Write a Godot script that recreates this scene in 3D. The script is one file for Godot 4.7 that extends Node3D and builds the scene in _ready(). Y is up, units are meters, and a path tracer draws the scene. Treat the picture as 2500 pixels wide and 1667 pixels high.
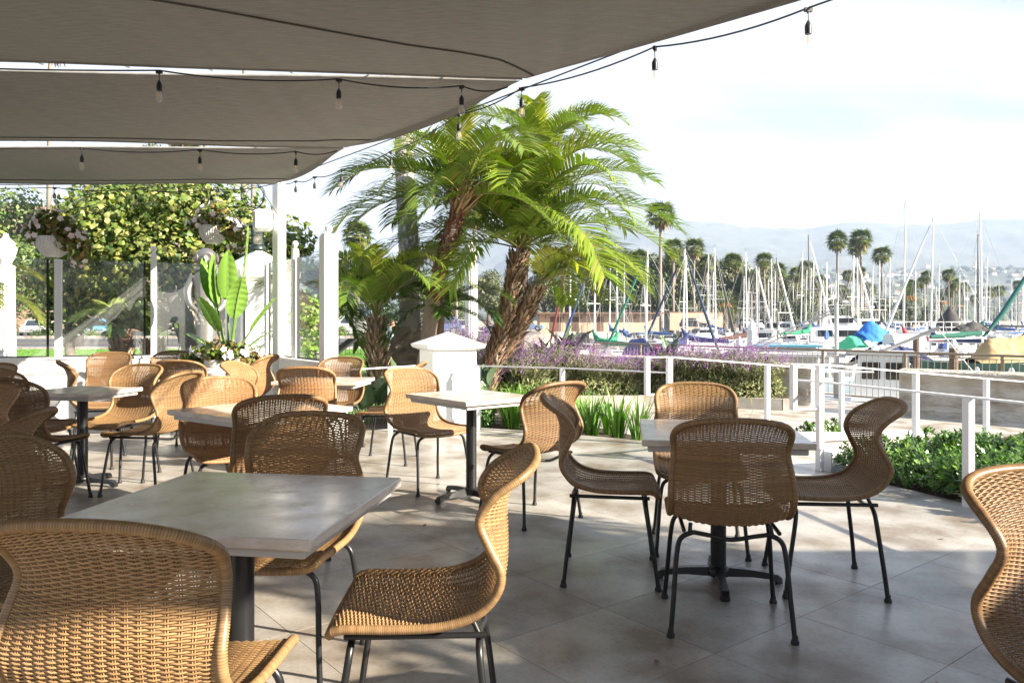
extends Node3D
# A shaded restaurant terrace with wicker chairs beside a palm garden and a marina.
# x right, y up, d = distance in front of the camera (z = -d). Metres.

var used := {}
var mats := {}
var rng := RandomNumberGenerator.new()

# ---------------------------------------------------------------- mesh builder
class MB:
	var v := PackedVector3Array()
	var n := PackedVector3Array()
	var c := PackedColorArray()
	var ix := PackedInt32Array()
	var col := Color(1, 1, 1)
	func put(p: Vector3, nn: Vector3) -> int:
		v.append(p); n.append(nn); c.append(col)
		return v.size() - 1
	func tri_i(a: int, b: int, d: int) -> void:   # counter-clockwise seen from outside
		ix.append(a); ix.append(d); ix.append(b)
	func tri(a: Vector3, b: Vector3, d: Vector3) -> void:
		var nn := (b - a).cross(d - a).normalized()
		var i := put(a, nn); put(b, nn); put(d, nn)
		tri_i(i, i + 1, i + 2)
	func quad(a: Vector3, b: Vector3, d: Vector3, e: Vector3) -> void:
		var nn := (d - a).cross(e - b).normalized()
		var i := put(a, nn); put(b, nn); put(d, nn); put(e, nn)
		tri_i(i, i + 1, i + 2); tri_i(i, i + 2, i + 3)
	func hull8(p: Array) -> void:   # 0-3 bottom ring, 4-7 top ring, both counter-clockwise seen from above
		quad(p[3], p[2], p[1], p[0]); quad(p[4], p[5], p[6], p[7])
		for k in 4:
			var m := (k + 1) % 4
			quad(p[k], p[m], p[m + 4], p[k + 4])
	func box(at: Vector3, size: Vector3, b := Basis.IDENTITY) -> void:
		var h := size * 0.5
		var p := []
		for y in [-1.0, 1.0]:
			for q in [[-1.0, 1.0], [1.0, 1.0], [1.0, -1.0], [-1.0, -1.0]]:
				p.append(at + b * Vector3(q[0] * h.x, y * h.y, q[1] * h.z))
		hull8(p)
	func cbox(at: Vector3, size: Vector3, ch: float, b := Basis.IDENTITY) -> void:   # box with chamfered top edges and corners
		var h := size * 0.5
		var rings := [[-h.y, ch], [-h.y + ch, 0.0], [h.y - ch, 0.0], [h.y, ch]]
		var pts := []
		for r in rings:
			var ring := []
			var ex: float = h.x - r[1]
			var ez: float = h.z - r[1]
			for q in [[-1, 1], [1, 1], [1, -1], [-1, -1]]:
				var sx: float = q[0]
				var sz: float = q[1]
				var a := Vector3(sx * (ex - ch), r[0], sz * ez)
				var e := Vector3(sx * ex, r[0], sz * (ez - ch))
				if sx * sz < 0:
					ring.append(at + b * e); ring.append(at + b * a)
				else:
					ring.append(at + b * a); ring.append(at + b * e)
			pts.append(ring)
		for k in 3:
			for j in 8:
				var m := (j + 1) % 8
				quad(pts[k][j], pts[k][m], pts[k + 1][m], pts[k + 1][j])
		for j in range(1, 7):
			tri(pts[3][0], pts[3][j], pts[3][j + 1])
			tri(pts[0][0], pts[0][j + 1], pts[0][j])
	func tube(p: PackedVector3Array, r: PackedFloat32Array, sides := 8, caps := true, flat := 1.0, ref := Vector3.ZERO) -> void:
		var cnt := p.size()
		var base := v.size()
		var t0 := (p[1] - p[0]).normalized()
		var u := ref
		if u == Vector3.ZERO:
			u = Vector3.UP if absf(t0.y) < 0.9 else Vector3.RIGHT
		u = (u - t0 * u.dot(t0)).normalized()
		for i in cnt:
			var t := (p[mini(i + 1, cnt - 1)] - p[maxi(i - 1, 0)]).normalized()
			u = (u - t * u.dot(t)).normalized()
			var w := t.cross(u)
			var rr := r[mini(i, r.size() - 1)]
			for k in sides:
				var a := TAU * k / sides
				var dirv := u * cos(a) * flat + w * sin(a)
				put(p[i] + dirv * rr, dirv.normalized())
		for i in cnt - 1:
			for k in sides:
				var a0 := base + i * sides + k
				var a1 := base + i * sides + (k + 1) % sides
				tri_i(a0, a1, a1 + sides); tri_i(a0, a1 + sides, a0 + sides)
		if caps:
			for e in 2:
				var o := base + (cnt - 1) * sides * e
				var cc := p[(cnt - 1) * e]
				var nn := (p[0] - p[1]).normalized() if e == 0 else (p[cnt - 1] - p[cnt - 2]).normalized()
				var ci := put(cc, nn)
				var ring := []
				for k in sides:
					ring.append(put(v[o + k], nn))
				for k in sides:
					if e == 0:
						tri_i(ci, ring[(k + 1) % sides], ring[k])
					else:
						tri_i(ci, ring[k], ring[(k + 1) % sides])
	func bar(a: Vector3, b: Vector3, r: float, sides := 6, r2 := -1.0) -> void:
		tube(PackedVector3Array([a, b]), PackedFloat32Array([r, r if r2 < 0 else r2]), sides)
	func beam(a: Vector3, b: Vector3, w: float, h: float) -> void:   # rectangular bar, w sideways, h upwards
		var t := (b - a).normalized()
		var s := t.cross(Vector3.UP)
		if s.length() < 0.05:
			s = Vector3.RIGHT
		s = s.normalized()
		var up := s.cross(t)
		var p := []
		for y in [-0.5, 0.5]:
			p.append(a + s * -w * 0.5 + up * h * y); p.append(a + s * w * 0.5 + up * h * y)
			p.append(b + s * w * 0.5 + up * h * y); p.append(b + s * -w * 0.5 + up * h * y)
		hull8(p)
	func lathe(prof: Array, segs := 16, at := Vector3.ZERO, b := Basis.IDENTITY, smooth := true) -> void:   # prof: [radius, y] bottom to top
		var m := prof.size()
		for i in m - 1:
			var p0: Vector2 = Vector2(prof[i][0], prof[i][1])
			var p1: Vector2 = Vector2(prof[i + 1][0], prof[i + 1][1])
			var e := p1 - p0
			var nn := Vector2(e.y, -e.x).normalized()
			var na := nn
			var nb := nn
			if smooth:
				if i > 0:
					var q := p0 - Vector2(prof[i - 1][0], prof[i - 1][1])
					var qn := Vector2(q.y, -q.x).normalized()
					if qn.dot(nn) > 0.5:
						na = (qn + nn).normalized()
				if i < m - 2:
					var q2 := Vector2(prof[i + 2][0], prof[i + 2][1]) - p1
					var qn2 := Vector2(q2.y, -q2.x).normalized()
					if qn2.dot(nn) > 0.5:
						nb = (qn2 + nn).normalized()
			var base := v.size()
			for k in segs:
				var a := TAU * k / segs
				var ca := cos(a)
				var sa := sin(a)
				put(at + b * Vector3(ca * p0.x, p0.y, -sa * p0.x), b * Vector3(ca * na.x, na.y, -sa * na.x))
				put(at + b * Vector3(ca * p1.x, p1.y, -sa * p1.x), b * Vector3(ca * nb.x, nb.y, -sa * nb.x))
			for k in segs:
				var a0 := base + k * 2
				var a1 := base + ((k + 1) % segs) * 2
				tri_i(a0, a1, a1 + 1); tri_i(a0, a1 + 1, a0 + 1)
	func ball(at: Vector3, r: Vector3, segs := 12, rings := 8) -> void:
		var base := v.size()
		for i in rings + 1:
			var th := PI * i / rings
			for k in segs:
				var a := TAU * k / segs
				var nn := Vector3(sin(th) * cos(a), -cos(th), -sin(th) * sin(a))
				put(at + nn * r, (nn / r).normalized())
		for i in rings:
			for k in segs:
				var a0 := base + i * segs + k
				var a1 := base + i * segs + (k + 1) % segs
				tri_i(a0, a1, a1 + segs); tri_i(a0, a1 + segs, a0 + segs)
	func grid(f: Callable, nu: int, nv: int, flip := false) -> void:   # f(u, w) -> point, smooth normals
		var base := v.size()
		for j in nv + 1:
			for i in nu + 1:
				put(f.call(float(i) / nu, float(j) / nv), Vector3.UP)
		for j in nv + 1:
			for i in nu + 1:
				var a := v[base + j * (nu + 1) + mini(i + 1, nu)] - v[base + j * (nu + 1) + maxi(i - 1, 0)]
				var b := v[base + mini(j + 1, nv) * (nu + 1) + i] - v[base + maxi(j - 1, 0) * (nu + 1) + i]
				var nn := a.cross(b)
				nn = nn.normalized() if nn.length() > 1e-9 else Vector3.UP
				n[base + j * (nu + 1) + i] = -nn if flip else nn
		for j in nv:
			for i in nu:
				var a0 := base + j * (nu + 1) + i
				var b0 := a0 + nu + 1
				if flip:
					tri_i(a0, b0 + 1, a0 + 1); tri_i(a0, b0, b0 + 1)
				else:
					tri_i(a0, a0 + 1, b0 + 1); tri_i(a0, b0 + 1, b0)
	func prism(poly: PackedVector2Array, y0: float, y1: float, ch := 0.0) -> void:   # poly in (x, d), extruded upwards
		var pl := poly
		if Geometry2D.is_polygon_clockwise(pl):
			pl.reverse()
		var t := Geometry2D.triangulate_polygon(pl)
		for i in range(0, t.size(), 3):
			var a := pl[t[i]]
			var b := pl[t[i + 1]]
			var d := pl[t[i + 2]]
			if (b - a).cross(d - a) < 0:
				var sw := b
				b = d
				d = sw
			tri(Vector3(a.x, y1, -a.y), Vector3(b.x, y1, -b.y), Vector3(d.x, y1, -d.y))
			if y0 < y1:
				tri(Vector3(a.x, y0, -a.y), Vector3(d.x, y0, -d.y), Vector3(b.x, y0, -b.y))
		if y0 < y1:
			for i in pl.size():
				var a := pl[i]
				var b := pl[(i + 1) % pl.size()]
				quad(Vector3(a.x, y0, -a.y), Vector3(b.x, y0, -b.y), Vector3(b.x, y1, -b.y), Vector3(a.x, y1, -a.y))
	func add(o: MB, xf: Transform3D) -> void:
		var base := v.size()
		for i in o.v.size():
			v.append(xf * o.v[i])
			n.append((xf.basis * o.n[i]).normalized())
			c.append(o.c[i])
		for i in o.ix:
			ix.append(base + i)
	func mesh() -> ArrayMesh:
		var a := []
		a.resize(Mesh.ARRAY_MAX)
		a[Mesh.ARRAY_VERTEX] = v
		a[Mesh.ARRAY_NORMAL] = n
		a[Mesh.ARRAY_COLOR] = c
		a[Mesh.ARRAY_INDEX] = ix
		var m := ArrayMesh.new()
		m.add_surface_from_arrays(Mesh.PRIMITIVE_TRIANGLES, a)
		return m

# ---------------------------------------------------------------- scene helpers
func P(x: float, y: float, d: float) -> Vector3:
	return Vector3(x, y, -d)

func numbered(parent: Node, called: String) -> String:
	var key := str(parent.get_instance_id()) + called
	var k: int = used.get(key, 0)
	used[key] = k + 1
	return called if k == 0 else "%s_%03d" % [called, k]

func meta(o: Node, label: String, category: String, group := "", kind := "") -> void:
	if label: o.set_meta("label", label)
	if category: o.set_meta("category", category)
	if group: o.set_meta("group", group)
	if kind: o.set_meta("kind", kind)

func thing(called: String, label: String, category: String, at := Vector3.ZERO, turn := 0.0, group := "") -> Node3D:
	var o := Node3D.new()
	o.name = numbered(self, called)
	add_child(o)
	o.position = at
	o.rotation.y = turn
	meta(o, label, category, group)
	return o

func part(parent: Node, called: String, m, mat: Material, at := Vector3.ZERO, kind := "") -> MeshInstance3D:
	var o := MeshInstance3D.new()
	o.mesh = m.mesh() if m is MB else m
	o.material_override = mat
	o.name = numbered(parent, called)
	parent.add_child(o)
	o.position = at
	if kind: o.set_meta("kind", kind)
	return o

func solo(called: String, m, mat: Material, label: String, category: String, at := Vector3.ZERO, group := "") -> MeshInstance3D:
	var o := part(self, called, m, mat, at)
	meta(o, label, category, group)
	return o

func struct(called: String, m, mat: Material) -> MeshInstance3D:
	var o := part(self, called, m, mat)
	o.set_meta("kind", "structure")
	return o

func dup(src: Node3D, at: Vector3, turn: float, label: String, group := "", scl := 1.0) -> Node3D:
	var o: Node3D = src.duplicate()
	var base: String = String(src.name).rstrip("0123456789").trim_suffix("_")
	o.name = numbered(self, base)
	add_child(o)
	o.position = at
	o.rotation = Vector3(0, turn, 0)
	o.scale = Vector3.ONE * scl
	o.set_meta("label", label)
	if group: o.set_meta("group", group)
	return o

# ---------------------------------------------------------------- materials (colours given as linear base colours)
func lin(r: float, g: float, b: float) -> Color:
	return Color(r, g, b).linear_to_srgb()

func mat(key: String, r := 0.5, g := 0.5, b := 0.5, rough := 0.6, metal := 0.0) -> StandardMaterial3D:
	if mats.has(key):
		return mats[key]
	var m := StandardMaterial3D.new()
	m.resource_name = key
	m.albedo_color = lin(r, g, b)
	m.roughness = rough
	m.metallic = metal
	mats[key] = m
	return m

func vmat(key: String, rough := 0.6, back := Color(0, 0, 0)) -> StandardMaterial3D:   # colour from the vertices
	if mats.has(key):
		return mats[key]
	var m := mat(key, 1, 1, 1, rough)
	m.vertex_color_use_as_albedo = true
	if back != Color(0, 0, 0):
		m.backlight_enabled = true
		m.backlight = back
	return m

func noise_tex(freq: float, octaves: int, ramp: Array, sd: int, size := 512, kind := FastNoiseLite.TYPE_SIMPLEX_SMOOTH, stretch := Vector2.ONE) -> ImageTexture:
	var nz := FastNoiseLite.new()
	nz.seed = sd
	nz.noise_type = kind
	nz.frequency = freq
	nz.fractal_octaves = octaves
	nz.fractal_gain = 0.55
	var im := nz.get_seamless_image(size, size)
	im.convert(Image.FORMAT_L8)
	var data := im.get_data()
	var lut := PackedByteArray()
	lut.resize(768)
	for i in 256:
		var t := i / 255.0
		var cc: Color = ramp[0][1]
		for k in ramp.size() - 1:
			if t >= ramp[k][0]:
				cc = (ramp[k][1] as Color).lerp(ramp[k + 1][1], clampf((t - ramp[k][0]) / maxf(ramp[k + 1][0] - ramp[k][0], 1e-5), 0, 1))
		lut[i * 3] = int(cc.r * 255); lut[i * 3 + 1] = int(cc.g * 255); lut[i * 3 + 2] = int(cc.b * 255)
	var out := PackedByteArray()
	out.resize(size * size * 3)
	for i in size * size:
		var k := data[i] * 3
		out[i * 3] = lut[k]; out[i * 3 + 1] = lut[k + 1]; out[i * 3 + 2] = lut[k + 2]
	return ImageTexture.create_from_image(Image.create_from_data(size, size, false, Image.FORMAT_RGB8, out))

func grey(a: float) -> Color:
	return Color(a, a, a)

func triplanar(m: StandardMaterial3D, scale: Vector3, world := true) -> void:
	m.uv1_triplanar = true
	m.uv1_world_triplanar = world
	m.uv1_scale = scale

func cr(a: float, b: float, c2: float, d: float, t: float) -> float:
	return 0.5 * (2.0 * b + (c2 - a) * t + (2.0 * a - 5.0 * b + 4.0 * c2 - d) * t * t + (3.0 * b - a - 3.0 * c2 + d) * t * t * t)

func curve(pts: Array, steps: int) -> PackedVector3Array:   # Catmull-Rom through the points
	var out := PackedVector3Array()
	for i in pts.size() - 1:
		var a: Vector3 = pts[maxi(i - 1, 0)]
		var b: Vector3 = pts[i]
		var e: Vector3 = pts[i + 1]
		var f: Vector3 = pts[mini(i + 2, pts.size() - 1)]
		for k in steps:
			out.append(b.cubic_interpolate(e, a, f, float(k) / steps))
	out.append(pts[-1])
	return out

# ---------------------------------------------------------------- camera, sky, sun
func build_camera() -> void:
	var cam := Camera3D.new()
	cam.position = Vector3(0, 1.30, 0)
	cam.near = 0.05
	cam.far = 20000.0
	cam.projection = Camera3D.PROJECTION_FRUSTUM
	cam.keep_aspect = Camera3D.KEEP_HEIGHT
	cam.size = 0.05 * 1667.0 / 1900.0
	cam.frustum_offset = Vector2(0, -0.05 * 53.5 / 1900.0)
	add_child(cam)
	cam.current = true
	# sky: thin high cloud, whiter towards the horizon
	var w := 1024
	var h := 512
	var nz := FastNoiseLite.new()
	nz.seed = 3
	nz.frequency = 1.0
	nz.fractal_octaves = 6
	nz.fractal_gain = 0.55
	var data := PackedFloat32Array()
	data.resize(w * h * 3)
	for j in h:
		var el := PI * (0.5 - (j + 0.5) / h)
		var up := maxf(sin(el), 0.0)
		for i in w:
			var az := TAU * (i + 0.5) / w
			var dir := Vector3(sin(az) * cos(el), sin(el), cos(az) * cos(el))
			var q := dir / (up + 0.16)
			var n := nz.get_noise_3d(q.x * 0.75, up * 2.0, q.z * 1.9) * 0.5 + 0.5
			var cl := smoothstep(0.30, 0.72, n + 0.34 * (1.0 - smoothstep(0.05, 0.55, up)))
			var blue := Color(0.30, 0.46, 0.78).lerp(Color(0.56, 0.70, 0.92), pow(1.0 - up, 3.0))
			var white := Color(0.87, 0.89, 0.92)
			var c := blue.lerp(white, cl * 0.86)
			if el < 0:
				c = Color(0.5, 0.52, 0.55)
			var o := (j * w + i) * 3
			data[o] = c.r; data[o + 1] = c.g; data[o + 2] = c.b
	var im := Image.create_from_data(w, h, false, Image.FORMAT_RGBF, data.to_byte_array())
	var pm := PanoramaSkyMaterial.new()
	pm.panorama = ImageTexture.create_from_image(im)
	pm.energy_multiplier = 0.25
	var sky := Sky.new()
	sky.sky_material = pm
	var env := Environment.new()
	env.background_mode = Environment.BG_SKY
	env.sky = sky
	env.tonemap_mode = Environment.TONE_MAPPER_LINEAR
	env.tonemap_exposure = 4.9
	env.sdfgi_enabled = true
	env.ssao_enabled = true
	env.ssil_enabled = true
	env.fog_enabled = true
	env.fog_density = 0.00021
	env.fog_light_color = Color(0.80, 0.88, 1.0)
	var we := WorldEnvironment.new()
	we.environment = env
	add_child(we)
	var sun := DirectionalLight3D.new()
	sun.light_energy = 1.5
	sun.light_color = Color(1.0, 0.955, 0.88)
	sun.light_angular_distance = 0.5
	sun.shadow_enabled = true
	add_child(sun)
	var to_sun := Vector3(0.917, 0.466, 0.398)
	sun.look_at_from_position(Vector3.ZERO, -to_sun, Vector3.UP)

# ---------------------------------------------------------------- wicker chair
const CZ := [-0.238, -0.20, -0.05, 0.09, 0.185, 0.235, 0.256, 0.258, 0.258, 0.282, 0.322, 0.345]
const CY := [0.428, 0.450, 0.438, 0.438, 0.460, 0.52, 0.60, 0.68, 0.76, 0.83, 0.882, 0.905]
const RZ := [-0.228, -0.20, -0.06, 0.07, 0.165, 0.222, 0.238, 0.205, 0.180, 0.222, 0.290, 0.330]
const RY := [0.440, 0.466, 0.466, 0.472, 0.500, 0.553, 0.615, 0.685, 0.755, 0.822, 0.866, 0.884]
const HW := [0.232, 0.236, 0.238, 0.24, 0.241, 0.243, 0.243, 0.236, 0.228, 0.236, 0.243, 0.240]

func knot(a: Array, t: float) -> float:
	var i := clampi(int(t), 0, a.size() - 2)
	return cr(a[maxi(i - 1, 0)], a[i], a[i + 1], a[mini(i + 2, a.size() - 1)], t - i)

func shell(s: float, t: float) -> Vector3:
	var w := pow(absf(s), 2.3)
	return Vector3(s * knot(HW, t), lerpf(knot(CY, t), knot(RY, t), w), lerpf(knot(CZ, t), knot(RZ, t), w))

func t_top(s: float) -> float:
	var q := clampf((absf(s) - 0.38) / 0.62, 0, 1)
	return 11.0 - 1.9 * (1.0 - sqrt(maxf(0.0, 1.0 - q * q))) - 0.45 * s * s

func t_front(s: float) -> float:
	var q := clampf((absf(s) - 0.66) / 0.34, 0, 1)
	return 0.9 * (1.0 - sqrt(maxf(0.0, 1.0 - q * q)))

func s_limit(t: float) -> float:   # how far a strand at t reaches sideways
	var lo := 0.0
	var hi := 1.0
	if t < t_top(1.0) and t > t_front(1.0):
		return 1.0
	for k in 18:
		var m := (lo + hi) * 0.5
		if t <= t_top(m) and t >= t_front(m):
			lo = m
		else:
			hi = m
	return lo

func shell_normal(s: float, t: float) -> Vector3:
	var a := shell(s + 0.01, t) - shell(s - 0.01, t)
	var b := shell(s, minf(t + 0.03, 11.0)) - shell(s, t - 0.03)
	return a.cross(b).normalized()

func wicker_tone() -> Color:
	var k := rng.randf_range(0.78, 1.12)
	return Color(0.36 * k, 0.208 * k * rng.randf_range(0.95, 1.04), 0.10 * k)

func make_chair() -> Node3D:
	var o := thing("wicker_chair", "", "chair")
	var weave := vmat("wicker", 0.42)
	weave.metallic_specular = 0.45
	var metal := mat("black_metal", 0.012, 0.012, 0.013, 0.34)
	var rows := []
	var t := 0.12
	while t < 10.95:
		rows.append(t)
		var dp := (shell(0, t + 0.05) - shell(0, t)).length() / 0.05
		t += 0.0056 / maxf(dp, 0.01)
	var nst := 19
	var seat := MB.new()
	var back := MB.new()
	for r in rows.size():
		var tt: float = rows[r]
		var lim := s_limit(tt)
		if lim < 0.08:
			continue
		var m := seat if tt < 4.1 else back
		m.col = wicker_tone()
		var pts := PackedVector3Array()
		var cnt := int(ceil(lim * (nst - 1))) * 2
		for k in cnt + 1:
			var s := -lim + 2.0 * lim * k / cnt
			var amp := 0.0043 * cos(PI * (s * 0.5 + 0.5) * (nst - 1) + PI * r) if absf(s) < 0.97 else 0.0
			pts.append(shell(s, tt) + shell_normal(s, tt) * amp)
		m.tube(pts, PackedFloat32Array([0.0025]), 4, false, 1.1)
	for k in nst:
		var s := -1.0 + 2.0 * k / (nst - 1)
		if k == 0 or k == nst - 1:
			continue
		for side in [-1.0, 1.0]:
			var ss: float = s + side * 0.011
			for h in 2:
				var m := seat if h == 0 else back
				m.col = wicker_tone()
				var a := t_front(ss) if h == 0 else 4.1
				var b := 4.1 if h == 0 else t_top(ss)
				var pts := PackedVector3Array()
				for q in 26:
					pts.append(shell(ss, lerpf(a, b, q / 25.0)))
				m.tube(pts, PackedFloat32Array([0.0016]), 4, false)
	part(o, "seat", seat, weave, Vector3.ZERO, "stuff")
	part(o, "backrest", back, weave, Vector3.ZERO, "stuff")
	# wrapped rim
	var path := []
	for k in 40:
		path.append(shell(1.0, lerpf(t_front(1.0), t_top(1.0), k / 40.0)))
	for k in 49:
		var a := PI * k / 48.0
		var s := cos(a)
		path.append(shell(s, t_top(s)))
	for k in 40:
		path.append(shell(-1.0, lerpf(t_top(1.0), t_front(1.0), (k + 1) / 41.0)))
	for k in 30:
		var s := -cos(PI * (k + 1) / 31.0)
		path.append(shell(s, t_front(s)))
	path.append(path[0])
	var fine := PackedVector3Array()
	var acc := 0.0
	var step := 0.0029
	for i in path.size() - 1:
		var a: Vector3 = path[i]
		var b: Vector3 = path[i + 1]
		var l := (b - a).length()
		while acc < l:
			fine.append(a.lerp(b, acc / l))
			acc += step
		acc -= l
	var rim := MB.new()
	var tone := wicker_tone()
	var sides := 8
	var u := Vector3.UP
	for i in fine.size():
		var tn := (fine[(i + 1) % fine.size()] - fine[(i - 1 + fine.size()) % fine.size()]).normalized()
		u = (u - tn * u.dot(tn)).normalized()
		var w := tn.cross(u)
		if i % 2 == 0:
			tone = wicker_tone()
		rim.col = tone
		var rad := 0.0140 if i % 2 == 0 else 0.0116
		if i % 2 == 1: rim.col = tone * 0.55
		for k in sides:
			var dv := u * cos(TAU * k / sides) + w * sin(TAU * k / sides)
			rim.put(fine[i] + dv * rad, dv)
	for i in fine.size():
		var j := (i + 1) % fine.size()
		for k in sides:
			var a0 := i * sides + k
			var a1 := i * sides + (k + 1) % sides
			var b0 := j * sides + k
			var b1 := j * sides + (k + 1) % sides
			rim.tri_i(a0, a1, b1); rim.tri_i(a0, b1, b0)
	part(o, "wrapped_rim", rim, weave)
	# metal frame
	for e in [[0.215, 0.182, 0.398], [-0.215, -0.172, 0.412]]:
		var zf: float = e[0] + signf(e[0]) * 0.012
		var zt: float = e[1]
		for sx in [-1.0, 1.0]:
			var leg := MB.new()
			leg.tube(curve([Vector3(sx * 0.245, 0.012, zf), Vector3(sx * 0.232, 0.16, lerpf(zf, zt, 0.36)), Vector3(sx * 0.218, 0.33, lerpf(zf, zt, 0.85)), Vector3(sx * 0.200, 0.395, zt), Vector3(sx * 0.150, 0.422, zt)], 5), PackedFloat32Array([0.0105]), 10)
			var l := part(o, "leg", leg, metal)
			var foot := MB.new()
			foot.lathe([[0.0, 0.0], [0.0165, 0.0], [0.0175, 0.008], [0.0125, 0.02], [0.0115, 0.034], [0.0, 0.034]], 12, Vector3(sx * 0.245, 0.0, zf))
			part(l, "foot_cap", foot, mat("black_rubber", 0.015, 0.015, 0.015, 0.6))
		var st := MB.new()
		var dip: float = e[2]
		st.tube(curve([Vector3(-0.152, 0.4215, zt), Vector3(-0.09, lerpf(0.422, dip, 0.45), zt), Vector3(0, dip, zt + 0.01 * signf(zt)), Vector3(0.09, lerpf(0.422, dip, 0.45), zt), Vector3(0.152, 0.4215, zt)], 5), PackedFloat32Array([0.0095]), 8)
		part(o, "stretcher", st, metal)
	for sx in [-1.0, 1.0]:
		var rail := MB.new()
		rail.bar(Vector3(sx * 0.19, 0.428, -0.19), Vector3(sx * 0.19, 0.432, 0.20), 0.009, 8)
		part(o, "seat_rail", rail, metal)
		var strut := MB.new()
		strut.bar(Vector3(sx * 0.165, 0.42, 0.182), Vector3(sx * 0.16, 0.455, 0.165), 0.0085, 8)
		part(o, "strut", strut, metal)
	return o

func chair(src: Node3D, first: bool, x: float, d: float, deg: float, label: String) -> void:
	var turn := -deg_to_rad(deg)
	var o := src
	if first:
		o.position = P(x, 0, d)
		o.rotation.y = turn
		o.set_meta("label", label)
		o.set_meta("group", "wicker chairs on the terrace")
	else:
		o = dup(src, P(x, 0, d), turn, label, "wicker chairs on the terrace")
	# each chair stands a touch differently and has weathered its own way
	var tint: float = [1.0, 0.9, 1.06, 0.95, 0.84, 1.0, 0.92][rng.randi() % 7]
	var warm := rng.randf_range(0.985, 1.03)
	var wm := vmat("wicker", 0.42)
	var key := "wicker_%d" % int(tint * 100)
	if not mats.has(key):
		var cp: StandardMaterial3D = wm.duplicate()
		cp.resource_name = key
		cp.albedo_color = Color(tint, tint * warm, tint * warm * 0.98)
		mats[key] = cp
	var k := rng.randf_range(-0.012, 0.012)
	for ch in o.get_children():
		if String(ch.name) in ["seat", "backrest", "wrapped_rim"]:
			(ch as Node3D).rotation.y = k
			(ch as MeshInstance3D).material_override = mats[key]

# ---------------------------------------------------------------- tables
func stone_mat() -> StandardMaterial3D:
	var key := "table_stone"
	if mats.has(key):
		return mats[key]
	var m := mat(key, 1, 1, 1, 0.2)
	m.albedo_texture = noise_tex(0.006, 6, [[0.0, lin(0.50, 0.41, 0.33)], [0.34, lin(0.60, 0.52, 0.44)], [0.55, lin(0.68, 0.60, 0.53)], [0.75, lin(0.73, 0.66, 0.595)], [1.0, lin(0.77, 0.71, 0.65)]], 5, 1024)
	m.roughness_texture = noise_tex(0.012, 4, [[0.0, grey(0.9)], [0.5, grey(0.62)], [1.0, grey(0.45)]], 9, 512)
	m.roughness = 0.34
	m.detail_enabled = true
	m.detail_blend_mode = BaseMaterial3D.BLEND_MODE_MUL
	m.detail_albedo = noise_tex(0.03, 4, [[0.0, grey(0.82)], [0.2, grey(0.93)], [0.30, grey(0.99)], [1.0, grey(1.0)]], 31, 1024)
	m.detail_uv_layer = BaseMaterial3D.DETAIL_UV_1
	triplanar(m, Vector3(0.9, 2.2, 0.9), true)
	return m

func table(x: float, d: float, deg: float, w: float, l: float, label: String, group: String) -> void:
	var o := thing("square_table", label, "table", P(x, 0, d), -deg_to_rad(deg), group)
	var metal := mat("black_metal", 0.012, 0.012, 0.013, 0.34)
	var top := MB.new()
	top.cbox(Vector3(0, 0.735, 0), Vector3(w, 0.030, l), 0.003)
	part(o, "tabletop", top, stone_mat())
	var under := MB.new()
	under.cbox(Vector3(0, 0.7055, 0), Vector3(w - 0.055, 0.029, l - 0.055), 0.003)
	part(o, "underframe", under, mat("grey_white_edge", 0.5, 0.48, 0.45, 0.5))
	var post := MB.new()
	post.lathe([[0.0385, 0.05], [0.0385, 0.69]], 20)
	part(o, "post", post, metal)
	table_feet(o, metal)

func table_feet(o: Node3D, metal: Material) -> void:
	var hub := MB.new()
	hub.lathe([[0.0, 0.03], [0.055, 0.03], [0.058, 0.06], [0.045, 0.078], [0.0, 0.078]], 16)
	part(o, "hub", hub, metal)
	for k in 4:
		var b := Basis(Vector3.UP, k * PI / 2)
		var a := MB.new()
		var rings := [[0.03, 0.026, 0.028, 0.072], [0.16, 0.022, 0.030, 0.064], [0.25, 0.023, 0.024, 0.052], [0.285, 0.024, 0.006, 0.045], [0.305, 0.020, 0.004, 0.028]]
		for i in rings.size() - 1:
			var q: Array = rings[i]
			var e: Array = rings[i + 1]
			a.hull8([b * Vector3(q[0], q[2], q[1]), b * Vector3(e[0], e[2], e[1]), b * Vector3(e[0], e[2], -e[1]), b * Vector3(q[0], q[2], -q[1]),
				b * Vector3(q[0], q[3], q[1] * 0.75), b * Vector3(e[0], e[3], e[1] * 0.75), b * Vector3(e[0], e[3], -e[1] * 0.75), b * Vector3(q[0], q[3], -q[1] * 0.75)])
		var f := part(o, "base_arm", a, metal)
		var g := MB.new()
		g.lathe([[0.0, 0.0], [0.014, 0.0], [0.014, 0.02], [0.0, 0.02]], 10, b * Vector3(0.285, 0, 0))
		part(f, "foot_pad", g, mat("black_rubber", 0.015, 0.015, 0.015, 0.6))

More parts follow.
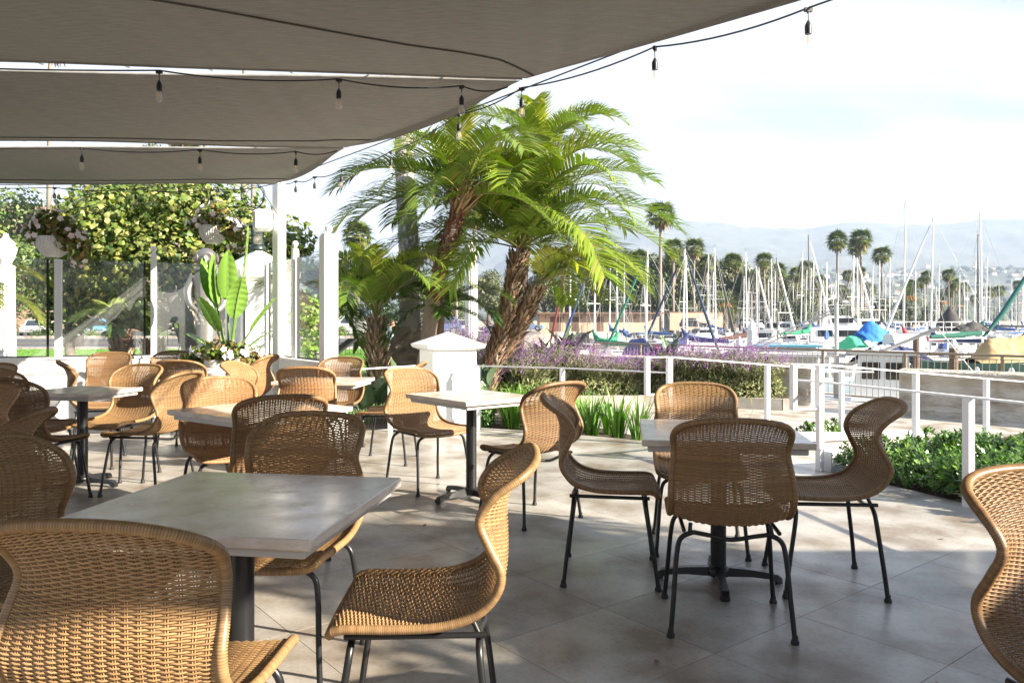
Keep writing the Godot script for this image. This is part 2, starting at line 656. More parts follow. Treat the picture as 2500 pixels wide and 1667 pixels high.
func build_furniture() -> void:
	var g := "square stone-topped tables"
	table(-0.83, 2.384, 8.7, 0.78, 0.775, "nearest stone-topped table, filling the lower left of the terrace", g)
	table(-0.297, 5.67, -39, 0.645, 0.773, "stone-topped table set cornerwise in front of the low white pillar", g)
	table(1.03, 3.88, 8.5, 0.765, 0.765, "stone-topped table ringed by four chairs on the right of the terrace", g)
	table(-1.72, 7.14, 5, 0.77, 0.62, "small stone-topped table with a sunlit edge beside the tall white post", g)
	table(-3.37, 6.10, 12, 0.62, 0.60, "stone-topped table reflecting the garden in front of the glass screen", g)
	table(-1.555, 4.83, 36, 0.77, 0.80, "stone-topped table standing cornerwise behind the nearest table", g)
	# round table
	var metal := mat("black_metal", 0.012, 0.012, 0.013, 0.34)
	var o := thing("round_table", "round stone-topped table with a paper on it by the flower planter", "table", P(-3.42, 0, 8.62), 0.4)
	var top := MB.new()
	top.lathe([[0.0, 0.72], [0.37, 0.72], [0.376, 0.726], [0.376, 0.744], [0.37, 0.75], [0.0, 0.75]], 40)
	part(o, "tabletop", top, stone_mat())
	var post := MB.new()
	post.lathe([[0.0385, 0.05], [0.0385, 0.718]], 16)
	part(o, "post", post, metal)
	table_feet(o, metal)
	var paper := MB.new()
	paper.box(Vector3(0, 0.004, 0), Vector3(0.21, 0.006, 0.28))
	solo("paper_menu", paper, mat("paper", 0.72, 0.72, 0.7, 0.7), "white folded paper lying on the round table", "menu", P(-3.22, 0.751, 8.52)).rotation.y = 0.6
	var ch := make_chair()
	var L := [
		[-0.82, 1.84, 4, "nearest chair, back turned to the camera in the bottom left corner"],
		[-0.275, 2.33, -91, "chair in side view at the right edge of the nearest table, seat half in sun"],
		[0.925, 3.378, 8, "chair seen square from behind, in front of the table with four chairs"],
		[1.536, 3.85, -83, "chair in side view facing left, right of the table with four chairs"],
		[0.506, 4.0, 97, "chair in side view facing right, left of the table with four chairs"],
		[1.07, 4.46, 189, "chair facing the camera across the table with four chairs"],
		[1.43, 1.73, 164, "sunlit chair cut off by the right edge of the photo"],
		[-0.87, 2.93, 188, "chair facing the camera on the far side of the nearest table"],
		[-1.31, 4.31, -24, "chair just behind the one that faces the nearest table, turned away"],
		[-1.83, 5.01, 146, "chair with a slanting patch of sun, behind the corner of the middle stone table"],
		[-0.65, 6.05, 140, "sunlit chair with the shadow of a tabletop across its back, left of the pillar table"],
		[0.117, 5.125, -40, "sunlit chair seen from behind at the right of the pillar table"],
		[-1.15, 7.17, -85, "chair mostly hidden, its seat and one top corner showing by the low pillar"],
		[-1.73, 6.72, -3, "chair facing away from the camera at the small table by the tall white post"],
		[-1.80, 7.76, 190, "chair facing the camera behind the small table by the tall white post"],
		[-2.30, 7.2, 100, "chair turned right with a dark curled top corner, left of the small table"],
		[-2.97, 8.62, -80, "chair in side view against the right glass screen wall, right of the round table"],
		[-3.33, 9.22, 192, "dark-backed chair facing the camera next to the flower planter"],
		[-3.22, 7.80, 0, "chair facing away from the camera in front of the round table"],
		[-4.22, 9.35, 184, "pale sunlit chair against the white wall left of the planter"],
		[-3.30, 6.47, 195, "chair facing the camera with a sunlit seat at the garden-reflecting table"],
		[-2.76, 5.91, -80, "chair in side view facing left at the garden-reflecting table"],
		[-4.02, 7.55, 62, "chair turned away with a curled left corner in front of the white wall"],
		[-4.72, 9.0, 165, "bleached sunlit chair behind the chair with the curled corner"],
		[-3.36, 5.5, 7, "chair seen from behind on the near side of the garden-reflecting table"],
		[-3.82, 6.2, 90, "chair whose seat shows left of the post of the garden-reflecting table"],
		[-4.62, 6.62, 180, "farthest back of the overlapping chair backs at the left edge"],
		[-3.17, 4.33, 186, "dark shaded chair back cut off by the left edge of the photo"],
		[-2.37, 3.31, -97, "chair seen from behind at the left edge, its top rim sloping down to the left"],
		[-1.41, 2.5, 98, "sunlit chair facing right at the left edge of the nearest table"],
	]
	for i in L.size():
		var q: Array = L[i]
		chair(ch, i == 0, q[0], q[1], q[2], q[3])

# ---------------------------------------------------------------- terrace, walls, canopy
const EDGE := [[-14.0, 9.4], [-6.6, 9.40], [-3.62, 10.86], [-1.95, 8.55], [-1.69, 9.13], [-1.44, 9.28], [-0.73, 9.45], [-0.38, 9.35], [0.14, 9.12], [0.57, 8.88], [1.05, 8.6], [1.50, 8.28], [1.95, 7.8], [2.35, 7.25], [2.70, 6.64], [2.98, 6.1], [3.20, 5.55], [3.42, 4.9], [3.62, 4.2], [3.80, 3.3], [3.9, 2.2], [3.95, 1.0], [3.95, -6.0], [-14.0, -6.0]]

func concrete(key: String, k: float, sd: int) -> StandardMaterial3D:
	if mats.has(key):
		return mats[key]
	if mats.has("floor_concrete") and key != "floor_concrete":
		var cp: StandardMaterial3D = mats["floor_concrete"].duplicate()
		cp.resource_name = key
		cp.albedo_color = lin(k, k, k)
		mats[key] = cp
		return cp
	var m := mat(key, 1, 1, 1, 1.0)
	m.albedo_color = lin(k, k, k)
	m.albedo_texture = noise_tex(0.0045, 6, [[0.0, lin(0.165, 0.125, 0.09)], [0.28, lin(0.235, 0.20, 0.16)], [0.45, lin(0.30, 0.27, 0.232)], [0.6, lin(0.35, 0.325, 0.288)], [0.75, lin(0.385, 0.36, 0.325)], [1.0, lin(0.45, 0.425, 0.385)]], sd, 1024)
	m.roughness_texture = noise_tex(0.006, 5, [[0.0, grey(0.62)], [0.45, grey(0.42)], [0.6, grey(0.33)], [1.0, grey(0.27)]], sd + 3, 512)
	m.detail_enabled = true
	m.detail_blend_mode = BaseMaterial3D.BLEND_MODE_MUL
	m.detail_albedo = noise_tex(0.02, 5, [[0.0, grey(0.86)], [0.25, grey(0.95)], [0.42, grey(0.99)], [0.6, grey(1.0)], [1.0, grey(1.0)]], sd + 7, 1024)
	m.detail_uv_layer = BaseMaterial3D.DETAIL_UV_2
	m.uv2_triplanar = true
	m.uv2_world_triplanar = true
	m.uv2_scale = Vector3.ONE * 1.7
	triplanar(m, Vector3.ONE * 0.37, true)
	return m

func poly(a: Array) -> PackedVector2Array:
	var out := PackedVector2Array()
	for q in a:
		out.append(Vector2(q[0], q[1]))
	return out

func build_terrace() -> void:
	var edge := poly(EDGE)
	var base := MB.new()
	base.prism(edge, -0.6, -0.010)
	var fl := struct("terrace_floor", base, mat("joint_dark", 0.16, 0.15, 0.135, 0.9))
	var tones := [concrete("floor_concrete", 1.0, 11), concrete("floor_concrete_pale", 1.10, 11), concrete("floor_concrete_dark", 0.88, 11)]
	var ax := Vector2(0.62, -0.785).normalized()
	var ay := Vector2(-ax.y, ax.x)
	var org := Vector2(0.79, 3.03)
	rng.seed = 4
	var gap := 0.0013
	var cell := 1.22
	for i in range(-14, 15):
		for j in range(-14, 15):
			var p := PackedVector2Array()
			for q in [[0, 0], [1, 0], [1, 1], [0, 1]]:
				p.append(org + ax * ((i + q[0]) * cell + (gap if q[0] == 0 else -gap)) + ay * ((j + q[1]) * cell + (gap if q[1] == 0 else -gap)))
			var cen := org + ax * (i + 0.5) * cell + ay * (j + 0.5) * cell
			if cen.y < -1.5 or cen.x < -8.0:
				continue
			for res in Geometry2D.intersect_polygons(p, edge):
				if Geometry2D.is_polygon_clockwise(res) or res.size() < 3:
					continue
				var pieces := [res]
				if cen.y < 4.6 and cen.y > 0.3:      # the near field is scored into smaller tiles
					pieces = []
					for a in 2:
						for b in 2:
							var p2 := PackedVector2Array()
							for q in [[0, 0], [1, 0], [1, 1], [0, 1]]:
								p2.append(org + ax * ((i + (a + q[0]) * 0.5) * cell + (gap if q[0] == 0 else -gap)) + ay * ((j + (b + q[1]) * 0.5) * cell + (gap if q[1] == 0 else -gap)))
							for r2 in Geometry2D.intersect_polygons(p2, edge):
								pieces.append(r2)
				for pc in pieces:
					var m := MB.new()
					m.prism(pc, -0.009, -0.0005 * rng.randf())
					part(fl, "slab", m, tones[[0, 0, 1, 2, 0, 2][rng.randi() % 6]])
	# white low wall with glass screens
	var white := mat("white_paint", 0.78, 0.78, 0.77, 0.45)
	white.heightmap_enabled = true
	white.heightmap_texture = noise_tex(0.02, 4, [[0.0, grey(0.0)], [1.0, grey(1.0)]], 77, 256)
	white.heightmap_scale = 0.25
	triplanar(white, Vector3.ONE * 1.1)
	var A := Vector2(-7.6, 8.92)
	var C := Vector2(-3.58, 10.80)
	var E := Vector2(-1.93, 8.42)
	wall("screen_wall", A, C, white, "low white wall carrying the left glass screens behind the tables")
	wall("screen_wall", C, E, white, "low white wall carrying the right glass screens, in shade")
	var post := mat("white_paint", 0, 0, 0)
	# mullions and posts (top with a small ball)
	# mullion distance along each wall, from the first point
	finial_post(A.lerp(C, 0.453), 0.085, 2.06, false, "slim white screen post under the left hanging basket")
	finial_post(A.lerp(C, 0.70), 0.075, 2.16, true, "slim white screen post with a ball top left of the metal statue")
	finial_post(C.lerp(E, 0.13), 0.06, 2.10, false, "thin white screen post at the corner by the big-leaved plant")
	finial_post(C.lerp(E, 0.52), 0.075, 2.16, true, "slim white screen post with a ball top beside the canopy post")
	finial_post(C.lerp(E, 0.955), 0.155, 2.20, true, "stout square white post with a ball top at the end of the glass screen")
	# canopy post
	var cp := thing("canopy_post", "tall white square post holding up the corner of the fabric canopy", "post", P(-2.98, 0, 9.95), 0.95)
	var s := MB.new()
	s.cbox(Vector3(0, 1.55, 0), Vector3(0.125, 3.1, 0.125), 0.008)
	part(cp, "shaft", s, white)
	s = MB.new()
	s.cbox(Vector3(0, 3.11, 0), Vector3(0.16, 0.02, 0.16), 0.004)
	part(cp, "cap_plate", s, white)
	var spk := thing("loudspeaker", "white rounded loudspeaker box fixed to the canopy post", "loudspeaker", P(-3.15, 2.42, 9.82), 0.3)
	s = MB.new()
	s.cbox(Vector3(0, 0.13, 0), Vector3(0.24, 0.27, 0.2), 0.035)
	part(spk, "housing", s, mat("white_plastic", 0.75, 0.75, 0.74, 0.4))
	s = MB.new()
	s.bar(Vector3(0.06, 0.13, 0.0), Vector3(0.16, 0.13, -0.09), 0.02, 8)
	part(spk, "bracket", s, mat("white_plastic", 0, 0, 0))
	# glass panes
	var glass := mat("window_glass", 0.9, 0.95, 0.93, 0.02)
	glass.transparency = BaseMaterial3D.TRANSPARENCY_ALPHA
	glass.albedo_color.a = 0.07
	var seal := mat("black_seal", 0.01, 0.01, 0.011, 0.5)
	pane(A.lerp(C, 0.06), A.lerp(C, 0.443), glass, seal, "left glass screen pane looking onto the lawn and the parked cars")
	pane(A.lerp(C, 0.463), A.lerp(C, 0.692), glass, seal, "middle glass screen pane in front of the stubby palm trunks")
	pane(A.lerp(C, 0.708), A.lerp(C, 0.975), glass, seal, "glass screen pane in front of the metal statue")
	pane(C.lerp(E, 0.145), C.lerp(E, 0.505), glass, seal, "glass screen pane in front of the big white gate pillar")
	pane(C.lerp(E, 0.535), C.lerp(E, 0.925), glass, seal, "glass screen pane between the ball-topped posts on the right")
	# short white pillar
	pillar("white_pillar", P(-0.80, 0, 9.66), 0.40, 0.56, 0.93, 0.215, "short white pillar with a pyramid cap at the edge of the terrace", white)

func wall(called: String, a: Vector2, b: Vector2, m: Material, label: String) -> void:
	var t := (b - a).normalized()
	var nn := Vector2(-t.y, t.x)
	if nn.y > 0: nn = -nn       # towards the terrace
	var o := thing(called, label, "wall")
	var body := MB.new()
	body.prism(PackedVector2Array([a, b, b - nn * 0.16, a - nn * 0.16]), -0.3, 0.62)
	part(o, "wall_body", body, m)
	body = MB.new()
	body.prism(PackedVector2Array([a + nn * 0.025 - t * 0.002, b + nn * 0.025 + t * 0.002, b - nn * 0.185 + t * 0.002, a - nn * 0.185 - t * 0.002]), 0.6205, 0.80)
	part(o, "upper_band", body, m)
	body = MB.new()
	body.prism(PackedVector2Array([a + nn * 0.05 - t * 0.004, b + nn * 0.05 + t * 0.004, b - nn * 0.21 + t * 0.004, a - nn * 0.21 - t * 0.004]), 0.8005, 0.825)
	part(o, "sill", body, m)

func finial_post(q: Vector2, w: float, top: float, fin: bool, label: String) -> void:
	var tall := w > 0.1
	var y0 := 0.0 if tall else 0.8255
	var o := thing("screen_post", label, "post", P(q.x, 0, q.y) + (P(0.03, 0, -0.16) if tall else P(0.035, 0, 0.07)), 0.43 if q.x < -3.7 else -0.96, "white posts of the glass screen")
	var m := MB.new()
	m.cbox(Vector3(0, (y0 + top) / 2, 0), Vector3(w, top - y0, w), 0.006)
	if fin:
		m.cbox(Vector3(0, top + 0.006, 0), Vector3(w * 0.86, 0.03, w * 0.86), 0.008)
	part(o, "shaft", m, mat("white_paint", 0, 0, 0))
	if fin:
		var b := MB.new()
		b.lathe([[0.018, top + 0.02], [0.018, top + 0.036], [0.034, top + 0.055], [0.04, top + 0.078], [0.03, top + 0.105], [0.0, top + 0.118]], 14)
		part(o, "ball_finial", b, mat("white_paint", 0, 0, 0))

func pane(a: Vector2, b: Vector2, glass: Material, seal: Material, label: String) -> void:
	var t := (b - a).normalized()
	var nn := Vector2(-t.y, t.x)
	if nn.y < 0: nn = -nn
	a += nn * 0.075
	b += nn * 0.075
	var o := thing("glass_pane", label, "glass screen")
	var g := MB.new()
	g.quad(P(a.x, 0.84, a.y), P(b.x, 0.84, b.y), P(b.x, 2.06, b.y), P(a.x, 2.06, a.y))
	part(o, "glass", g, glass)
	var s := MB.new()
	s.beam(P(a.x, 0.834, a.y), P(b.x, 0.834, b.y), 0.03, 0.016)
	part(o, "bottom_seal", s, seal)
	for e in [a + t * 0.012, b - t * 0.012]:
		s = MB.new()
		s.box(P(e.x, 1.455, e.y), Vector3(0.026, 1.225, 0.026), Basis(Vector3.UP, atan2(t.y, t.x)))
		part(o, "side_seal", s, seal)

func pillar(called: String, at: Vector3, turn: float, w: float, h: float, cap: float, label: String, m: Material) -> Node3D:
	var o := thing(called, label, "pillar", at, turn)
	var b := MB.new()
	b.cbox(Vector3(0, h / 2 - 0.15, 0), Vector3(w, h + 0.3, w), 0.008)
	part(o, "shaft", b, m)
	b = MB.new()
	var r := w / 2
	var k := r + w * 0.165
	var y1 := h + cap * 0.30
	for yy in [[h - 0.002, h + cap * 0.12, r + 0.02, k - 0.015], [h + cap * 0.12, y1, k - 0.015, k], [y1, h + cap, k, 0.012]]:
		var a: float = yy[2]
		var c: float = yy[3]
		b.hull8([Vector3(-a, yy[0], a), Vector3(a, yy[0], a), Vector3(a, yy[0], -a), Vector3(-a, yy[0], -a), Vector3(-c, yy[1], c), Vector3(c, yy[1], c), Vector3(c, yy[1], -c), Vector3(-c, yy[1], -c)])
	part(o, "pyramid_cap", b, m)
	return o

# canopy: three fabric panels hung between cables, right edge along a slanting cable
func edge_x(d: float) -> float:
	if d < 1.4: return 3.70 + (1.4 - d) * 0.35
	if d < 5.77: return 1.26 - (d - 4.14) * 0.89
	if d < 7.95: return -0.19 - (d - 5.77) * 0.77
	return -1.87 - (d - 7.95) * 0.63

func build_canopy() -> void:
	var m := mat("canopy_fabric", 0.31, 0.303, 0.288, 0.85)
	m.albedo_texture = noise_tex(0.02, 4, [[0.0, grey(0.80)], [0.5, grey(0.92)], [1.0, grey(1.0)]], 21, 512)
	m.heightmap_enabled = true
	m.heightmap_texture = noise_tex(0.09, 3, [[0.0, grey(0.0)], [1.0, grey(1.0)]], 22, 512)
	m.heightmap_scale = 0.12
	triplanar(m, Vector3(0.5, 1.0, 5.0))
	m.backlight_enabled = true
	m.backlight = Color(0.22, 0.215, 0.205)
	var seam := mat("canopy_seam", 0.085, 0.077, 0.068, 0.9)
	var rows := [[7.72, 9.72, 0.05, "far fabric canopy panel over the back tables"], [5.50, 7.60, 0.10, "middle fabric canopy panel between the two strings of bulbs"], [-0.6, 5.28, 0.17, "near fabric canopy panel overhead with a long seam"]]
	for q in rows:
		var d0: float = q[0]
		var d1: float = q[1]
		var sag: float = q[2]
		var o := thing("fabric_canopy", q[3], "canopy", Vector3.ZERO, 0, "fabric canopy panels")
		var f := func(u: float, w: float) -> Vector3:
			var d := lerpf(d0, d1, w)
			var er := edge_x(d) + 0.03 * sin(PI * w)
			var x := lerpf(-8.2, er, u)
			var tilt := (x + 8.0) * 0.055 * (1.0 if d1 < 9.0 else 0.15)     # gap lines run slightly away to the right
			d += w * w * 0.16 * smoothstep(0.55, 1.0, u) * (1.0 if d1 < 9.0 else 0.0)
			d += tilt - 0.42 * (1.0 if d1 < 9.0 else 0.15)
			er = edge_x(d) + 0.03 * sin(PI * w)
			x = lerpf(-8.2, er, u)
			var edge := clampf((er - x) / 1.6, 0, 1)
			var y := 3.0 - sag * 4.0 * w * (1.0 - w) * lerpf(0.35, 1.0, smoothstep(0, 1, edge))
			y += (0.014 * sin(x * 4.0 + d * 6.0) + 0.008 * sin((x - d) * 9.0) + 0.006 * sin(x * 13.0 + d * 4.0)) * (1.0 - edge) * smoothstep(0.0, 0.25, edge) * sin(PI * w) + 0.004 * sin(x * 2.1 + d * 3.0)
			return Vector3(x, y, -d)
		var g := MB.new()
		g.grid(f, 90, 36)
		part(o, "fabric", g, m)
		# seams
		for sw in ([0.31, 0.0] if d1 < 6.0 else [0.80]):
			var pts := PackedVector3Array()
			for k in 61:
				var u := k / 60.0
				var ws: float = sw
				if sw == 0.31: ws = 0.38 + 0.585 * u
				if sw == 0.0: ws = 0.60
				if u > 0.93: ws += (u - 0.93) * 0.3 * (1.0 if d1 < 6.0 else 0.4)
				pts.append(f.call(u, minf(ws, 0.99)) + Vector3(0, -0.006, 0))
			var sm := MB.new()
			sm.tube(pts, PackedFloat32Array([0.008]), 6, true, 0.6)
			part(o, "seam", sm, seam)
		for sw in [0.0, 1.0]:
			var pts := PackedVector3Array()
			for k in 61:
				pts.append(f.call(k / 60.0, sw))
			var sm := MB.new()
			sm.tube(pts, PackedFloat32Array([0.012]), 6, true)
			part(o, "hem", sm, m)
		var pts2 := PackedVector3Array()
		for k in 31:
			pts2.append(f.call(1.0, k / 30.0))
		var hm := MB.new()
		var f2 := func(u: float, w: float) -> Vector3:
			var a: Vector3 = f.call(1.0, u)
			return a + Vector3(0.03 * w, -0.05 * w * sin(PI * clampf(u, 0.03, 0.97)), 0.01 * w)
		hm.grid(f2, 30, 3)
		part(o, "side_flap", hm, m)
		# clips that hold the panel to the cable
		for k in 12:
			var p: Vector3 = f.call(0.18 + 0.068 * k, 1.0)
			var cl := MB.new()
			cl.bar(p, p + Vector3(0, 0.012, -0.10), 0.006, 6)
			part(o, "clip", cl, mat("steel", 0.5, 0.5, 0.5, 0.35, 1.0))
	# steel cables
	var cab := mat("dark_cable", 0.02, 0.02, 0.022, 0.6)
	var cs := [[P(-8.2, 3.02, 9.85), P(-2.98, 3.08, 9.95), "steel cable along the far edge of the canopy"], [P(-2.98, 3.08, 9.95), P(3.4, 3.1, 1.6), "steel cable along the slanting right edge of the canopy"]]
	for q in cs:
		var c := MB.new()
		c.tube(sagging(q[0], q[1], 0.03, 24), PackedFloat32Array([0.006]), 6)
		solo("steel_cable", c, cab, q[2], "cable")
	build_lights()

func sagging(a: Vector3, b: Vector3, sag: float, n: int) -> PackedVector3Array:
	var out := PackedVector3Array()
	for k in n + 1:
		var t := float(k) / n
		out.append(a.lerp(b, t) - Vector3(0, sag * 4 * t * (1 - t), 0))
	return out

func make_bulb() -> Node3D:
	var blk := mat("black_socket", 0.012, 0.012, 0.013, 0.45)
	var o := thing("light_bulb", "", "light bulb")
	var s := MB.new()
	s.box(Vector3(0, -0.012, 0), Vector3(0.05, 0.026, 0.02))
	s.bar(Vector3(0, -0.02, 0), Vector3(0, -0.035, 0), 0.011, 8, 0.006)
	s.bar(Vector3(0, -0.03, 0), Vector3(0.003, -0.085, 0), 0.0035, 6)
	part(o, "drop_cord", s, blk)
	s = MB.new()
	s.lathe([[0.0, -0.165], [0.02, -0.165], [0.0215, -0.13], [0.021, -0.11], [0.012, -0.092], [0.006, -0.08], [0.0, -0.08]], 14)
	part(o, "socket", s, blk)
	var gl := mat("bulb_glass", 0.97, 0.97, 0.97, 0.02)
	gl.transparency = BaseMaterial3D.TRANSPARENCY_ALPHA
	gl.albedo_color.a = 0.05
	s = MB.new()
	s.lathe([[0.0, -0.252], [0.012, -0.249], [0.022, -0.240], [0.0275, -0.226], [0.0275, -0.214], [0.023, -0.192], [0.0165, -0.172], [0.0155, -0.160]], 18)
	part(o, "glass_bulb", s, gl)
	s = MB.new()
	for k in 4:
		var a := TAU * k / 4
		s.bar(Vector3(cos(a) * 0.006, -0.175, sin(a) * 0.006), Vector3(cos(a) * 0.009, -0.226, sin(a) * 0.009), 0.0013, 4)
	part(o, "filament", s, mat("filament", 0.75, 0.42, 0.1, 0.4))
	o.scale = Vector3.ONE * 0.84
	return o

func build_lights() -> void:
	var cab := mat("black_cord", 0.012, 0.012, 0.013, 0.5)
	var src := make_bulb()
	var first := true
	var strings := [
		[[P(-5.2, 3.0, 4.94), P(-1.935, 2.955, 5.32), P(-1.36, 2.955, 5.36), P(-0.76, 2.96, 5.43), P(-0.03, 2.98, 5.62)], [1, 0, 0, 0], [P(-2.36, 2.965, 5.20), P(-1.20, 2.965, 5.385), P(-0.36, 2.97, 5.56)], "cord along the gap between the near and middle canopy panels", "near cord in the canopy gap"],
		[[P(-7.8, 3.0, 7.30), P(-4.2, 2.97, 7.52), P(-3.1, 2.97, 7.62), P(-2.3, 2.97, 7.7), P(-1.75, 2.99, 7.78)], [], [P(-4.15, 2.955, 7.50), P(-3.04, 2.955, 7.57), P(-2.13, 2.955, 7.66)], "cord along the gap between the middle and far canopy panels", "far cord in the canopy gap"],
		[[P(-2.98, 3.06, 9.93), P(-1.75, 2.94, 8.35), P(-0.45, 2.94, 6.5), P(0.2, 2.95, 5.7), P(1.25, 2.95, 4.45), P(2.2, 2.97, 3.2), P(3.4, 3.05, 1.6)], [], [P(-2.62, 2.98, 9.42), P(-2.28, 2.95, 8.98), P(-1.86, 2.94, 8.48), P(-1.18, 2.94, 7.58), P(-0.42, 2.93, 6.16), P(0.07, 2.945, 5.52), P(0.86, 2.94, 4.68), P(1.57, 2.95, 4.12)], "cord swinging along the slanting outer edge of the canopy", "cord along the outer canopy edge"],
		[[P(-8.0, 3.0, 9.70), P(-5.6, 2.96, 9.72), P(-4.2, 2.95, 9.78), P(-2.98, 3.04, 9.90)], [], [P(-5.72, 2.95, 9.72), P(-4.72, 2.94, 9.75), P(-3.80, 2.94, 9.82)], "cord along the far edge of the canopy above the hanging baskets", "cord above the baskets"],
	]
	for q in strings:
		var pts := PackedVector3Array()
		var ks: Array = q[0]
		# the cord droops a little between its bulbs
		var knots := [ks[0]]
		for b in q[2]:
			knots.append(b)
		knots.append(ks[-1])
		for i in knots.size() - 1:
			var seg := sagging(knots[i], knots[i + 1], 0.035, 10)
			for k in seg.size() - (1 if i < knots.size() - 2 else 0):
				pts.append(seg[k])
		var c := MB.new()
		c.tube(pts, PackedFloat32Array([0.0055]), 6)
		solo("string_light_cord", c, cab, "black " + q[3], "cord", Vector3.ZERO, "cords of the string lights")
		var n := 0
		for b in q[2]:
			n += 1
			var ord: String = ["first", "second", "third", "fourth", "fifth", "sixth", "seventh", "eighth"][n - 1]
			var lab: String = "clear filament bulb, %s from the %s on the %s" % [ord, "post" if q[4].ends_with("edge") else "left", q[4]]
			if first:
				src.position = b
				meta(src, lab, "light bulb", "hanging string-light bulbs")
				first = false
			else:
				dup(src, b, rng.randf() * 3.0, lab, "hanging string-light bulbs", 0.84)
	# loose loop of cable by the post
	var c := MB.new()
	for r in [0.15, 0.11, 0.13]:
		var pts := PackedVector3Array()
		for k in 29:
			var a := TAU * k / 28.0
			pts.append(P(-3.28 + r * cos(a) + (0.15 - r) * 0.6, 2.86 + r * 1.1 * sin(a), 9.86 + 0.03 * sin(a * 2 + r * 40)))
		c.tube(pts, PackedFloat32Array([0.0045]), 5, false)
	c.tube(sagging(P(-3.25, 3.03, 9.9), P(-2.9, 2.5, 9.85), -0.02, 8), PackedFloat32Array([0.004]), 5)
	solo("cable_coil", c, cab, "coil of spare black cable hanging by the canopy post", "cable coil")

# ---------------------------------------------------------------- plants
func blade(m: MB, a: Vector3, dirv: Vector3, up: Vector3, l: float, w: float, droop := 0.2) -> void:   # narrow pointed leaf, five corners
	var s := dirv.cross(up).normalized() * w * 0.5
	var mid := a + dirv * l * 0.5 + up * l * 0.03
	var tip := a + dirv * l - Vector3(0, l * droop, 0)
	var nn := s.cross(dirv).normalized()
	if nn.dot(up) < 0: nn = -nn
	var i := m.put(a - s * 0.5, nn)
	m.put(a + s * 0.5, nn); m.put(mid + s, nn); m.put(mid - s, nn); m.put(tip, nn)
	m.tri_i(i, i + 1, i + 2); m.tri_i(i, i + 2, i + 3); m.tri_i(i + 3, i + 2, i + 4)

func shade_of(base: Color, r: RandomNumberGenerator, spread := 0.22) -> Color:
	var k := r.randf_range(1.0 - spread, 1.0 + spread)
	return Color(base.r * k * r.randf_range(0.9, 1.15), base.g * k, base.b * k * r.randf_range(0.85, 1.15))

func frond(L: float, e0: float, bend: float, leaf: float, n: int, sd: int, green: Color, stalk := 0.14, vee := 0.35) -> MB:
	var r := RandomNumberGenerator.new()
	r.seed = sd
	var m := MB.new()
	var pts := PackedVector3Array()
	var rad := PackedFloat32Array()
	var p := Vector3.ZERO
	var N := 26
	var sway := r.randf_range(-0.25, 0.25)
	var tang := []
	for i in N + 1:
		var t := float(i) / N
		var ang := e0 - bend * pow(t, 1.35)
		var dv := Vector3(cos(ang), sin(ang), sway * t).normalized()
		pts.append(p)
		tang.append(dv)
		rad.append(lerpf(0.016, 0.003, t) * L / 2.5)
		p += dv * L / N
	m.col = Color(0.30, 0.30, 0.09)
	m.tube(pts, rad, 5)
	for k in n:
		for s: float in [-1.0, 1.0]:
			var t: float = lerpf(stalk, 0.99, (k + 0.5) / n) + r.randf_range(-0.004, 0.004)
			var f: float = clampf(t, 0, 0.999) * N
			var i := int(f)
			var q: Vector3 = pts[i].lerp(pts[i + 1], f - i)
			var tv: Vector3 = tang[i]
			var side := tv.cross(Vector3.UP).normalized() * s
			var up := side.cross(tv).normalized() * s
			var ll: float = leaf * (0.45 + 0.75 * sin(PI * clampf(0.12 + 0.72 * t, 0, 1))) * r.randf_range(0.88, 1.1)
			if t > 0.93: ll *= 0.75
			var fw := lerpf(0.55, 1.5, t)
			var dv := (side + tv * fw + up * (vee + r.randf_range(-0.15, 0.15))).normalized()
			m.col = shade_of(green, r, 0.25)
			if r.randf() < 0.04: m.col = Color(0.3, 0.24, 0.08)
			blade(m, q, dv, up, ll, 0.022 * leaf / 0.45 + 0.008, r.randf_range(0.04, 0.2))
	return m

func trunk_tube(pts: Array, r0: float, r1: float, sd: int, base: Color, knob := 0.0) -> MB:
	var m := MB.new()
	m.col = base
	var c := curve(pts, 10)
	var rad := PackedFloat32Array()
	var r := RandomNumberGenerator.new()
	r.seed = sd
	for i in c.size():
		rad.append(lerpf(r0, r1, float(i) / (c.size() - 1)) * (1.0 + r.randf_range(-knob, knob)))
	m.tube(c, rad, 14)
	return m

func boots(pts: Array, r0: float, r1: float, n: int, sd: int, cols: Array, l: float, w: float, lift := 0.5) -> MB:   # the cut leaf bases that clothe a palm trunk
	var m := MB.new()
	var r := RandomNumberGenerator.new()
	r.seed = sd
	var c := curve(pts, 12)
	for k in n:
		var t := (k + r.randf()) / n
		var f := clampf(t, 0, 0.999) * (c.size() - 1)
		var i := int(f)
		var q := c[i].lerp(c[i + 1], f - i)
		var tv := (c[i + 1] - c[i]).normalized()
		var a := k * 2.39996 + r.randf_range(-0.3, 0.3)
		var u := tv.cross(Vector3(0.3, 0.1, 1)).normalized()
		var out := u * cos(a) + tv.cross(u) * sin(a)
		var side := tv.cross(out)
		var rr := lerpf(r0, r1, t)
		m.col = shade_of(cols[r.randi() % cols.size()], r, 0.25)
		var ll := l * r.randf_range(0.6, 1.25)
		var ww := w * r.randf_range(0.7, 1.2)
		var b := q + out * rr * 0.92 - tv * ll * 0.3
		var tip := q + out * (rr + lift * ll * r.randf_range(0.5, 1.1)) + tv * ll * 0.7 + side * r.randf_range(-0.3, 0.3) * ll
		var th := out * 0.012
		m.tri(b - side * ww * 0.5, b + side * ww * 0.5, tip + side * ww * 0.2)
		m.tri(b - side * ww * 0.5, tip + side * ww * 0.2, tip - side * ww * 0.2)
		m.tri(b + side * ww * 0.5 - th, b - side * ww * 0.5 - th, tip - th * 2)
		m.quad(tip - side * ww * 0.2 - th, tip + side * ww * 0.2 - th, tip + side * ww * 0.2, tip - side * ww * 0.2)
	return m

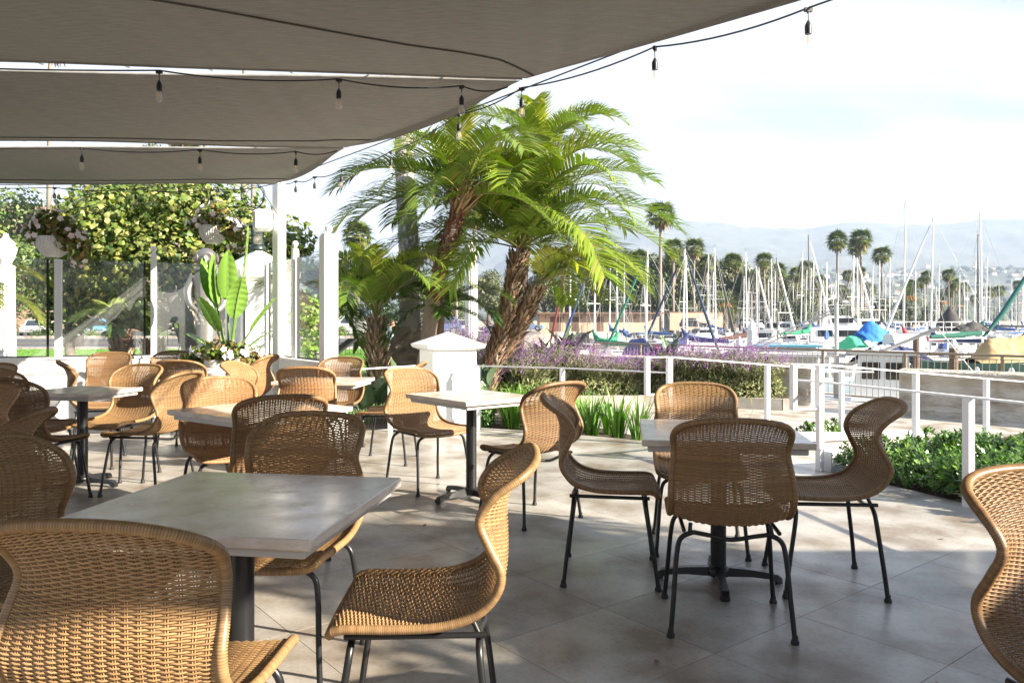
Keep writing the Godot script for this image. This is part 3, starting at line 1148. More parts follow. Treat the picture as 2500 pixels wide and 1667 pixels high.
func palm_crown(o: Node3D, at: Vector3, L: float, n: int, sd: int, green: Color, leaf: float, lo := -0.35, hi := 1.45, spread := TAU, from := 0.0) -> void:
	var leafm := vmat("palm_leaf", 0.42, Color(0.62, 0.72, 0.12))
	var r := RandomNumberGenerator.new()
	r.seed = sd
	var kinds := []
	for k in 7:
		var e := lerpf(hi, lo, k / 6.0)
		kinds.append(frond(L * lerpf(0.86, 1.0, sin(PI * k / 6.0)), e, lerpf(1.15, 1.95, clampf((e + 0.2) / 1.5, 0, 1)), leaf, 70, sd * 10 + k, green.lerp(Color(green.r * 1.7, green.g * 1.35, green.b), clampf(1.0 - k / 2.5, 0, 1))).mesh())
	for k in n:
		var f := float(k) / n
		var kind := clampi(int(f * 7.0), 0, 6)
		var p := part(o, "frond", kinds[kind], leafm, at)
		p.rotation = Vector3(r.randf_range(-0.14, 0.14), from + fmod(k * 2.39996, TAU) * spread / TAU + r.randf_range(-0.12, 0.12), r.randf_range(-0.12, 0.12))
		p.scale = Vector3.ONE * r.randf_range(0.86, 1.08)

func bark() -> StandardMaterial3D:
	var m := vmat("bark", 0.9)
	m.heightmap_enabled = true
	if m.heightmap_texture == null:
		m.heightmap_texture = noise_tex(0.03, 5, [[0.0, grey(0.0)], [1.0, grey(1.0)]], 55, 512)
		m.heightmap_scale = 2.0
		triplanar(m, Vector3(2.2, 1.2, 2.2), false)
	return m

func leaf_cloud(lobes: Array, count: int, size: float, cols: Array, sd: int, shape := 0, shell_bias := 0.45) -> MB:   # leaves through the volume of several lobes: [centre, radii]
	var m := MB.new()
	var r := RandomNumberGenerator.new()
	r.seed = sd
	var vol := []
	var tot := 0.0
	for q in lobes:
		var rr: Vector3 = q[1]
		tot += pow(rr.x * rr.y * rr.z, 0.75)
		vol.append(tot)
	for k in count:
		var pick := r.randf() * tot
		var li := 0
		while vol[li] < pick: li += 1
		var cc: Vector3 = lobes[li][0]
		var rr: Vector3 = lobes[li][1]
		var dv := Vector3(r.randfn(), r.randfn(), r.randfn()).normalized()
		var p := cc + dv * rr * pow(r.randf(), shell_bias)
		var nn := (dv + Vector3(r.randfn(), r.randfn() + 0.6, r.randfn()) * 0.55).normalized()
		var u := nn.cross(Vector3(r.randfn(), r.randfn(), r.randfn())).normalized()
		var w := nn.cross(u)
		var s := size * r.randf_range(0.6, 1.25)
		m.col = shade_of(cols[r.randi() % cols.size()], r, 0.2)
		if shape == 0:      # small diamond, folded
			var i := m.put(p - u * s * 0.5, nn)
			m.put(p + w * s * 0.3 + nn * s * 0.08, (nn + w * 0.4).normalized()); m.put(p + u * s * 0.5, nn); m.put(p - w * s * 0.3 + nn * s * 0.08, (nn - w * 0.4).normalized())
			m.tri_i(i, i + 2, i + 1); m.tri_i(i, i + 3, i + 2)
		elif shape == 1:    # lobed leaf
			var ci := m.put(p, nn)
			var pr := -1
			var f0 := -1
			for a in 7:
				var ang := TAU * a / 7.0
				var rad := s * (0.55 if a % 2 == 0 else 0.36)
				var id := m.put(p + (u * cos(ang) + w * sin(ang)) * rad - nn * s * 0.10, (nn + (u * cos(ang) + w * sin(ang)) * 0.25).normalized())
				if pr >= 0: m.tri_i(ci, pr, id)
				else: f0 = id
				pr = id
			m.tri_i(ci, pr, f0)
		else:               # tuft of three thin leaves
			for a in 3:
				var dd := (u * cos(a * 2.1) + w * sin(a * 2.1) + nn * 0.5).normalized()
				blade(m, p, dd, nn, s, s * 0.22, 0.15)
	return m

func leafy(key: String) -> StandardMaterial3D:
	return vmat(key, 0.5, Color(0.5, 0.68, 0.15))

func grow_palms() -> void:
	var bk := bark()
	var green := Color(0.20, 0.285, 0.036)
	# main clump: two leaning shaggy trunks
	var o := thing("date_palm", "big palm with two leaning shaggy trunks rising behind the sage bushes", "palm tree", P(-0.50, -0.1, 14.5))
	var tan := [Color(0.30, 0.215, 0.14), Color(0.24, 0.16, 0.095), Color(0.36, 0.28, 0.20), Color(0.20, 0.12, 0.07)]
	var t1 := [Vector3(0, 0, 0), Vector3(0.12, 0.55, 0), Vector3(0.34, 1.25, 0), Vector3(0.50, 1.9, 0), Vector3(0.62, 2.65, 0)]
	var t2 := [Vector3(0.28, 0.75, -0.05), Vector3(0.55, 1.15, -0.02), Vector3(0.80, 1.6, 0.0), Vector3(0.93, 2.0, 0.02)]
	part(o, "trunk", trunk_tube(t1, 0.16, 0.15, 1, Color(0.16, 0.105, 0.065), 0.06), bk)
	part(o, "trunk", trunk_tube(t2, 0.16, 0.13, 2, Color(0.18, 0.11, 0.065), 0.06), bk)
	part(o, "leaf_bases", boots(t1, 0.17, 0.16, 620, 3, tan, 0.17, 0.06, 0.45), bk, Vector3.ZERO, "stuff")
	part(o, "leaf_bases", boots(t2, 0.16, 0.14, 320, 4, tan, 0.17, 0.06, 0.45), bk, Vector3.ZERO, "stuff")
	palm_crown(o, Vector3(0.64, 2.72, 0), 3.45, 32, 11, green, 0.66, 0.30, 1.45)
	palm_crown(o, Vector3(0.95, 2.05, 0.02), 2.3, 8, 12, green, 0.5, 0.35, 1.0, 2.6, -1.1)
	# taller palm standing behind it
	o = thing("date_palm", "taller thin-trunked palm whose fronds rise above the big shaggy palm", "palm tree", P(0.30, -0.1, 17.2))
	var t3 := [Vector3(-0.2, 0, 0), Vector3(-0.12, 1.5, 0), Vector3(0.0, 3.0, 0), Vector3(0.30, 4.9, 0)]
	part(o, "trunk", trunk_tube(t3, 0.13, 0.10, 5, Color(0.08, 0.06, 0.05), 0.05), bk)
	part(o, "leaf_bases", boots(t3, 0.12, 0.11, 260, 6, [Color(0.15, 0.11, 0.08), Color(0.1, 0.075, 0.05)], 0.14, 0.05), bk, Vector3.ZERO, "stuff")
	palm_crown(o, Vector3(0.32, 4.95, 0), 2.5, 16, 13, green, 0.5, 0.25, 1.35)
	# reddish thin trunk
	o = thing("date_palm", "palm with a thin reddish leaning trunk between the grey trunk and the big palm", "palm tree", P(-1.55, -0.1, 13.0))
	var t4 := [Vector3(0, 0, 0), Vector3(0.12, 0.9, 0), Vector3(0.24, 1.7, 0), Vector3(0.40, 2.4, 0), Vector3(0.66, 3.25, 0)]
	part(o, "trunk", trunk_tube(t4, 0.135, 0.115, 7, Color(0.22, 0.17, 0.13), 0.03), bk)
	part(o, "leaf_bases", boots([t4[2], t4[3], t4[4]], 0.125, 0.13, 330, 8, [Color(0.16, 0.06, 0.03), Color(0.22, 0.09, 0.045), Color(0.12, 0.045, 0.025)], 0.11, 0.05, 0.35), bk, Vector3.ZERO, "stuff")
	part(o, "leaf_bases", boots([t4[4], Vector3(0.80, 3.6, 0)], 0.14, 0.17, 90, 9, [Color(0.42, 0.27, 0.13), Color(0.36, 0.22, 0.1)], 0.3, 0.06, 0.5), bk, Vector3.ZERO, "stuff")
	palm_crown(o, Vector3(0.72, 3.42, 0), 2.6, 20, 14, Color(0.15, 0.22, 0.032), 0.48, 0.05, 1.35)
	# small palm in front
	o = thing("date_palm", "small palm with a short stout trunk and upright fronds right of the stout white post", "palm tree", P(-2.31, -0.1, 13.5))
	var t5 := [Vector3(0, -0.1, 0), Vector3(-0.02, 0.5, 0), Vector3(-0.04, 1.0, 0), Vector3(-0.03, 1.38, 0)]
	part(o, "trunk", trunk_tube(t5, 0.17, 0.12, 15, Color(0.17, 0.12, 0.08), 0.06), bk)
	part(o, "leaf_bases", boots(t5, 0.18, 0.14, 420, 16, [Color(0.34, 0.24, 0.16), Color(0.28, 0.18, 0.11), Color(0.4, 0.31, 0.22), Color(0.16, 0.12, 0.09)], 0.17, 0.065, 0.5), bk, Vector3.ZERO, "stuff")
	palm_crown(o, Vector3(-0.03, 1.45, 0), 2.3, 18, 17, Color(0.15, 0.23, 0.035), 0.42, 0.85, 1.45)
	# low palm, dark fronds to the right
	o = thing("date_palm", "low palm with dark drooping fronds behind the white pillar", "palm tree", P(-1.36, -0.1, 14.2))
	var t6 := [Vector3(0, 0, 0), Vector3(0, 0.8, 0), Vector3(0.03, 1.55, 0)]
	part(o, "trunk", trunk_tube(t6, 0.12, 0.10, 18, Color(0.15, 0.11, 0.08), 0.05), bk)
	palm_crown(o, Vector3(0.03, 1.6, 0), 1.7, 9, 19, Color(0.045, 0.105, 0.022), 0.36, -0.05, 0.75)
	# palm behind the glass at the right screen
	o = thing("date_palm", "palm with hanging fronds seen between the canopy post and the stout white post", "palm tree", P(-3.62, -0.1, 14.8))
	part(o, "trunk", trunk_tube([Vector3(0, 0, 0), Vector3(-0.05, 1.0, 0), Vector3(0, 1.75, 0)], 0.15, 0.12, 20, Color(0.17, 0.12, 0.08), 0.05), bk)
	palm_crown(o, Vector3(0, 1.8, 0), 1.5, 18, 21, Color(0.12, 0.19, 0.03), 0.36, -0.3, 1.2)
	# stubby twin trunks behind the middle pane
	for q in [[-6.62, 13.2, 1.36, 24], [-6.20, 13.45, 1.22, 25]]:
		o = thing("stubby_palm", "stubby palm trunk with a %s mop of fronds behind the glass screen" % ["wide" if q[3] == 24 else "smaller"], "palm tree", P(q[0], -0.1, q[1]), 0, "twin stubby palms behind the glass")
		var tt := [Vector3(0, -0.2, 0), Vector3(0.02, 0.5, 0), Vector3(-0.02, q[2] - 0.2, 0)]
		part(o, "trunk", trunk_tube(tt, 0.19, 0.15, q[3], Color(0.2, 0.13, 0.08), 0.06), bk)
		part(o, "leaf_bases", boots(tt, 0.20, 0.17, 420, q[3] + 2, [Color(0.36, 0.22, 0.13), Color(0.30, 0.17, 0.1), Color(0.42, 0.3, 0.2)], 0.13, 0.06, 0.4), bk, Vector3.ZERO, "stuff")
		palm_crown(o, Vector3(0, q[2] - 0.15, 0), 0.9, 13, q[3] + 4, Color(0.10, 0.16, 0.04), 0.28, 0.6, 1.3)
	# left edge palm
	o = thing("date_palm", "palm with thin arching fronds at the left edge beside the white lamp column", "palm tree", P(-8.75, -0.1, 12.6))
	part(o, "trunk", trunk_tube([Vector3(0, 0, 0), Vector3(0, 1.0, 0), Vector3(0, 1.9, 0)], 0.14, 0.12, 30, Color(0.14, 0.1, 0.07), 0.05), bk)
	palm_crown(o, Vector3(0, 1.9, 0), 1.5, 10, 31, Color(0.16, 0.20, 0.035), 0.3, -0.3, 1.0)
	# big grey fan palm trunk in the middle
	o = thing("fan_palm", "thick grey palm trunk with a crisscross bark and a lumpy swollen foot", "palm tree", P(-2.10, -0.1, 15.6))
	var t7 := [Vector3(0.06, 1.15, 0), Vector3(0.04, 2.6, 0), Vector3(-0.05, 4.4, 0), Vector3(-0.12, 7.5, 0)]
	part(o, "trunk", trunk_tube(t7, 0.225, 0.17, 33, Color(0.30, 0.285, 0.27), 0.02), bk)
	part(o, "leaf_bases", boots([Vector3(0.05, 1.75, 0), t7[1], t7[2], t7[3]], 0.21, 0.17, 640, 34, [Color(0.55, 0.53, 0.51), Color(0.40, 0.38, 0.36), Color(0.62, 0.6, 0.58)], 0.17, 0.10, 0.18), bk, Vector3.ZERO, "stuff")
	var foot := MB.new()
	foot.col = Color(0.25, 0.2, 0.165)
	var nz := FastNoiseLite.new()
	nz.seed = 5
	nz.frequency = 2.6
	nz.fractal_octaves = 4
	var prof := [[0.0, 0.19], [0.10, 0.21], [0.22, 0.26], [0.36, 0.33], [0.52, 0.40], [0.68, 0.43], [0.82, 0.36], [1.0, 0.28], [1.2, 0.245]]
	foot.grid(func(u: float, w: float) -> Vector3:
		var f := w * (prof.size() - 1)
		var i := mini(int(f), prof.size() - 2)
		var y := lerpf(prof[i][0], prof[i + 1][0], f - i)
		var r := lerpf(prof[i][1], prof[i + 1][1], f - i)
		var a := u * TAU
		var p := Vector3(cos(a) * r, y * 1.05, -sin(a) * r)
		return p + Vector3(p.x, 0, p.z) * nz.get_noise_3dv(p * 2.0) * 0.45 + Vector3(0.10 if y < 0.45 else 0.0, 0, 0) * (0.45 - y), 48, 40)
	part(o, "swollen_foot", foot, bk)
	fan_crown(o, Vector3(-0.12, 7.6, 0), 1.3, 41)

func fan_mesh(r: RandomNumberGenerator, L: float, green: Color) -> MB:
	var m := MB.new()
	m.col = green
	var st := L * 0.5
	m.bar(Vector3.ZERO, Vector3(st, 0, 0), 0.012 * L, 3, 0.008 * L)
	for k in 13:
		var a := lerpf(-1.5, 1.5, k / 12.0)
		var dv := Vector3(cos(a), -0.22 * absf(a) * 0.5, sin(a)).normalized()
		m.col = shade_of(green, r, 0.25)
		blade(m, Vector3(st, 0, 0), dv, Vector3.UP, L * 0.62 * lerpf(1.0, 0.7, absf(a) / 1.5), L * 0.10, r.randf_range(0.1, 0.5))
	return m

func fan_crown(o: Node3D, at: Vector3, L: float, sd: int, n := 34, green := Color(0.11, 0.15, 0.035)) -> void:
	var r := RandomNumberGenerator.new()
	r.seed = sd
	var crown := MB.new()
	for k in n:
		var e := lerpf(1.25, -0.85, float(k) / n)
		var fm := fan_mesh(r, L * r.randf_range(0.85, 1.1), green.lerp(Color(0.16, 0.15, 0.05), clampf(-e * 0.7, 0, 1)))
		var b := Basis(Vector3.UP, k * 2.39996) * Basis(Vector3(0, 0, 1), e)
		crown.add(fm, Transform3D(b, at))
	part(o, "crown", crown, vmat("fan_leaf", 0.5, Color(0.4, 0.5, 0.12)))
	var skirt := MB.new()
	for k in 46:
		var a := k * 2.39996
		skirt.col = shade_of(Color(0.24, 0.17, 0.09), r, 0.25)
		var dv := Vector3(cos(a) * 0.45, -1.0, sin(a) * 0.45).normalized()
		blade(skirt, at + Vector3(cos(a), r.randf_range(-0.9, 0.2), sin(a)) * L * 0.12 * Vector3(1, 3, 1), dv, Vector3(cos(a), 0, sin(a)), L * r.randf_range(0.5, 0.85), L * 0.16, 0.1)
	part(o, "dead_skirt", skirt, vmat("bark_plain", 0.9))

# garden beds by the terrace
func sage_bush(sd: int, R: float, H: float) -> Array:
	var r := RandomNumberGenerator.new()
	r.seed = sd
	var leaf := MB.new()
	var flo := MB.new()
	for k in 330:
		var a := r.randf() * TAU
		var q := sqrt(r.randf())
		var lean := q * 1.0 + r.randf_range(-0.1, 0.1)
		var len := H * r.randf_range(0.75, 1.12)
		var out := Vector3(cos(a), 0, sin(a))
		var p := out * R * 0.25 * q
		var pts := []
		for i in 6:
			pts.append(p)
			var an := lean * (0.45 + 0.75 * i / 5.0)
			p += (out * sin(an) + Vector3.UP * cos(an)) * len / 5.5
		leaf.col = Color(0.22, 0.23, 0.13)
		leaf.tube(PackedVector3Array([pts[0], pts[2], pts[4]]), PackedFloat32Array([0.004]), 3, false)
		for i in range(1, 11):
			var f := i / 2.2
			var bi := mini(int(f), 4)
			var b: Vector3 = (pts[bi] as Vector3).lerp(pts[bi + 1], f - bi)
			for s in 4:
				var la := r.randf() * TAU
				leaf.col = shade_of(Color(0.25, 0.29, 0.12) if r.randf() < 0.75 else Color(0.34, 0.37, 0.22), r, 0.28)
				var dv := Vector3(cos(la), r.randf_range(-0.3, 0.7), sin(la)).normalized()
				blade(leaf, b, dv, Vector3.UP, r.randf_range(0.06, 0.12), 0.017, 0.3)
		if r.randf() < 0.66:
			var e: Vector3 = pts[5]
			var dv: Vector3 = ((pts[5] as Vector3) - pts[4]).normalized()
			dv = (dv + Vector3(0.25, 0.15, 0)).normalized()
			var sl := r.randf_range(0.16, 0.30)
			for i in 11:
				var c := e + dv * sl * i / 10.0 - Vector3(0, 0, 0)
				for s in 3:
					var la := r.randf() * TAU
					flo.col = shade_of([Color(0.36, 0.16, 0.44), Color(0.46, 0.25, 0.55), Color(0.58, 0.42, 0.65)][r.randi() % 3], r, 0.2)
					blade(flo, c, Vector3(cos(la), 0.5, sin(la)).normalized(), Vector3.UP, 0.024 * (1.15 - 0.07 * i), 0.014, 0.0)
	for k in 900:
		var a := r.randf() * TAU
		var el := r.randf_range(0.02, 1.25)
		var dd := Vector3(cos(a) * cos(el), sin(el) * 0.85, sin(a) * cos(el))
		var c := dd * H * 0.66 * r.randf_range(0.75, 1.0) + Vector3(0, 0.03, 0)
		leaf.col = shade_of([Color(0.30, 0.34, 0.15), Color(0.36, 0.37, 0.21), Color(0.22, 0.27, 0.10)][r.randi() % 3], r, 0.25)
		for s in 3:
			var d2 := (dd + Vector3(r.randfn(), r.randfn() + 0.4, r.randfn()) * 0.5).normalized()
			blade(leaf, c, d2, dd, r.randf_range(0.07, 0.13), 0.016, 0.25)
	return [leaf, flo]

func strap_clump(sd: int, n: int, L: float, w: float, green: Color) -> MB:
	var r := RandomNumberGenerator.new()
	r.seed = sd
	var m := MB.new()
	for k in n:
		var a := r.randf() * TAU
		var out := Vector3(cos(a), 0, sin(a))
		var len := L * r.randf_range(0.6, 1.15)
		var lean := r.randf_range(0.1, 0.9)
		m.col = shade_of(green, r, 0.28)
		var p := out * r.randf() * 0.08
		var side := Vector3(-out.z, 0, out.x)
		var pr := []
		for i in 6:
			var t := i / 5.0
			var an := lean * (0.35 + 1.5 * t * t)
			var ww := w * (0.7 + 0.6 * t) if t < 0.5 else w * 2.0 * (1.0 - t) + 0.001
			var nn := out * -cos(an) + Vector3.UP * sin(an)
			var id := m.put(p - side * ww * 0.5, nn)
			m.put(p + side * ww * 0.5, nn)
			pr.append(id)
			p += (out * sin(an) + Vector3.UP * cos(an)) * len / 5.0
		for i in 5:
			m.tri_i(pr[i], pr[i] + 1, pr[i + 1] + 1); m.tri_i(pr[i], pr[i + 1] + 1, pr[i + 1])
	return m

func hedge_shrub(sd: int) -> MB:   # rosettes of small glossy leaves
	var r := RandomNumberGenerator.new()
	r.seed = sd
	var m := MB.new()
	for k in 150:
		var dv := Vector3(r.randfn(), absf(r.randfn()) * 0.9 + 0.05, r.randfn()).normalized()
		var p := dv * Vector3(0.24, 0.27, 0.24) * pow(r.randf(), 0.35) + Vector3(0, 0.05, 0)
		var ax := (dv + Vector3(0, 0.5, 0)).normalized()
		var u := ax.cross(Vector3(0.3, 0.2, 1)).normalized()
		var w := ax.cross(u)
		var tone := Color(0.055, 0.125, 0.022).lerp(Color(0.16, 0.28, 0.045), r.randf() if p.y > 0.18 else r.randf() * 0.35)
		for q in 8:
			var a := q * 2.4
			m.col = shade_of(tone, r, 0.2)
			var d2 := ((u * cos(a) + w * sin(a)) + ax * (0.3 + 0.08 * q)).normalized()
			blade(m, p + ax * 0.004 * q, d2, ax, r.randf_range(0.035, 0.055), 0.022, -0.05)
	return m

func grow_beds() -> void:
	rng.seed = 21
	var soil := mat("soil", 0.075, 0.05, 0.035, 0.95)
	soil.heightmap_enabled = true
	soil.heightmap_texture = noise_tex(0.05, 5, [[0.0, grey(0)], [1.0, grey(1)]], 61, 512)
	soil.heightmap_scale = 4.0
	triplanar(soil, Vector3.ONE * 1.5)
	# raised bed with kerb
	var bed := [[-2.2, 14.6], [-0.4, 13.6], [0.55, 13.65], [0.85, 15.3], [2.6, 15.35], [4.2, 15.05], [5.1, 14.7], [5.5, 15.4], [4.6, 17.4], [2.0, 19.2], [-2.4, 20.0]]
	var m := MB.new()
	m.prism(poly(bed), -0.5, -0.22)
	struct("bed_soil", m, soil)
	m = MB.new()
	var kp := [Vector2(0.62, 13.6), Vector2(0.88, 15.22), Vector2(2.6, 15.27), Vector2(4.2, 14.97), Vector2(5.08, 14.62), Vector2(5.2, 14.6)]
	for i in kp.size() - 1:
		m.beam(P(kp[i].x, -0.31, kp[i].y), P(kp[i + 1].x, -0.31, kp[i + 1].y), 0.18, 0.24)
	solo("bed_kerb", m, concrete("kerb_concrete", 1.4, 11), "pale low concrete kerb round the purple sage bed", "kerb")
	var leafm := vmat("sage_leaf", 0.6, Color(0.3, 0.35, 0.15))
	var flom := vmat("sage_flower", 0.6, Color(0.5, 0.3, 0.6))
	var kinds := []
	for k in 3:
		var sb := sage_bush(100 + k, 0.8, 1.0)
		kinds.append([sb[0].mesh(), sb[1].mesh()])
	var spots := [[-0.9, 15.8, 1.05, "by the foot of the big palm"], [0.25, 15.6, 0.95, "just right of the big palm trunk"], [0.95, 16.2, 1.12, "in front of the bird-of-paradise leaves"], [1.55, 16.0, 0.92, "in the middle of the bed above the kerb"], [2.2, 16.1, 0.85, "low in the middle, left of the rail end loop"], [2.85, 16.2, 0.85, "behind the white rail end loop"], [3.5, 15.9, 1.0, "left half of the bright purple clump by the seat wall"], [4.15, 15.7, 1.12, "tallest of the bright purple clump by the seat wall"], [4.72, 15.4, 1.0, "at the right end of the bed against the seat wall"], [-0.35, 17.5, 1.25, "behind the big palm trunk"], [-1.55, 18.6, 1.5, "tall behind the white pillar cap"], [-0.75, 14.6, 0.7, "left of the palm foot behind the rail"]]
	for i in spots.size():
		var q: Array = spots[i]
		var o := thing("sage_bush", "purple-flowering sage bush " + q[3], "bush", P(q[0], -0.24, q[1]), 0.0, "purple sage bushes")
		part(o, "foliage", kinds[i % 3][0], leafm)
		part(o, "flower_spikes", kinds[i % 3][1], flom)
		o.scale = Vector3.ONE * q[2]
		o.rotation.y = rng.randf_range(-0.5, 0.5)
	# bird of paradise with stiff leaves behind the sage
	for q in [[1.35, 18.0, 0.95, "stiff-leaved bird-of-paradise plant rising behind the sage"], [0.75, 17.6, 0.75, "smaller stiff-leaved plant left of the bird-of-paradise"], [-0.55, 12.6, 0.55, "dark strap-leaved plant beside the palm foot"], [3.35, 16.6, 0.75, "pointed leaves with an orange flower standing in the purple sage"], [-1.62, 10.6, 0.62, "broad green blades behind the chair by the low pillar"], [-1.95, 10.2, 0.55, "dark green blades right of the stout white post"], [-1.25, 10.35, 0.5, "green blades at the foot of the white pillar"]]:
		var o := thing("blade_plant", q[3], "plant", P(q[0], -0.15, q[1]))
		o.set_meta("label", q[3])
		var r := RandomNumberGenerator.new()
		r.seed = int(q[0] * 100) + 900
		for k in 15:
			var b := MB.new()
			paddle(b, 0.62, 0.15, r, shade_of(Color(0.065, 0.115, 0.05), r, 0.25), 0.55)
			var p := part(o, "leaf", b, vmat("broad_leaf", 0.35, Color(0.4, 0.6, 0.12)))
			p.rotation = Vector3(0, k * 2.4, 0)
			p.position = Vector3(r.randf_range(-0.15, 0.15), 0, r.randf_range(-0.15, 0.15))
			p.scale = Vector3.ONE * (q[2] * r.randf_range(0.85, 1.35))
	# strap-leaved border right along the terrace edge
	m = MB.new()
	m.prism(poly([[-2.2, 9.4], [-0.3, 9.5], [0.15, 9.3], [0.62, 9.0], [1.1, 8.68], [1.50, 8.36], [1.62, 8.75], [1.2, 9.6], [0.2, 10.9], [-0.6, 11.4], [-2.6, 11.2]]), -0.5, -0.06)
	struct("border_soil", m, soil)
	var cl := []
	for k in 3:
		cl.append(strap_clump(200 + k, 52, 0.52, 0.022, Color(0.13, 0.27, 0.035)).mesh())
	var lm := vmat("strap_leaf", 0.4, Color(0.5, 0.7, 0.1))
	var places := [[0.02, 9.75], [0.32, 9.5], [0.62, 9.3], [0.92, 9.1], [1.2, 8.85], [1.42, 8.75], [0.5, 9.75], [0.85, 9.5], [1.15, 9.25], [0.15, 10.2], [-0.30, 10.1], [-0.05, 10.0], [-0.35, 9.85], [0.75, 10.0], [0.45, 10.4]]
	for i in places.size():
		var o := solo("strap_leaf_clump", cl[i % 3], lm, "clump of bright green strap leaves in the border along the terrace edge", "plant", P(places[i][0], -0.07, places[i][1]), "strap-leaf clumps along the terrace edge")
		o.rotation.y = rng.randf() * 6.0
		o.scale = Vector3.ONE * rng.randf_range(0.85, 1.15)
	var wf := MB.new()
	var r2 := RandomNumberGenerator.new()
	r2.seed = 8
	for k in 26:
		wf.col = Color(0.75, 0.75, 0.7)
		var c := Vector3(r2.randfn() * 0.14, 0.16 + r2.randf() * 0.2, r2.randfn() * 0.1)
		for s in 5:
			blade(wf, c, Vector3(cos(s * 1.26), 0.3, sin(s * 1.26)).normalized(), Vector3.UP, 0.035, 0.022, 0.0)
	var ib := thing("white_flower_shrub", "low shrub with small white flowers at the foot of the white pillar", "shrub", P(-0.42, -0.06, 9.75))
	part(ib, "foliage", leaf_cloud([[Vector3(0, 0.17, 0), Vector3(0.24, 0.2, 0.16)]], 700, 0.045, [Color(0.05, 0.12, 0.03), Color(0.1, 0.2, 0.04)], 77), leafy("shrub_leaf"))
	part(ib, "flowers", wf, flom)
	# clipped hedge wedge between terrace and ramp
	m = MB.new()
	m.prism(poly([[2.80, 6.72], [3.06, 6.18], [3.28, 5.6], [3.5, 4.95], [3.72, 4.2], [3.95, 3.2], [8.0, 5.5], [6.3, 9.35], [5.3, 8.55]]), -0.5, -0.02)
	struct("hedge_soil", m, soil)
	var hk := []
	for k in 3:
		hk.append(hedge_shrub(300 + k).mesh())
	var hm := vmat("hedge_leaf", 0.28, Color(0.35, 0.5, 0.08))
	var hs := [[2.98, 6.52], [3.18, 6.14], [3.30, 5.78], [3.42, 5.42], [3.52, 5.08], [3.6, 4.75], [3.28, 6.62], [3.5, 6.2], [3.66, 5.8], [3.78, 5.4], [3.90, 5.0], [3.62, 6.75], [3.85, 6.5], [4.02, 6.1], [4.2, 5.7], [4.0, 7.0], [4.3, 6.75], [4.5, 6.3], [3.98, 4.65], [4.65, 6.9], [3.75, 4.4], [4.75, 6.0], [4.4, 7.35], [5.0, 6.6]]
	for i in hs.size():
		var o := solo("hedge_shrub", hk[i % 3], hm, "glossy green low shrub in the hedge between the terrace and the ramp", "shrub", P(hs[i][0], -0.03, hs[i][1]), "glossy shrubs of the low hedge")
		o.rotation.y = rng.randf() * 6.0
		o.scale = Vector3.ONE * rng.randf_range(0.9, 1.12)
	for q in [[3.88, 10.05, 1.0], [4.12, 10.2, 1.1]]:
		var o := solo("hedge_shrub", hk[0], hm, "small round shrub %s behind the white ramp kerb" % ["on the left" if q[2] == 1.0 else "on the right"], "shrub", P(q[0], -0.3, q[1]))
		o.scale = Vector3.ONE * q[2] * 0.85

func paddle(m: MB, l: float, w: float, r: RandomNumberGenerator, col: Color, stalk: float) -> void:   # stalk and a broad pointed leaf, growing up and outwards along x
	m.col = Color(col.r * 1.2, col.g * 1.15, col.b)
	var lean := r.randf_range(0.05, 0.35)
	var a := Vector3.ZERO
	var b := Vector3(sin(lean), cos(lean), 0) * stalk
	m.tube(PackedVector3Array([a, a.lerp(b, 0.5) + Vector3(-0.02, 0, 0), b]), PackedFloat32Array([0.014, 0.011, 0.009]), 6)
	var bend := r.randf_range(0.2, 0.8)
	var fold := r.randf_range(0.2, 0.5)
	m.col = col
	m.grid(func(u: float, q: float) -> Vector3:
		var t := q
		var an := lean + bend * t
		var c := b + Vector3(sin(lean + bend * t * 0.5), cos(lean + bend * t * 0.5), 0) * l * t
		var ww := w * sin(PI * pow(clampf(t, 0, 1), 0.75)) * (u - 0.5) * 2.0
		var nn := Vector3(-cos(an), sin(an), 0)
		return c + Vector3(0, 0, ww) + nn * (absf(ww) * fold + sin(t * 38.0 + absf(u - 0.5) * 6.0) * 0.0025), 8, 18)

# ---------------------------------------------------------------- ramp, rails, promenade, seat walls
const RD := Vector2(0.79, 0.613)     # direction of the ramp

func post_at(o: Node3D, x: float, y0: float, y1: float, d: float, w: float, m: Material, turn: float) -> void:
	var b := MB.new()
	b.box(Vector3(0, (y0 + y1) / 2, 0), Vector3(w, y1 - y0, w))
	var p := part(o, "post", b, m, P(x, 0, d))
	p.rotation.y = turn

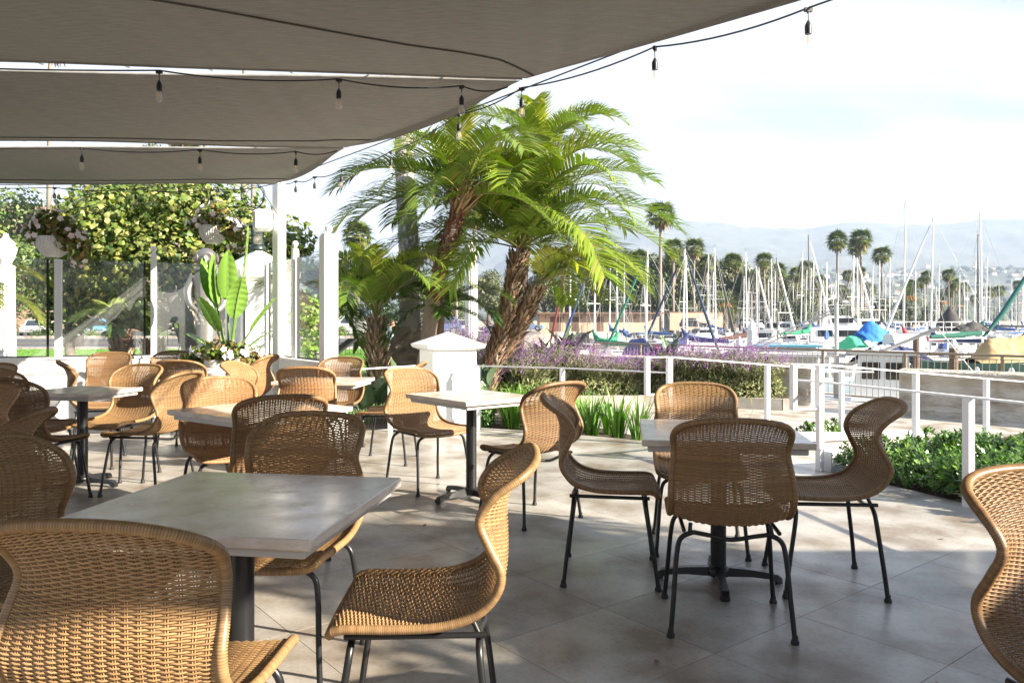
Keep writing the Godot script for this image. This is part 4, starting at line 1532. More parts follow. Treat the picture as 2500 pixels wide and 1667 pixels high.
func build_rails() -> void:
	var white := mat("rail_white", 0.74, 0.74, 0.75, 0.4)
	var turn := 0.45
	# along the terrace edge, pillar to the ramp opening
	var o := thing("handrail", "thin white rail along the terrace edge from the low pillar to the ramp", "railing")
	var pts := [Vector2(-0.52, 9.3), Vector2(-0.40, 9.22), Vector2(0.57, 8.82), Vector2(1.62, 8.05)]
	for i in 3:
		var b := MB.new()
		b.beam(P(pts[i].x, 0.75, pts[i].y), P(pts[i + 1].x, 0.75, pts[i + 1].y), 0.03, 0.014)
		part(o, "rail", b, white)
	for i in [1, 2]:
		post_at(o, pts[i].x, -0.1, 0.743, pts[i].y, 0.045, white, turn)
	# from the stout white post to the pillar
	o = thing("handrail", "short white rail between the stout white post and the low pillar", "railing")
	var b := MB.new()
	b.beam(P(-1.82, 0.745, 8.6), P(-1.06, 0.745, 9.45), 0.03, 0.014)
	part(o, "rail", b, white)
	post_at(o, -1.42, -0.1, 0.738, 9.05, 0.045, white, turn)
	# ramp rails
	var A := Vector2(1.63, 8.05)
	var B := Vector2(2.66, 6.72)
	for side in 2:
		var s := A if side == 0 else B
		o = thing("ramp_railing", "white ramp railing on the %s side, falling away to the walkway" % ["far" if side == 0 else "near"], "railing", Vector3.ZERO, 0, "white ramp railings")
		var stops := [0.0, 1.72, 3.36] if side == 0 else [0.0, 1.76, 3.46, 5.2]
		var prev := Vector3.ZERO
		for k in stops.size():
			var t: float = stops[k]
			var q := s + RD * t
			var g := -0.0815 * t
			var top := g + 0.905
			post_at(o, q.x, g - 0.3, top, q.y, 0.05, white, turn)
			var now := P(q.x, top + 0.007, q.y)
			if k > 0:
				var r := MB.new()
				r.beam(prev, now, 0.045, 0.014)
				part(o, "rail", r, white)
			prev = now
		# end loop turned back at the top
		var e := s - RD.rotated(1.25) * 0.0 + Vector2(-0.235, -0.02)
		var lp := MB.new()
		lp.box(P(e.x, 0.72, e.y), Vector3(0.045, 0.39, 0.045), Basis(Vector3.UP, turn))
		lp.beam(P(e.x - 0.02, 0.912, e.y), P(s.x, 0.9125, s.y), 0.044, 0.013)
		lp.beam(P(e.x - 0.02, 0.526, e.y), P(s.x, 0.532, s.y), 0.044, 0.013)
		part(o, "end_loop", lp, white)
		if side == 0:
			var q2 := s + RD * 3.36
			var l2 := MB.new()
			var e2 := q2 + Vector2(-0.2, 0.15)
			l2.box(P(e2.x, 0.44, e2.y), Vector3(0.045, 0.36, 0.045), Basis(Vector3.UP, turn))
			l2.beam(P(e2.x, 0.615, e2.y), P(q2.x + 0.55, 0.60, q2.y + 0.3), 0.04, 0.013)
			l2.beam(P(e2.x, 0.262, e2.y), P(q2.x, 0.262, q2.y), 0.04, 0.013)
			part(o, "end_loop", l2, white)
		# kerb along the ramp
		var kb := MB.new()
		for k in 7:
			var q0 := s + RD * (0.06 + k * 0.78)
			var q1 := s + RD * (0.06 + (k + 1) * 0.78)
			kb.beam(P(q0.x, -0.0815 * k * 0.78 + 0.06, q0.y), P(q1.x, -0.0815 * (k + 1) * 0.78 + 0.06, q1.y), 0.14, 0.19 if side == 1 else 0.10)
		part(o, "kerb", kb, mat("white_paint", 0, 0, 0))
	# level handrail along the terrace past the ramp
	o = thing("handrail", "white rail along the right terrace edge in front of the low hedge", "railing")
	var q := [Vector2(2.50, 6.95), Vector2(2.66, 6.72), Vector2(3.17, 5.40), Vector2(3.46, 4.55), Vector2(3.72, 3.3), Vector2(3.82, 1.8)]
	for i in q.size() - 1:
		var m := MB.new()
		m.beam(P(q[i].x, 0.762, q[i].y), P(q[i + 1].x, 0.762, q[i + 1].y), 0.045, 0.014)
		part(o, "rail", m, white)
	for i in [2, 4]:
		post_at(o, q[i].x, -0.1, 0.755, q[i].y, 0.055, white, 0.35)

func build_promenade() -> void:
	var conc := concrete("walk_concrete", 1.45, 11)
	var m := MB.new()
	# ramp surface
	var A := Vector2(1.60, 8.10)
	var B := Vector2(2.70, 6.66)
	var L := 4.95
	var a2 := A + RD * L
	var b2 := B + RD * L
	m.hull8([P(B.x, -0.6, B.y), P(b2.x, -0.8, b2.y), P(a2.x, -0.8, a2.y), P(A.x, -0.6, A.y), P(B.x, -0.004, B.y), P(b2.x, -0.404, b2.y), P(a2.x, -0.404, a2.y), P(A.x, -0.004, A.y)])
	struct("ramp", m, conc)
	# walkway slabs
	m = MB.new()
	var walk := poly([[0.5, 10.2], [1.4, 9.0], [1.63, 8.4], [2.0, 8.4], [6.5, 10.6], [5.6, 8.7], [8.5, 5.0], [12, 0.0], [30, -14], [34, -8], [9.6, 13.4], [7.0, 16.0], [5.35, 17.9], [5.6, 15.2], [5.15, 14.5], [4.2, 14.88], [2.6, 15.2], [0.95, 15.15], [0.66, 13.5], [-0.5, 12.4]])
	m.prism(walk, -0.9, -0.41)
	var fl := struct("walkway", m, mat("joint_dark", 0, 0, 0))
	var tones := [conc, concrete("walk_concrete_warm", 1.36, 11), concrete("walk_concrete_light", 1.52, 11)]
	rng.seed = 9
	var ax := Vector2(0.94, -0.34).normalized()
	var ay := Vector2(-ax.y, ax.x)
	for i in range(-3, 14):
		for j in range(-9, 9):
			var p := PackedVector2Array()
			for q in [[0, 0], [1, 0], [1, 1], [0, 1]]:
				p.append(Vector2(1.2, 11.0) + ax * ((i + q[0]) * 1.9 + (0.004 if q[0] == 0 else -0.004)) + ay * ((j + q[1]) * 1.9 + (0.004 if q[1] == 0 else -0.004)))
			for res in Geometry2D.intersect_polygons(p, walk):
				if Geometry2D.is_polygon_clockwise(res):
					continue
				var s := MB.new()
				s.prism(res, -0.409, -0.40)
				part(fl, "slab", s, tones[rng.randi() % 3])
	# rough concrete seat walls
	var rough := mat("seat_wall_concrete", 1, 1, 1, 0.9)
	rough.albedo_texture = noise_tex(0.007, 6, [[0.0, lin(0.20, 0.155, 0.115)], [0.33, lin(0.36, 0.31, 0.25)], [0.5, lin(0.47, 0.43, 0.37)], [1.0, lin(0.58, 0.55, 0.5)]], 71, 512)
	rough.heightmap_enabled = true
	rough.heightmap_texture = noise_tex(0.02, 6, [[0.0, grey(0)], [0.4, grey(0.4)], [0.55, grey(0.9)], [1.0, grey(1)]], 72, 512)
	rough.heightmap_scale = 3.0
	triplanar(rough, Vector3(0.5, 0.8, 0.5))
	seat_wall([[7.05, 14.15], [7.5, 13.85], [8.2, 13.25], [9.4, 12.1], [11.5, 9.8], [14.0, 6.8]], rough, "rough weathered concrete seat wall with a rounded end on the right")
	seat_wall([[6.05, 15.55], [5.72, 15.75], [5.3, 16.3], [4.6, 17.6], [3.4, 18.9], [1.6, 20.2]], rough, "rough concrete wall end and seat wall behind the purple sage")

func seat_wall(c: Array, m: Material, label: String) -> void:
	var o := thing("seat_wall", label, "wall")
	var pts := []
	for q in c:
		pts.append(P(q[0], 0, q[1]))
	var cv := curve(pts, 6)
	var nz := FastNoiseLite.new()
	nz.seed = 4
	nz.frequency = 1.1
	var prof := [[0.31, -0.42], [0.29, -0.2], [0.25, 0.05], [0.235, 0.16], [0.27, 0.25], [0.315, 0.31], [0.33, 0.36], [0.30, 0.395], [0.2, 0.41], [0.0, 0.412], [-0.2, 0.41], [-0.30, 0.395], [-0.33, 0.36], [-0.27, 0.25], [-0.24, 0.1], [-0.31, -0.42]]
	var b := MB.new()
	b.grid(func(u: float, w: float) -> Vector3:
		var f := u * (cv.size() - 1)
		var i := mini(int(f), cv.size() - 2)
		var q := cv[i].lerp(cv[i + 1], f - i)
		var t := (cv[i + 1] - cv[i]).normalized()
		var s := t.cross(Vector3.UP)
		var g := w * (prof.size() - 1)
		var j := mini(int(g), prof.size() - 2)
		var r := lerpf(prof[j][0], prof[j + 1][0], g - j)
		var y := lerpf(prof[j][1], prof[j + 1][1], g - j)
		var e := minf(u * 26.0, 1.0)
		var sq := sqrt(1.0 - (1.0 - e) * (1.0 - e))
		var p := q + s * r * maxf(sq, 0.02) - t * 0.0
		p.y = y * (1.0 if e >= 1 else lerpf(0.97, 1.0, e))
		return p + s * nz.get_noise_3dv(p * 1.6) * 0.03 * signf(r), 90, 44)
	part(o, "wall_body", b, m)

func build_railing() -> void:
	var met := mat("bronze_rail", 0.24, 0.185, 0.13, 0.42)
	var A := Vector2(10.9, 11.25)
	var B := Vector2(2.3, 21.75)
	var len := (B - A).length()
	var t := (B - A) / len
	var o := thing("promenade_railing", "brown metal railing with thin balusters between the walkway and the boats", "railing")
	var n := 8
	for k in n + 1:
		var q := A + t * len * k / n
		post_at(o, q.x, -0.75, 0.635, q.y, 0.05, met, 0.88)
	var m := MB.new()
	m.bar(P(A.x, 0.655, A.y), P(B.x, 0.655, B.y), 0.024, 10)
	part(o, "top_rail", m, met)
	m = MB.new()
	m.beam(P(A.x, 0.585, A.y), P(B.x, 0.585, B.y), 0.03, 0.014)
	part(o, "upper_rail", m, met)
	m = MB.new()
	m.beam(P(A.x, -0.27, A.y), P(B.x, -0.27, B.y), 0.035, 0.03)
	part(o, "bottom_rail", m, met)
	var cnt := int(len / 0.118)
	var bm: ArrayMesh = null
	for k in cnt:
		var q := A + t * (k + 0.5) * len / cnt
		if bm == null:
			var b := MB.new()
			b.bar(Vector3(0, -0.25, 0), Vector3(0, 0.58, 0), 0.008, 6)
			bm = b.mesh()
		part(o, "baluster", bm, met, P(q.x, 0, q.y))
	# quay edge
	m = MB.new()
	m.prism(poly([[34, -12], [11.0, 11.0], [2.2, 21.9], [0.6, 30], [0.6, 29], [1.4, 21.5], [10.4, 10.8], [33, -12]]), -4.0, -0.52)
	struct("quay_wall", m, concrete("kerb_concrete", 1.4, 11))

# ---------------------------------------------------------------- marina
const WATER := -2.7

func hull_mesh(L: float, beam: float, free: float, sheer: float, stern := 0.75) -> MB:   # bow towards -z, waterline at y = 0
	var m := MB.new()
	var f := func(u: float, w: float) -> Vector3:   # u along, w round from port sheer to starboard sheer
		var z := L * (0.5 - u)
		var full := pow(clampf(1.0 - pow(maxf(u - 0.35, 0.0) / 0.65, 2.2), 0, 1), 0.8) * lerpf(stern, 1.0, smoothstep(0.0, 0.35, u))
		var hb := beam * 0.5 * full + 0.01
		var top := free + sheer * pow(absf(u - 0.35) / 0.65, 2.0)
		var a := PI * (w - 0.5)
		var x := hb * signf(sin(a)) * pow(absf(sin(a)), 0.55)
		var y := top - (top + 0.35) * pow(absf(cos(a)), 0.9)
		return Vector3(x, y, z - (u * u * 0.0) + (0.0 if u < 0.9 else -0.06 * L * (y / top) * (u - 0.9) * 10.0))
	m.grid(f, 26, 16, true)
	# deck and transom
	m.grid(func(u: float, w: float) -> Vector3:
		var p: Vector3 = f.call(u, 0.0)
		return Vector3(lerpf(p.x, -p.x, w), p.y - 0.05, p.z), 26, 2, true)
	m.grid(func(u: float, w: float) -> Vector3:
		var p: Vector3 = f.call(0.0, u)
		return Vector3(p.x, lerpf(p.y, free, w), p.z), 16, 1)
	return m

func paint(c: Color, rough := 0.3) -> StandardMaterial3D:
	return mat("paint_%d_%d_%d" % [int(c.r * 255), int(c.g * 255), int(c.b * 255)], c.r, c.g, c.b, rough)

func sailboat(x: float, d: float, turn: float, L: float, mast: float, hull: Color, label: String, jib = null, cover = null, mastc := Color(0.7, 0.7, 0.68), group := "sailing boats in the marina", lean := 0.0) -> Node3D:
	var o := thing("sailboat", label, "sailboat", P(x, WATER, d), turn, group)
	var bm := L * 0.31
	var fb := L * 0.105
	part(o, "hull", hull_mesh(L, bm, fb, fb * 0.35), paint(hull, 0.25))
	var c := MB.new()
	var cy := fb + 0.02
	c.hull8([Vector3(-bm * 0.30, cy, L * 0.16), Vector3(bm * 0.30, cy, L * 0.16), Vector3(bm * 0.20, cy, -L * 0.20), Vector3(-bm * 0.20, cy, -L * 0.20), Vector3(-bm * 0.25, cy + L * 0.05, L * 0.15), Vector3(bm * 0.25, cy + L * 0.05, L * 0.15), Vector3(bm * 0.13, cy + L * 0.03, -L * 0.16), Vector3(-bm * 0.13, cy + L * 0.03, -L * 0.16)])
	part(o, "cabin", c, paint(Color(0.75, 0.75, 0.73)))
	for s in [-1.0, 1.0]:
		var wv := MB.new()
		wv.hull8([Vector3(s * bm * 0.28 - 0.03, cy + L * 0.016, L * 0.12), Vector3(s * bm * 0.28 + 0.03, cy + L * 0.016, L * 0.12), Vector3(s * bm * 0.225 + 0.03, cy + L * 0.014, -L * 0.1), Vector3(s * bm * 0.225 - 0.03, cy + L * 0.014, -L * 0.1), Vector3(s * bm * 0.268 - 0.03, cy + L * 0.034, L * 0.12), Vector3(s * bm * 0.268 + 0.03, cy + L * 0.034, L * 0.12), Vector3(s * bm * 0.20 + 0.03, cy + L * 0.026, -L * 0.1), Vector3(s * bm * 0.20 - 0.03, cy + L * 0.026, -L * 0.1)])
		part(o, "cabin_window", wv, mat("dark_glass", 0.02, 0.025, 0.03, 0.08))
	var mz := -L * 0.08
	var mb := MB.new()
	var mt := Vector3(lean * mast, mast, mz + 0.02 * mast)
	mb.bar(Vector3(0, fb, mz), mt, 0.085, 8, 0.055)
	part(o, "mast", mb, paint(mastc, 0.35))
	mb = MB.new()
	mb.bar(Vector3(-bm * 0.36, mast * 0.55, mz), Vector3(bm * 0.36, mast * 0.55, mz), 0.03, 5)
	part(o, "spreader", mb, paint(Color(0.7, 0.7, 0.68), 0.35))
	mb = MB.new()
	mb.bar(mt, mt + Vector3(0, 0.5, 0), 0.012, 4)
	mb.bar(mt + Vector3(-0.2, 0.3, 0), mt + Vector3(0.25, 0.3, 0.1), 0.012, 4)
	part(o, "masthead_vane", mb, paint(Color(0.3, 0.3, 0.3)))
	mb = MB.new()
	mb.bar(Vector3(0, fb + L * 0.13, mz), Vector3(0, fb + L * 0.12, L * 0.36), 0.055, 6)
	part(o, "boom", mb, paint(Color(0.65, 0.65, 0.63), 0.35))
	var rig := MB.new()
	var bow := Vector3(0, fb * 1.3, -L * 0.49)
	for e in [bow, Vector3(0, fb, L * 0.48)]:
		rig.bar(e, mt, 0.014, 4)
	for s in [-1.0, 1.0]:
		rig.bar(Vector3(s * bm * 0.46, fb, mz), Vector3(s * bm * 0.36, mast * 0.55, mz), 0.012, 4)
		rig.bar(Vector3(s * bm * 0.36, mast * 0.55, mz), mt, 0.012, 4)
	part(o, "rigging", rig, paint(Color(0.4, 0.4, 0.4)))
	if jib != null:
		var j := MB.new()
		j.tube(PackedVector3Array([bow + Vector3(0, 0.25, 0), bow.lerp(mt, 0.2), bow.lerp(mt, 0.7), bow.lerp(mt, 0.93)]), PackedFloat32Array([0.08, 0.12, 0.09, 0.045]), 8)
		part(o, "furled_jib", j, paint(jib, 0.8))
	if cover != null:
		var cv := MB.new()
		cv.tube(PackedVector3Array([Vector3(0, fb + L * 0.26, mz - 0.08), Vector3(0, fb + L * 0.17, mz + 0.35), Vector3(0, fb + L * 0.150, L * 0.12), Vector3(0, fb + L * 0.14, L * 0.35)]), PackedFloat32Array([0.10, 0.27, 0.23, 0.12]), 10, true)
		part(o, "sail_cover", cv, paint(cover, 0.85))
	var pul := MB.new()
	for e in [-1.0, 1.0]:
		pul.bar(Vector3(0, fb * 1.35 + 0.55, -L * 0.48), Vector3(e * bm * 0.25, fb * 1.15 + 0.55, -L * 0.34), 0.016, 4)
		pul.bar(Vector3(e * bm * 0.25, fb * 1.15, -L * 0.34), Vector3(e * bm * 0.25, fb * 1.15 + 0.55, -L * 0.34), 0.016, 4)
		for k in 4:
			var zz := lerpf(-L * 0.34, L * 0.45, (k + 1) / 4.0)
			pul.bar(Vector3(e * bm * 0.42, fb, zz), Vector3(e * bm * 0.42, fb + 0.55, zz), 0.012, 4)
		pul.bar(Vector3(e * bm * 0.25, fb * 1.15 + 0.55, -L * 0.34), Vector3(e * bm * 0.42, fb + 0.55, -L * 0.1), 0.008, 4)
		pul.bar(Vector3(e * bm * 0.42, fb + 0.55, -L * 0.1), Vector3(e * bm * 0.42, fb + 0.55, L * 0.45), 0.008, 4)
	part(o, "guard_rail", pul, paint(Color(0.55, 0.55, 0.55), 0.3))
	return o

func motor_yacht(x: float, d: float, turn: float, L: float, label: String, top := Color(0.76, 0.76, 0.75)) -> Node3D:
	var o := thing("motor_yacht", label, "motor boat", P(x, WATER, d), turn)
	var bm := L * 0.32
	part(o, "hull", hull_mesh(L, bm, L * 0.11, L * 0.05, 0.9), paint(Color(0.76, 0.76, 0.75), 0.25))
	var y := L * 0.11
	var tiers := [[0.34, 0.42, -0.18, 0.13], [0.30, 0.30, -0.02, 0.10]]
	for k in 2:
		var q: Array = tiers[k]
		var b := MB.new()
		var h: float = L * q[3]
		b.hull8([Vector3(-bm * q[0], y, L * q[1]), Vector3(bm * q[0], y, L * q[1]), Vector3(bm * q[0] * 0.9, y, L * q[2]), Vector3(-bm * q[0] * 0.9, y, L * q[2]), Vector3(-bm * q[0] * 0.95, y + h, L * q[1] * 0.95), Vector3(bm * q[0] * 0.95, y + h, L * q[1] * 0.95), Vector3(bm * q[0] * 0.8, y + h, L * (q[2] + 0.09)), Vector3(-bm * q[0] * 0.8, y + h, L * (q[2] + 0.09))])
		part(o, "deckhouse" if k == 0 else "flybridge", b, paint(top))
		for s in [-1.0, 1.0]:
			var wv := MB.new()
			wv.box(Vector3(s * bm * q[0] * 0.955, y + h * 0.58, L * (q[1] * 0.5 + q[2] * 0.35)), Vector3(0.06, h * 0.42, L * (q[1] - q[2]) * 0.62))
			part(o, "window", wv, mat("dark_glass", 0, 0, 0))
		var fw := MB.new()
		fw.hull8([Vector3(-bm * q[0] * 0.7, y + h * 0.35, L * (q[2] + 0.028)), Vector3(bm * q[0] * 0.7, y + h * 0.35, L * (q[2] + 0.028)), Vector3(bm * q[0] * 0.7, y + h * 0.35, L * (q[2] + 0.02)), Vector3(-bm * q[0] * 0.7, y + h * 0.35, L * (q[2] + 0.02)), Vector3(-bm * q[0] * 0.66, y + h * 0.85, L * (q[2] + 0.075)), Vector3(bm * q[0] * 0.66, y + h * 0.85, L * (q[2] + 0.075)), Vector3(bm * q[0] * 0.66, y + h * 0.85, L * (q[2] + 0.066)), Vector3(-bm * q[0] * 0.66, y + h * 0.85, L * (q[2] + 0.066))])
		part(o, "windscreen", fw, mat("dark_glass", 0, 0, 0))
		y += h + 0.01
	var a := MB.new()
	for s in [-1.0, 1.0]:
		for zz in [0.02, 0.26]:
			a.bar(Vector3(s * bm * 0.27, y, L * zz), Vector3(s * bm * 0.25, y + L * 0.09, L * zz), 0.03, 5)
	a.box(Vector3(0, y + L * 0.095, L * 0.14), Vector3(bm * 0.6, 0.08, L * 0.32))
	part(o, "bimini_top", a, paint(Color(0.6, 0.56, 0.48), 0.7))
	a = MB.new()
	a.bar(Vector3(0, y + L * 0.09, L * 0.2), Vector3(0, y + L * 0.22, L * 0.2), 0.03, 5)
	a.lathe([[0.0, 0], [0.28, 0], [0.3, 0.1], [0.2, 0.22], [0, 0.24]], 12, Vector3(0, y + L * 0.12, L * 0.10))
	part(o, "radar", a, paint(Color(0.75, 0.75, 0.74)))
	return o

func pile(x: float, d: float, r: float, top: float, cone: float, m: Material, label: String, capm: Material = null) -> void:
	var o := thing("mooring_pile", label, "pile", P(x, 0, d))
	var b := MB.new()
	b.lathe([[r, WATER - 1.5], [r, top]], 18)
	part(o, "shaft", b, m)
	b = MB.new()
	b.lathe([[r * 1.07, top - 0.12], [r * 1.07, top + 0.0], [0.03, top + cone], [0.0, top + cone]], 18, Vector3.ZERO, Basis.IDENTITY, false)
	part(o, "cap", b, capm if capm else m)

func build_marina() -> void:
	rng.seed = 33
	var wm := mat("sea_water", 0.03, 0.05, 0.055, 0.08)
	wm.heightmap_enabled = true
	wm.heightmap_texture = noise_tex(0.02, 4, [[0.0, grey(0)], [1.0, grey(1)]], 81, 512)
	wm.heightmap_scale = 6.0
	triplanar(wm, Vector3.ONE * 0.22)
	var m := MB.new()
	m.prism(poly([[0.8, 24], [2.2, 21.4], [10.8, 10.9], [34, -14], [420, -60], [520, 260], [60, 232], [14, 128], [5.2, 98], [2.0, 60], [0.6, 36]]), WATER, WATER)
	struct("sea_water", m, wm)
	# floating docks
	var dk := mat("dock_concrete", 0.50, 0.47, 0.43, 0.85)
	for q in [[6, 40, 40, 42, "near"], [9, 66, 70, 68, "middle"], [12, 96, 100, 98.5, "far"]]:
		m = MB.new()
		m.beam(P(q[0], WATER + 0.3, q[1]), P(q[2], WATER + 0.3, q[3]), 1.8, 0.5)
		solo("floating_dock", m, dk, "pale floating dock of the %s row of boats" % q[4], "dock")
	m = MB.new()
	m.beam(P(5.2, WATER + 0.85, 27.5), P(22, WATER + 0.85, 21.5), 1.5, 0.18)
	solo("gangway", m, dk, "grey gangway below the brown promenade railing", "gangway")
	var W := Color(0.76, 0.76, 0.74)
	var navy := Color(0.02, 0.03, 0.10)
	# named boats, left to right
	sailboat(5.4, 68, 0.5, 8.5, 10.5, W, "sailing boat with a dark red furled sail, leftmost in the marina", Color(0.20, 0.035, 0.035))
	sailboat(7.1, 62, 0.9, 8.5, 9.6, W, "sailing boat with a royal blue furled sail left of the stiff green leaves", Color(0.03, 0.065, 0.2), Color(0.02, 0.16, 0.09))
	sailboat(9.4, 72, -0.8, 8.0, 11.0, W, "sailing boat with a bare white mast among the palm fronds", null, Color(0.02, 0.18, 0.10))
	sailboat(10.6, 58, 1.0, 8.5, 9.2, W, "sailing boat with a sea green furled sail leaning right", Color(0.03, 0.17, 0.12), null)
	sailboat(12.6, 58, -1.0, 8.5, 8.8, W, "sailing boat whose dark furled sail leans left, crossing the green one", Color(0.02, 0.04, 0.09), navy)
	sailboat(15.2, 66, 1.1, 9.0, 10.0, W, "sailing boat with a slate blue furled sail behind the navy cover", Color(0.03, 0.06, 0.12), Color(0.03, 0.045, 0.14))
	sailboat(19.0, 74, -0.9, 8.5, 10.8, W, "sailing boat with a dark rope-thin forestay left of the conical pile", Color(0.08, 0.08, 0.08))
	sailboat(22.5, 76, -1.0, 9.0, 10.6, W, "sailing boat with a chocolate brown sail cover left of the tall pile", null, Color(0.07, 0.03, 0.025))
	sailboat(25.5, 82, -0.9, 8.5, 9.6, W, "sailing boat with a white mast right of the tall conical pile", Color(0.7, 0.7, 0.69), Color(0.35, 0.03, 0.05))
	sailboat(28.6, 85, -1.0, 8.5, 10.8, W, "sailing boat with a dark mast and a thick white furled sail", Color(0.72, 0.72, 0.71), null, Color(0.08, 0.08, 0.08))
	sailboat(32.4, 86, -1.1, 10.0, 13.4, W, "sailing boat with a tall dark mast and a long white furled sail", Color(0.72, 0.72, 0.71), Color(0.02, 0.22, 0.11), Color(0.1, 0.1, 0.1))
	sailboat(34.0, 84, -0.4, 8.0, 10.2, W, "sailing boat with a thin white mast in front of the tall palm trio", null, Color(0.02, 0.10, 0.32))
	sailboat(35.2, 80, -1.0, 9.0, 10.4, W, "sailing boat with a white furled sail crossing the stout date palm", Color(0.72, 0.72, 0.71))
	sailboat(33.8, 66, 0.3, 9.5, 14.2, W, "sailing boat with a slim mast and a faded red sail cover", null, Color(0.42, 0.06, 0.07))
	sailboat(34.2, 62, 1.0, 9.5, 12.2, W, "sailing boat with a white furled sail slanting down over the houseboat", Color(0.74, 0.74, 0.73), navy)
	sailboat(35.6, 60, -1.35, 11.0, 12.2, W, "sailing boat with the thickest white mast, green cover at its foot", null, Color(0.01, 0.10, 0.07), Color(0.78, 0.78, 0.76))
	sailboat(42.0, 70, -0.5, 9.0, 11.7, Color(0.05, 0.05, 0.055), "dark sailing boat with a black mast near the right edge", null, Color(0.05, 0.05, 0.055), Color(0.03, 0.025, 0.025))
	# far masts
	var far_src: Node3D = null
	var n := 0
	for row in [[118.0, 26, 30.0, 96.0], [150.0, 28, 40.0, 112.0], [190.0, 26, 40.0, 140.0], [98.0, 7, 10.0, 52.0], [112.0, 8, 12.0, 54.0]]:
		for k in int(row[1]):
			var xx: float = lerpf(row[2], row[3], (k + rng.randf() * 0.8) / row[1])
			var dd: float = row[0] + rng.randf_range(-7, 7)
			var lab := "white sailing boat in the crowd of far masts"
			if far_src == null:
				far_src = sailboat(xx, dd, 0.4, 9.0, 11.5, W, lab, null, Color(0.05, 0.1, 0.25), Color(0.7, 0.7, 0.68), "far sailing boats")
			else:
				var b := dup(far_src, P(xx, WATER, dd), rng.randf_range(-1.5, 1.5), lab, "far sailing boats", rng.randf_range(0.72, 1.22))
			n += 1
	motor_yacht(30.6, 92, 2.3, 11.0, "white motor yacht with a blue-tinted bridge behind the fishing boat mast")
	motor_yacht(40.0, 90, -1.9, 13.0, "large white motor yacht with a canvas top left of the houseboat")
	motor_yacht(47.5, 100, -1.6, 12.0, "white motor yacht with a radar arch behind the houseboat")
	motor_yacht(57.0, 84, 1.0, 12.0, "white motor yacht with grey windscreen covers near the right edge")
	motor_yacht(20.5, 88, 1.9, 9.0, "small white motor boat moored below the far seawall")
	motor_yacht(15.8, 52, 1.2, 7.5, "white motor boat with a low cabin left of the conical pile")
	houseboat()
	fishing_boat()
	covered_boats()
	var st := mat("pile_white", 0.62, 0.63, 0.62, 0.5)
	pile(12.35, 40.0, 0.24, 0.75, 0.55, st, "tall pale pile with a conical cap beyond the sage bushes")
	pile(12.0, 41.0, 0.17, 0.0, 0.42, st, "shorter pale pile with a conical cap beside the tall one")
	var wood := mat("pile_wood", 0.16, 0.105, 0.07, 0.9)
	wood.heightmap_enabled = true
	wood.heightmap_texture = noise_tex(0.03, 4, [[0.0, grey(0)], [1.0, grey(1)]], 91, 256)
	wood.heightmap_scale = 4.0
	triplanar(wood, Vector3(3, 0.5, 3))
	pile(20.8, 40.0, 0.16, 0.42, 0.02, wood, "round brown wooden pile in front of the houseboat")
	pile(19.6, 34.5, 0.185, 0.16, 0.3, wood, "brown wooden pile with a white conical cap near the dark green boat", st)

func houseboat() -> void:
	var o := thing("houseboat", "white two-storey houseboat with a blue door and a black onion-shaped hood", "houseboat", P(41.0, WATER, 74.0), 0.25)
	var wh := paint(Color(0.76, 0.76, 0.75))
	var b := MB.new()
	b.cbox(Vector3(0, 0.3, 0), Vector3(7.6, 1.0, 4.2), 0.15)
	part(o, "hull", b, wh)
	b = MB.new()
	b.box(Vector3(0, 1.75, 0), Vector3(6.6, 1.9, 3.6))
	part(o, "cabin", b, wh)
	b = MB.new()
	b.box(Vector3(0, 2.78, 0), Vector3(7.4, 0.16, 4.2))
	part(o, "upper_deck", b, wh)
	b = MB.new()
	b.box(Vector3(-1.7, 1.62, 1.82), Vector3(0.95, 1.6, 0.06))
	var dr := part(o, "door", b, paint(Color(0.03, 0.06, 0.22)))
	b = MB.new()
	b.lathe([[0.0, 0.0], [0.2, 0.0], [0.2, 0.03], [0.0, 0.03]], 14, Vector3(-1.7, 2.0, 1.85), Basis(Vector3.RIGHT, PI / 2))
	part(dr, "porthole", b, paint(Color(0.6, 0.62, 0.6)))
	for x in [-2.75, 0.2, 1.6, 2.7]:
		b = MB.new()
		b.box(Vector3(x, 1.9, 1.82), Vector3(0.8, 0.7, 0.05))
		var w := part(o, "window", b, paint(Color(0.75, 0.75, 0.74)))
		b = MB.new()
		b.box(Vector3(x, 1.9, 1.85), Vector3(0.66, 0.56, 0.04))
		part(w, "pane", b, mat("dark_glass", 0, 0, 0))
	b = MB.new()
	for k in 9:
		var x := -3.6 + k * 0.9
		b.box(Vector3(x, 3.3, 2.0), Vector3(0.05, 0.95, 0.05))
		b.box(Vector3(x, 3.3, -2.0), Vector3(0.05, 0.95, 0.05))
	for y in [3.3, 3.78]:
		b.box(Vector3(0, y, 2.0), Vector3(7.3, 0.05, 0.055))
		b.box(Vector3(0, y, -2.0), Vector3(7.3, 0.05, 0.055))
	part(o, "deck_railing", b, wh)
	b = MB.new()
	b.box(Vector3(2.9, 3.2, -0.3), Vector3(1.3, 0.8, 1.8))
	part(o, "deck_locker", b, paint(Color(0.4, 0.36, 0.3)))
	# onion hood, open on the right
	b = MB.new()
	b.grid(func(u: float, w: float) -> Vector3:
		var a := lerpf(PI * 0.28, PI * 1.72, u)
		var r := 1.12
		if w < 0.45:
			r = 1.05 + 0.12 * sin(PI * w / 0.45)
		else:
			r = 1.05 * pow(1.0 - (w - 0.45) / 0.55, 0.62)
		var y := 2.9 + 2.05 * w + (0.35 * pow(maxf(w - 0.85, 0.0) / 0.15, 2.0))
		return Vector3(0.6 + cos(a) * r, y, 0.2 - sin(a) * r), 28, 18)
	part(o, "onion_hood", b, paint(Color(0.035, 0.032, 0.03), 0.75))

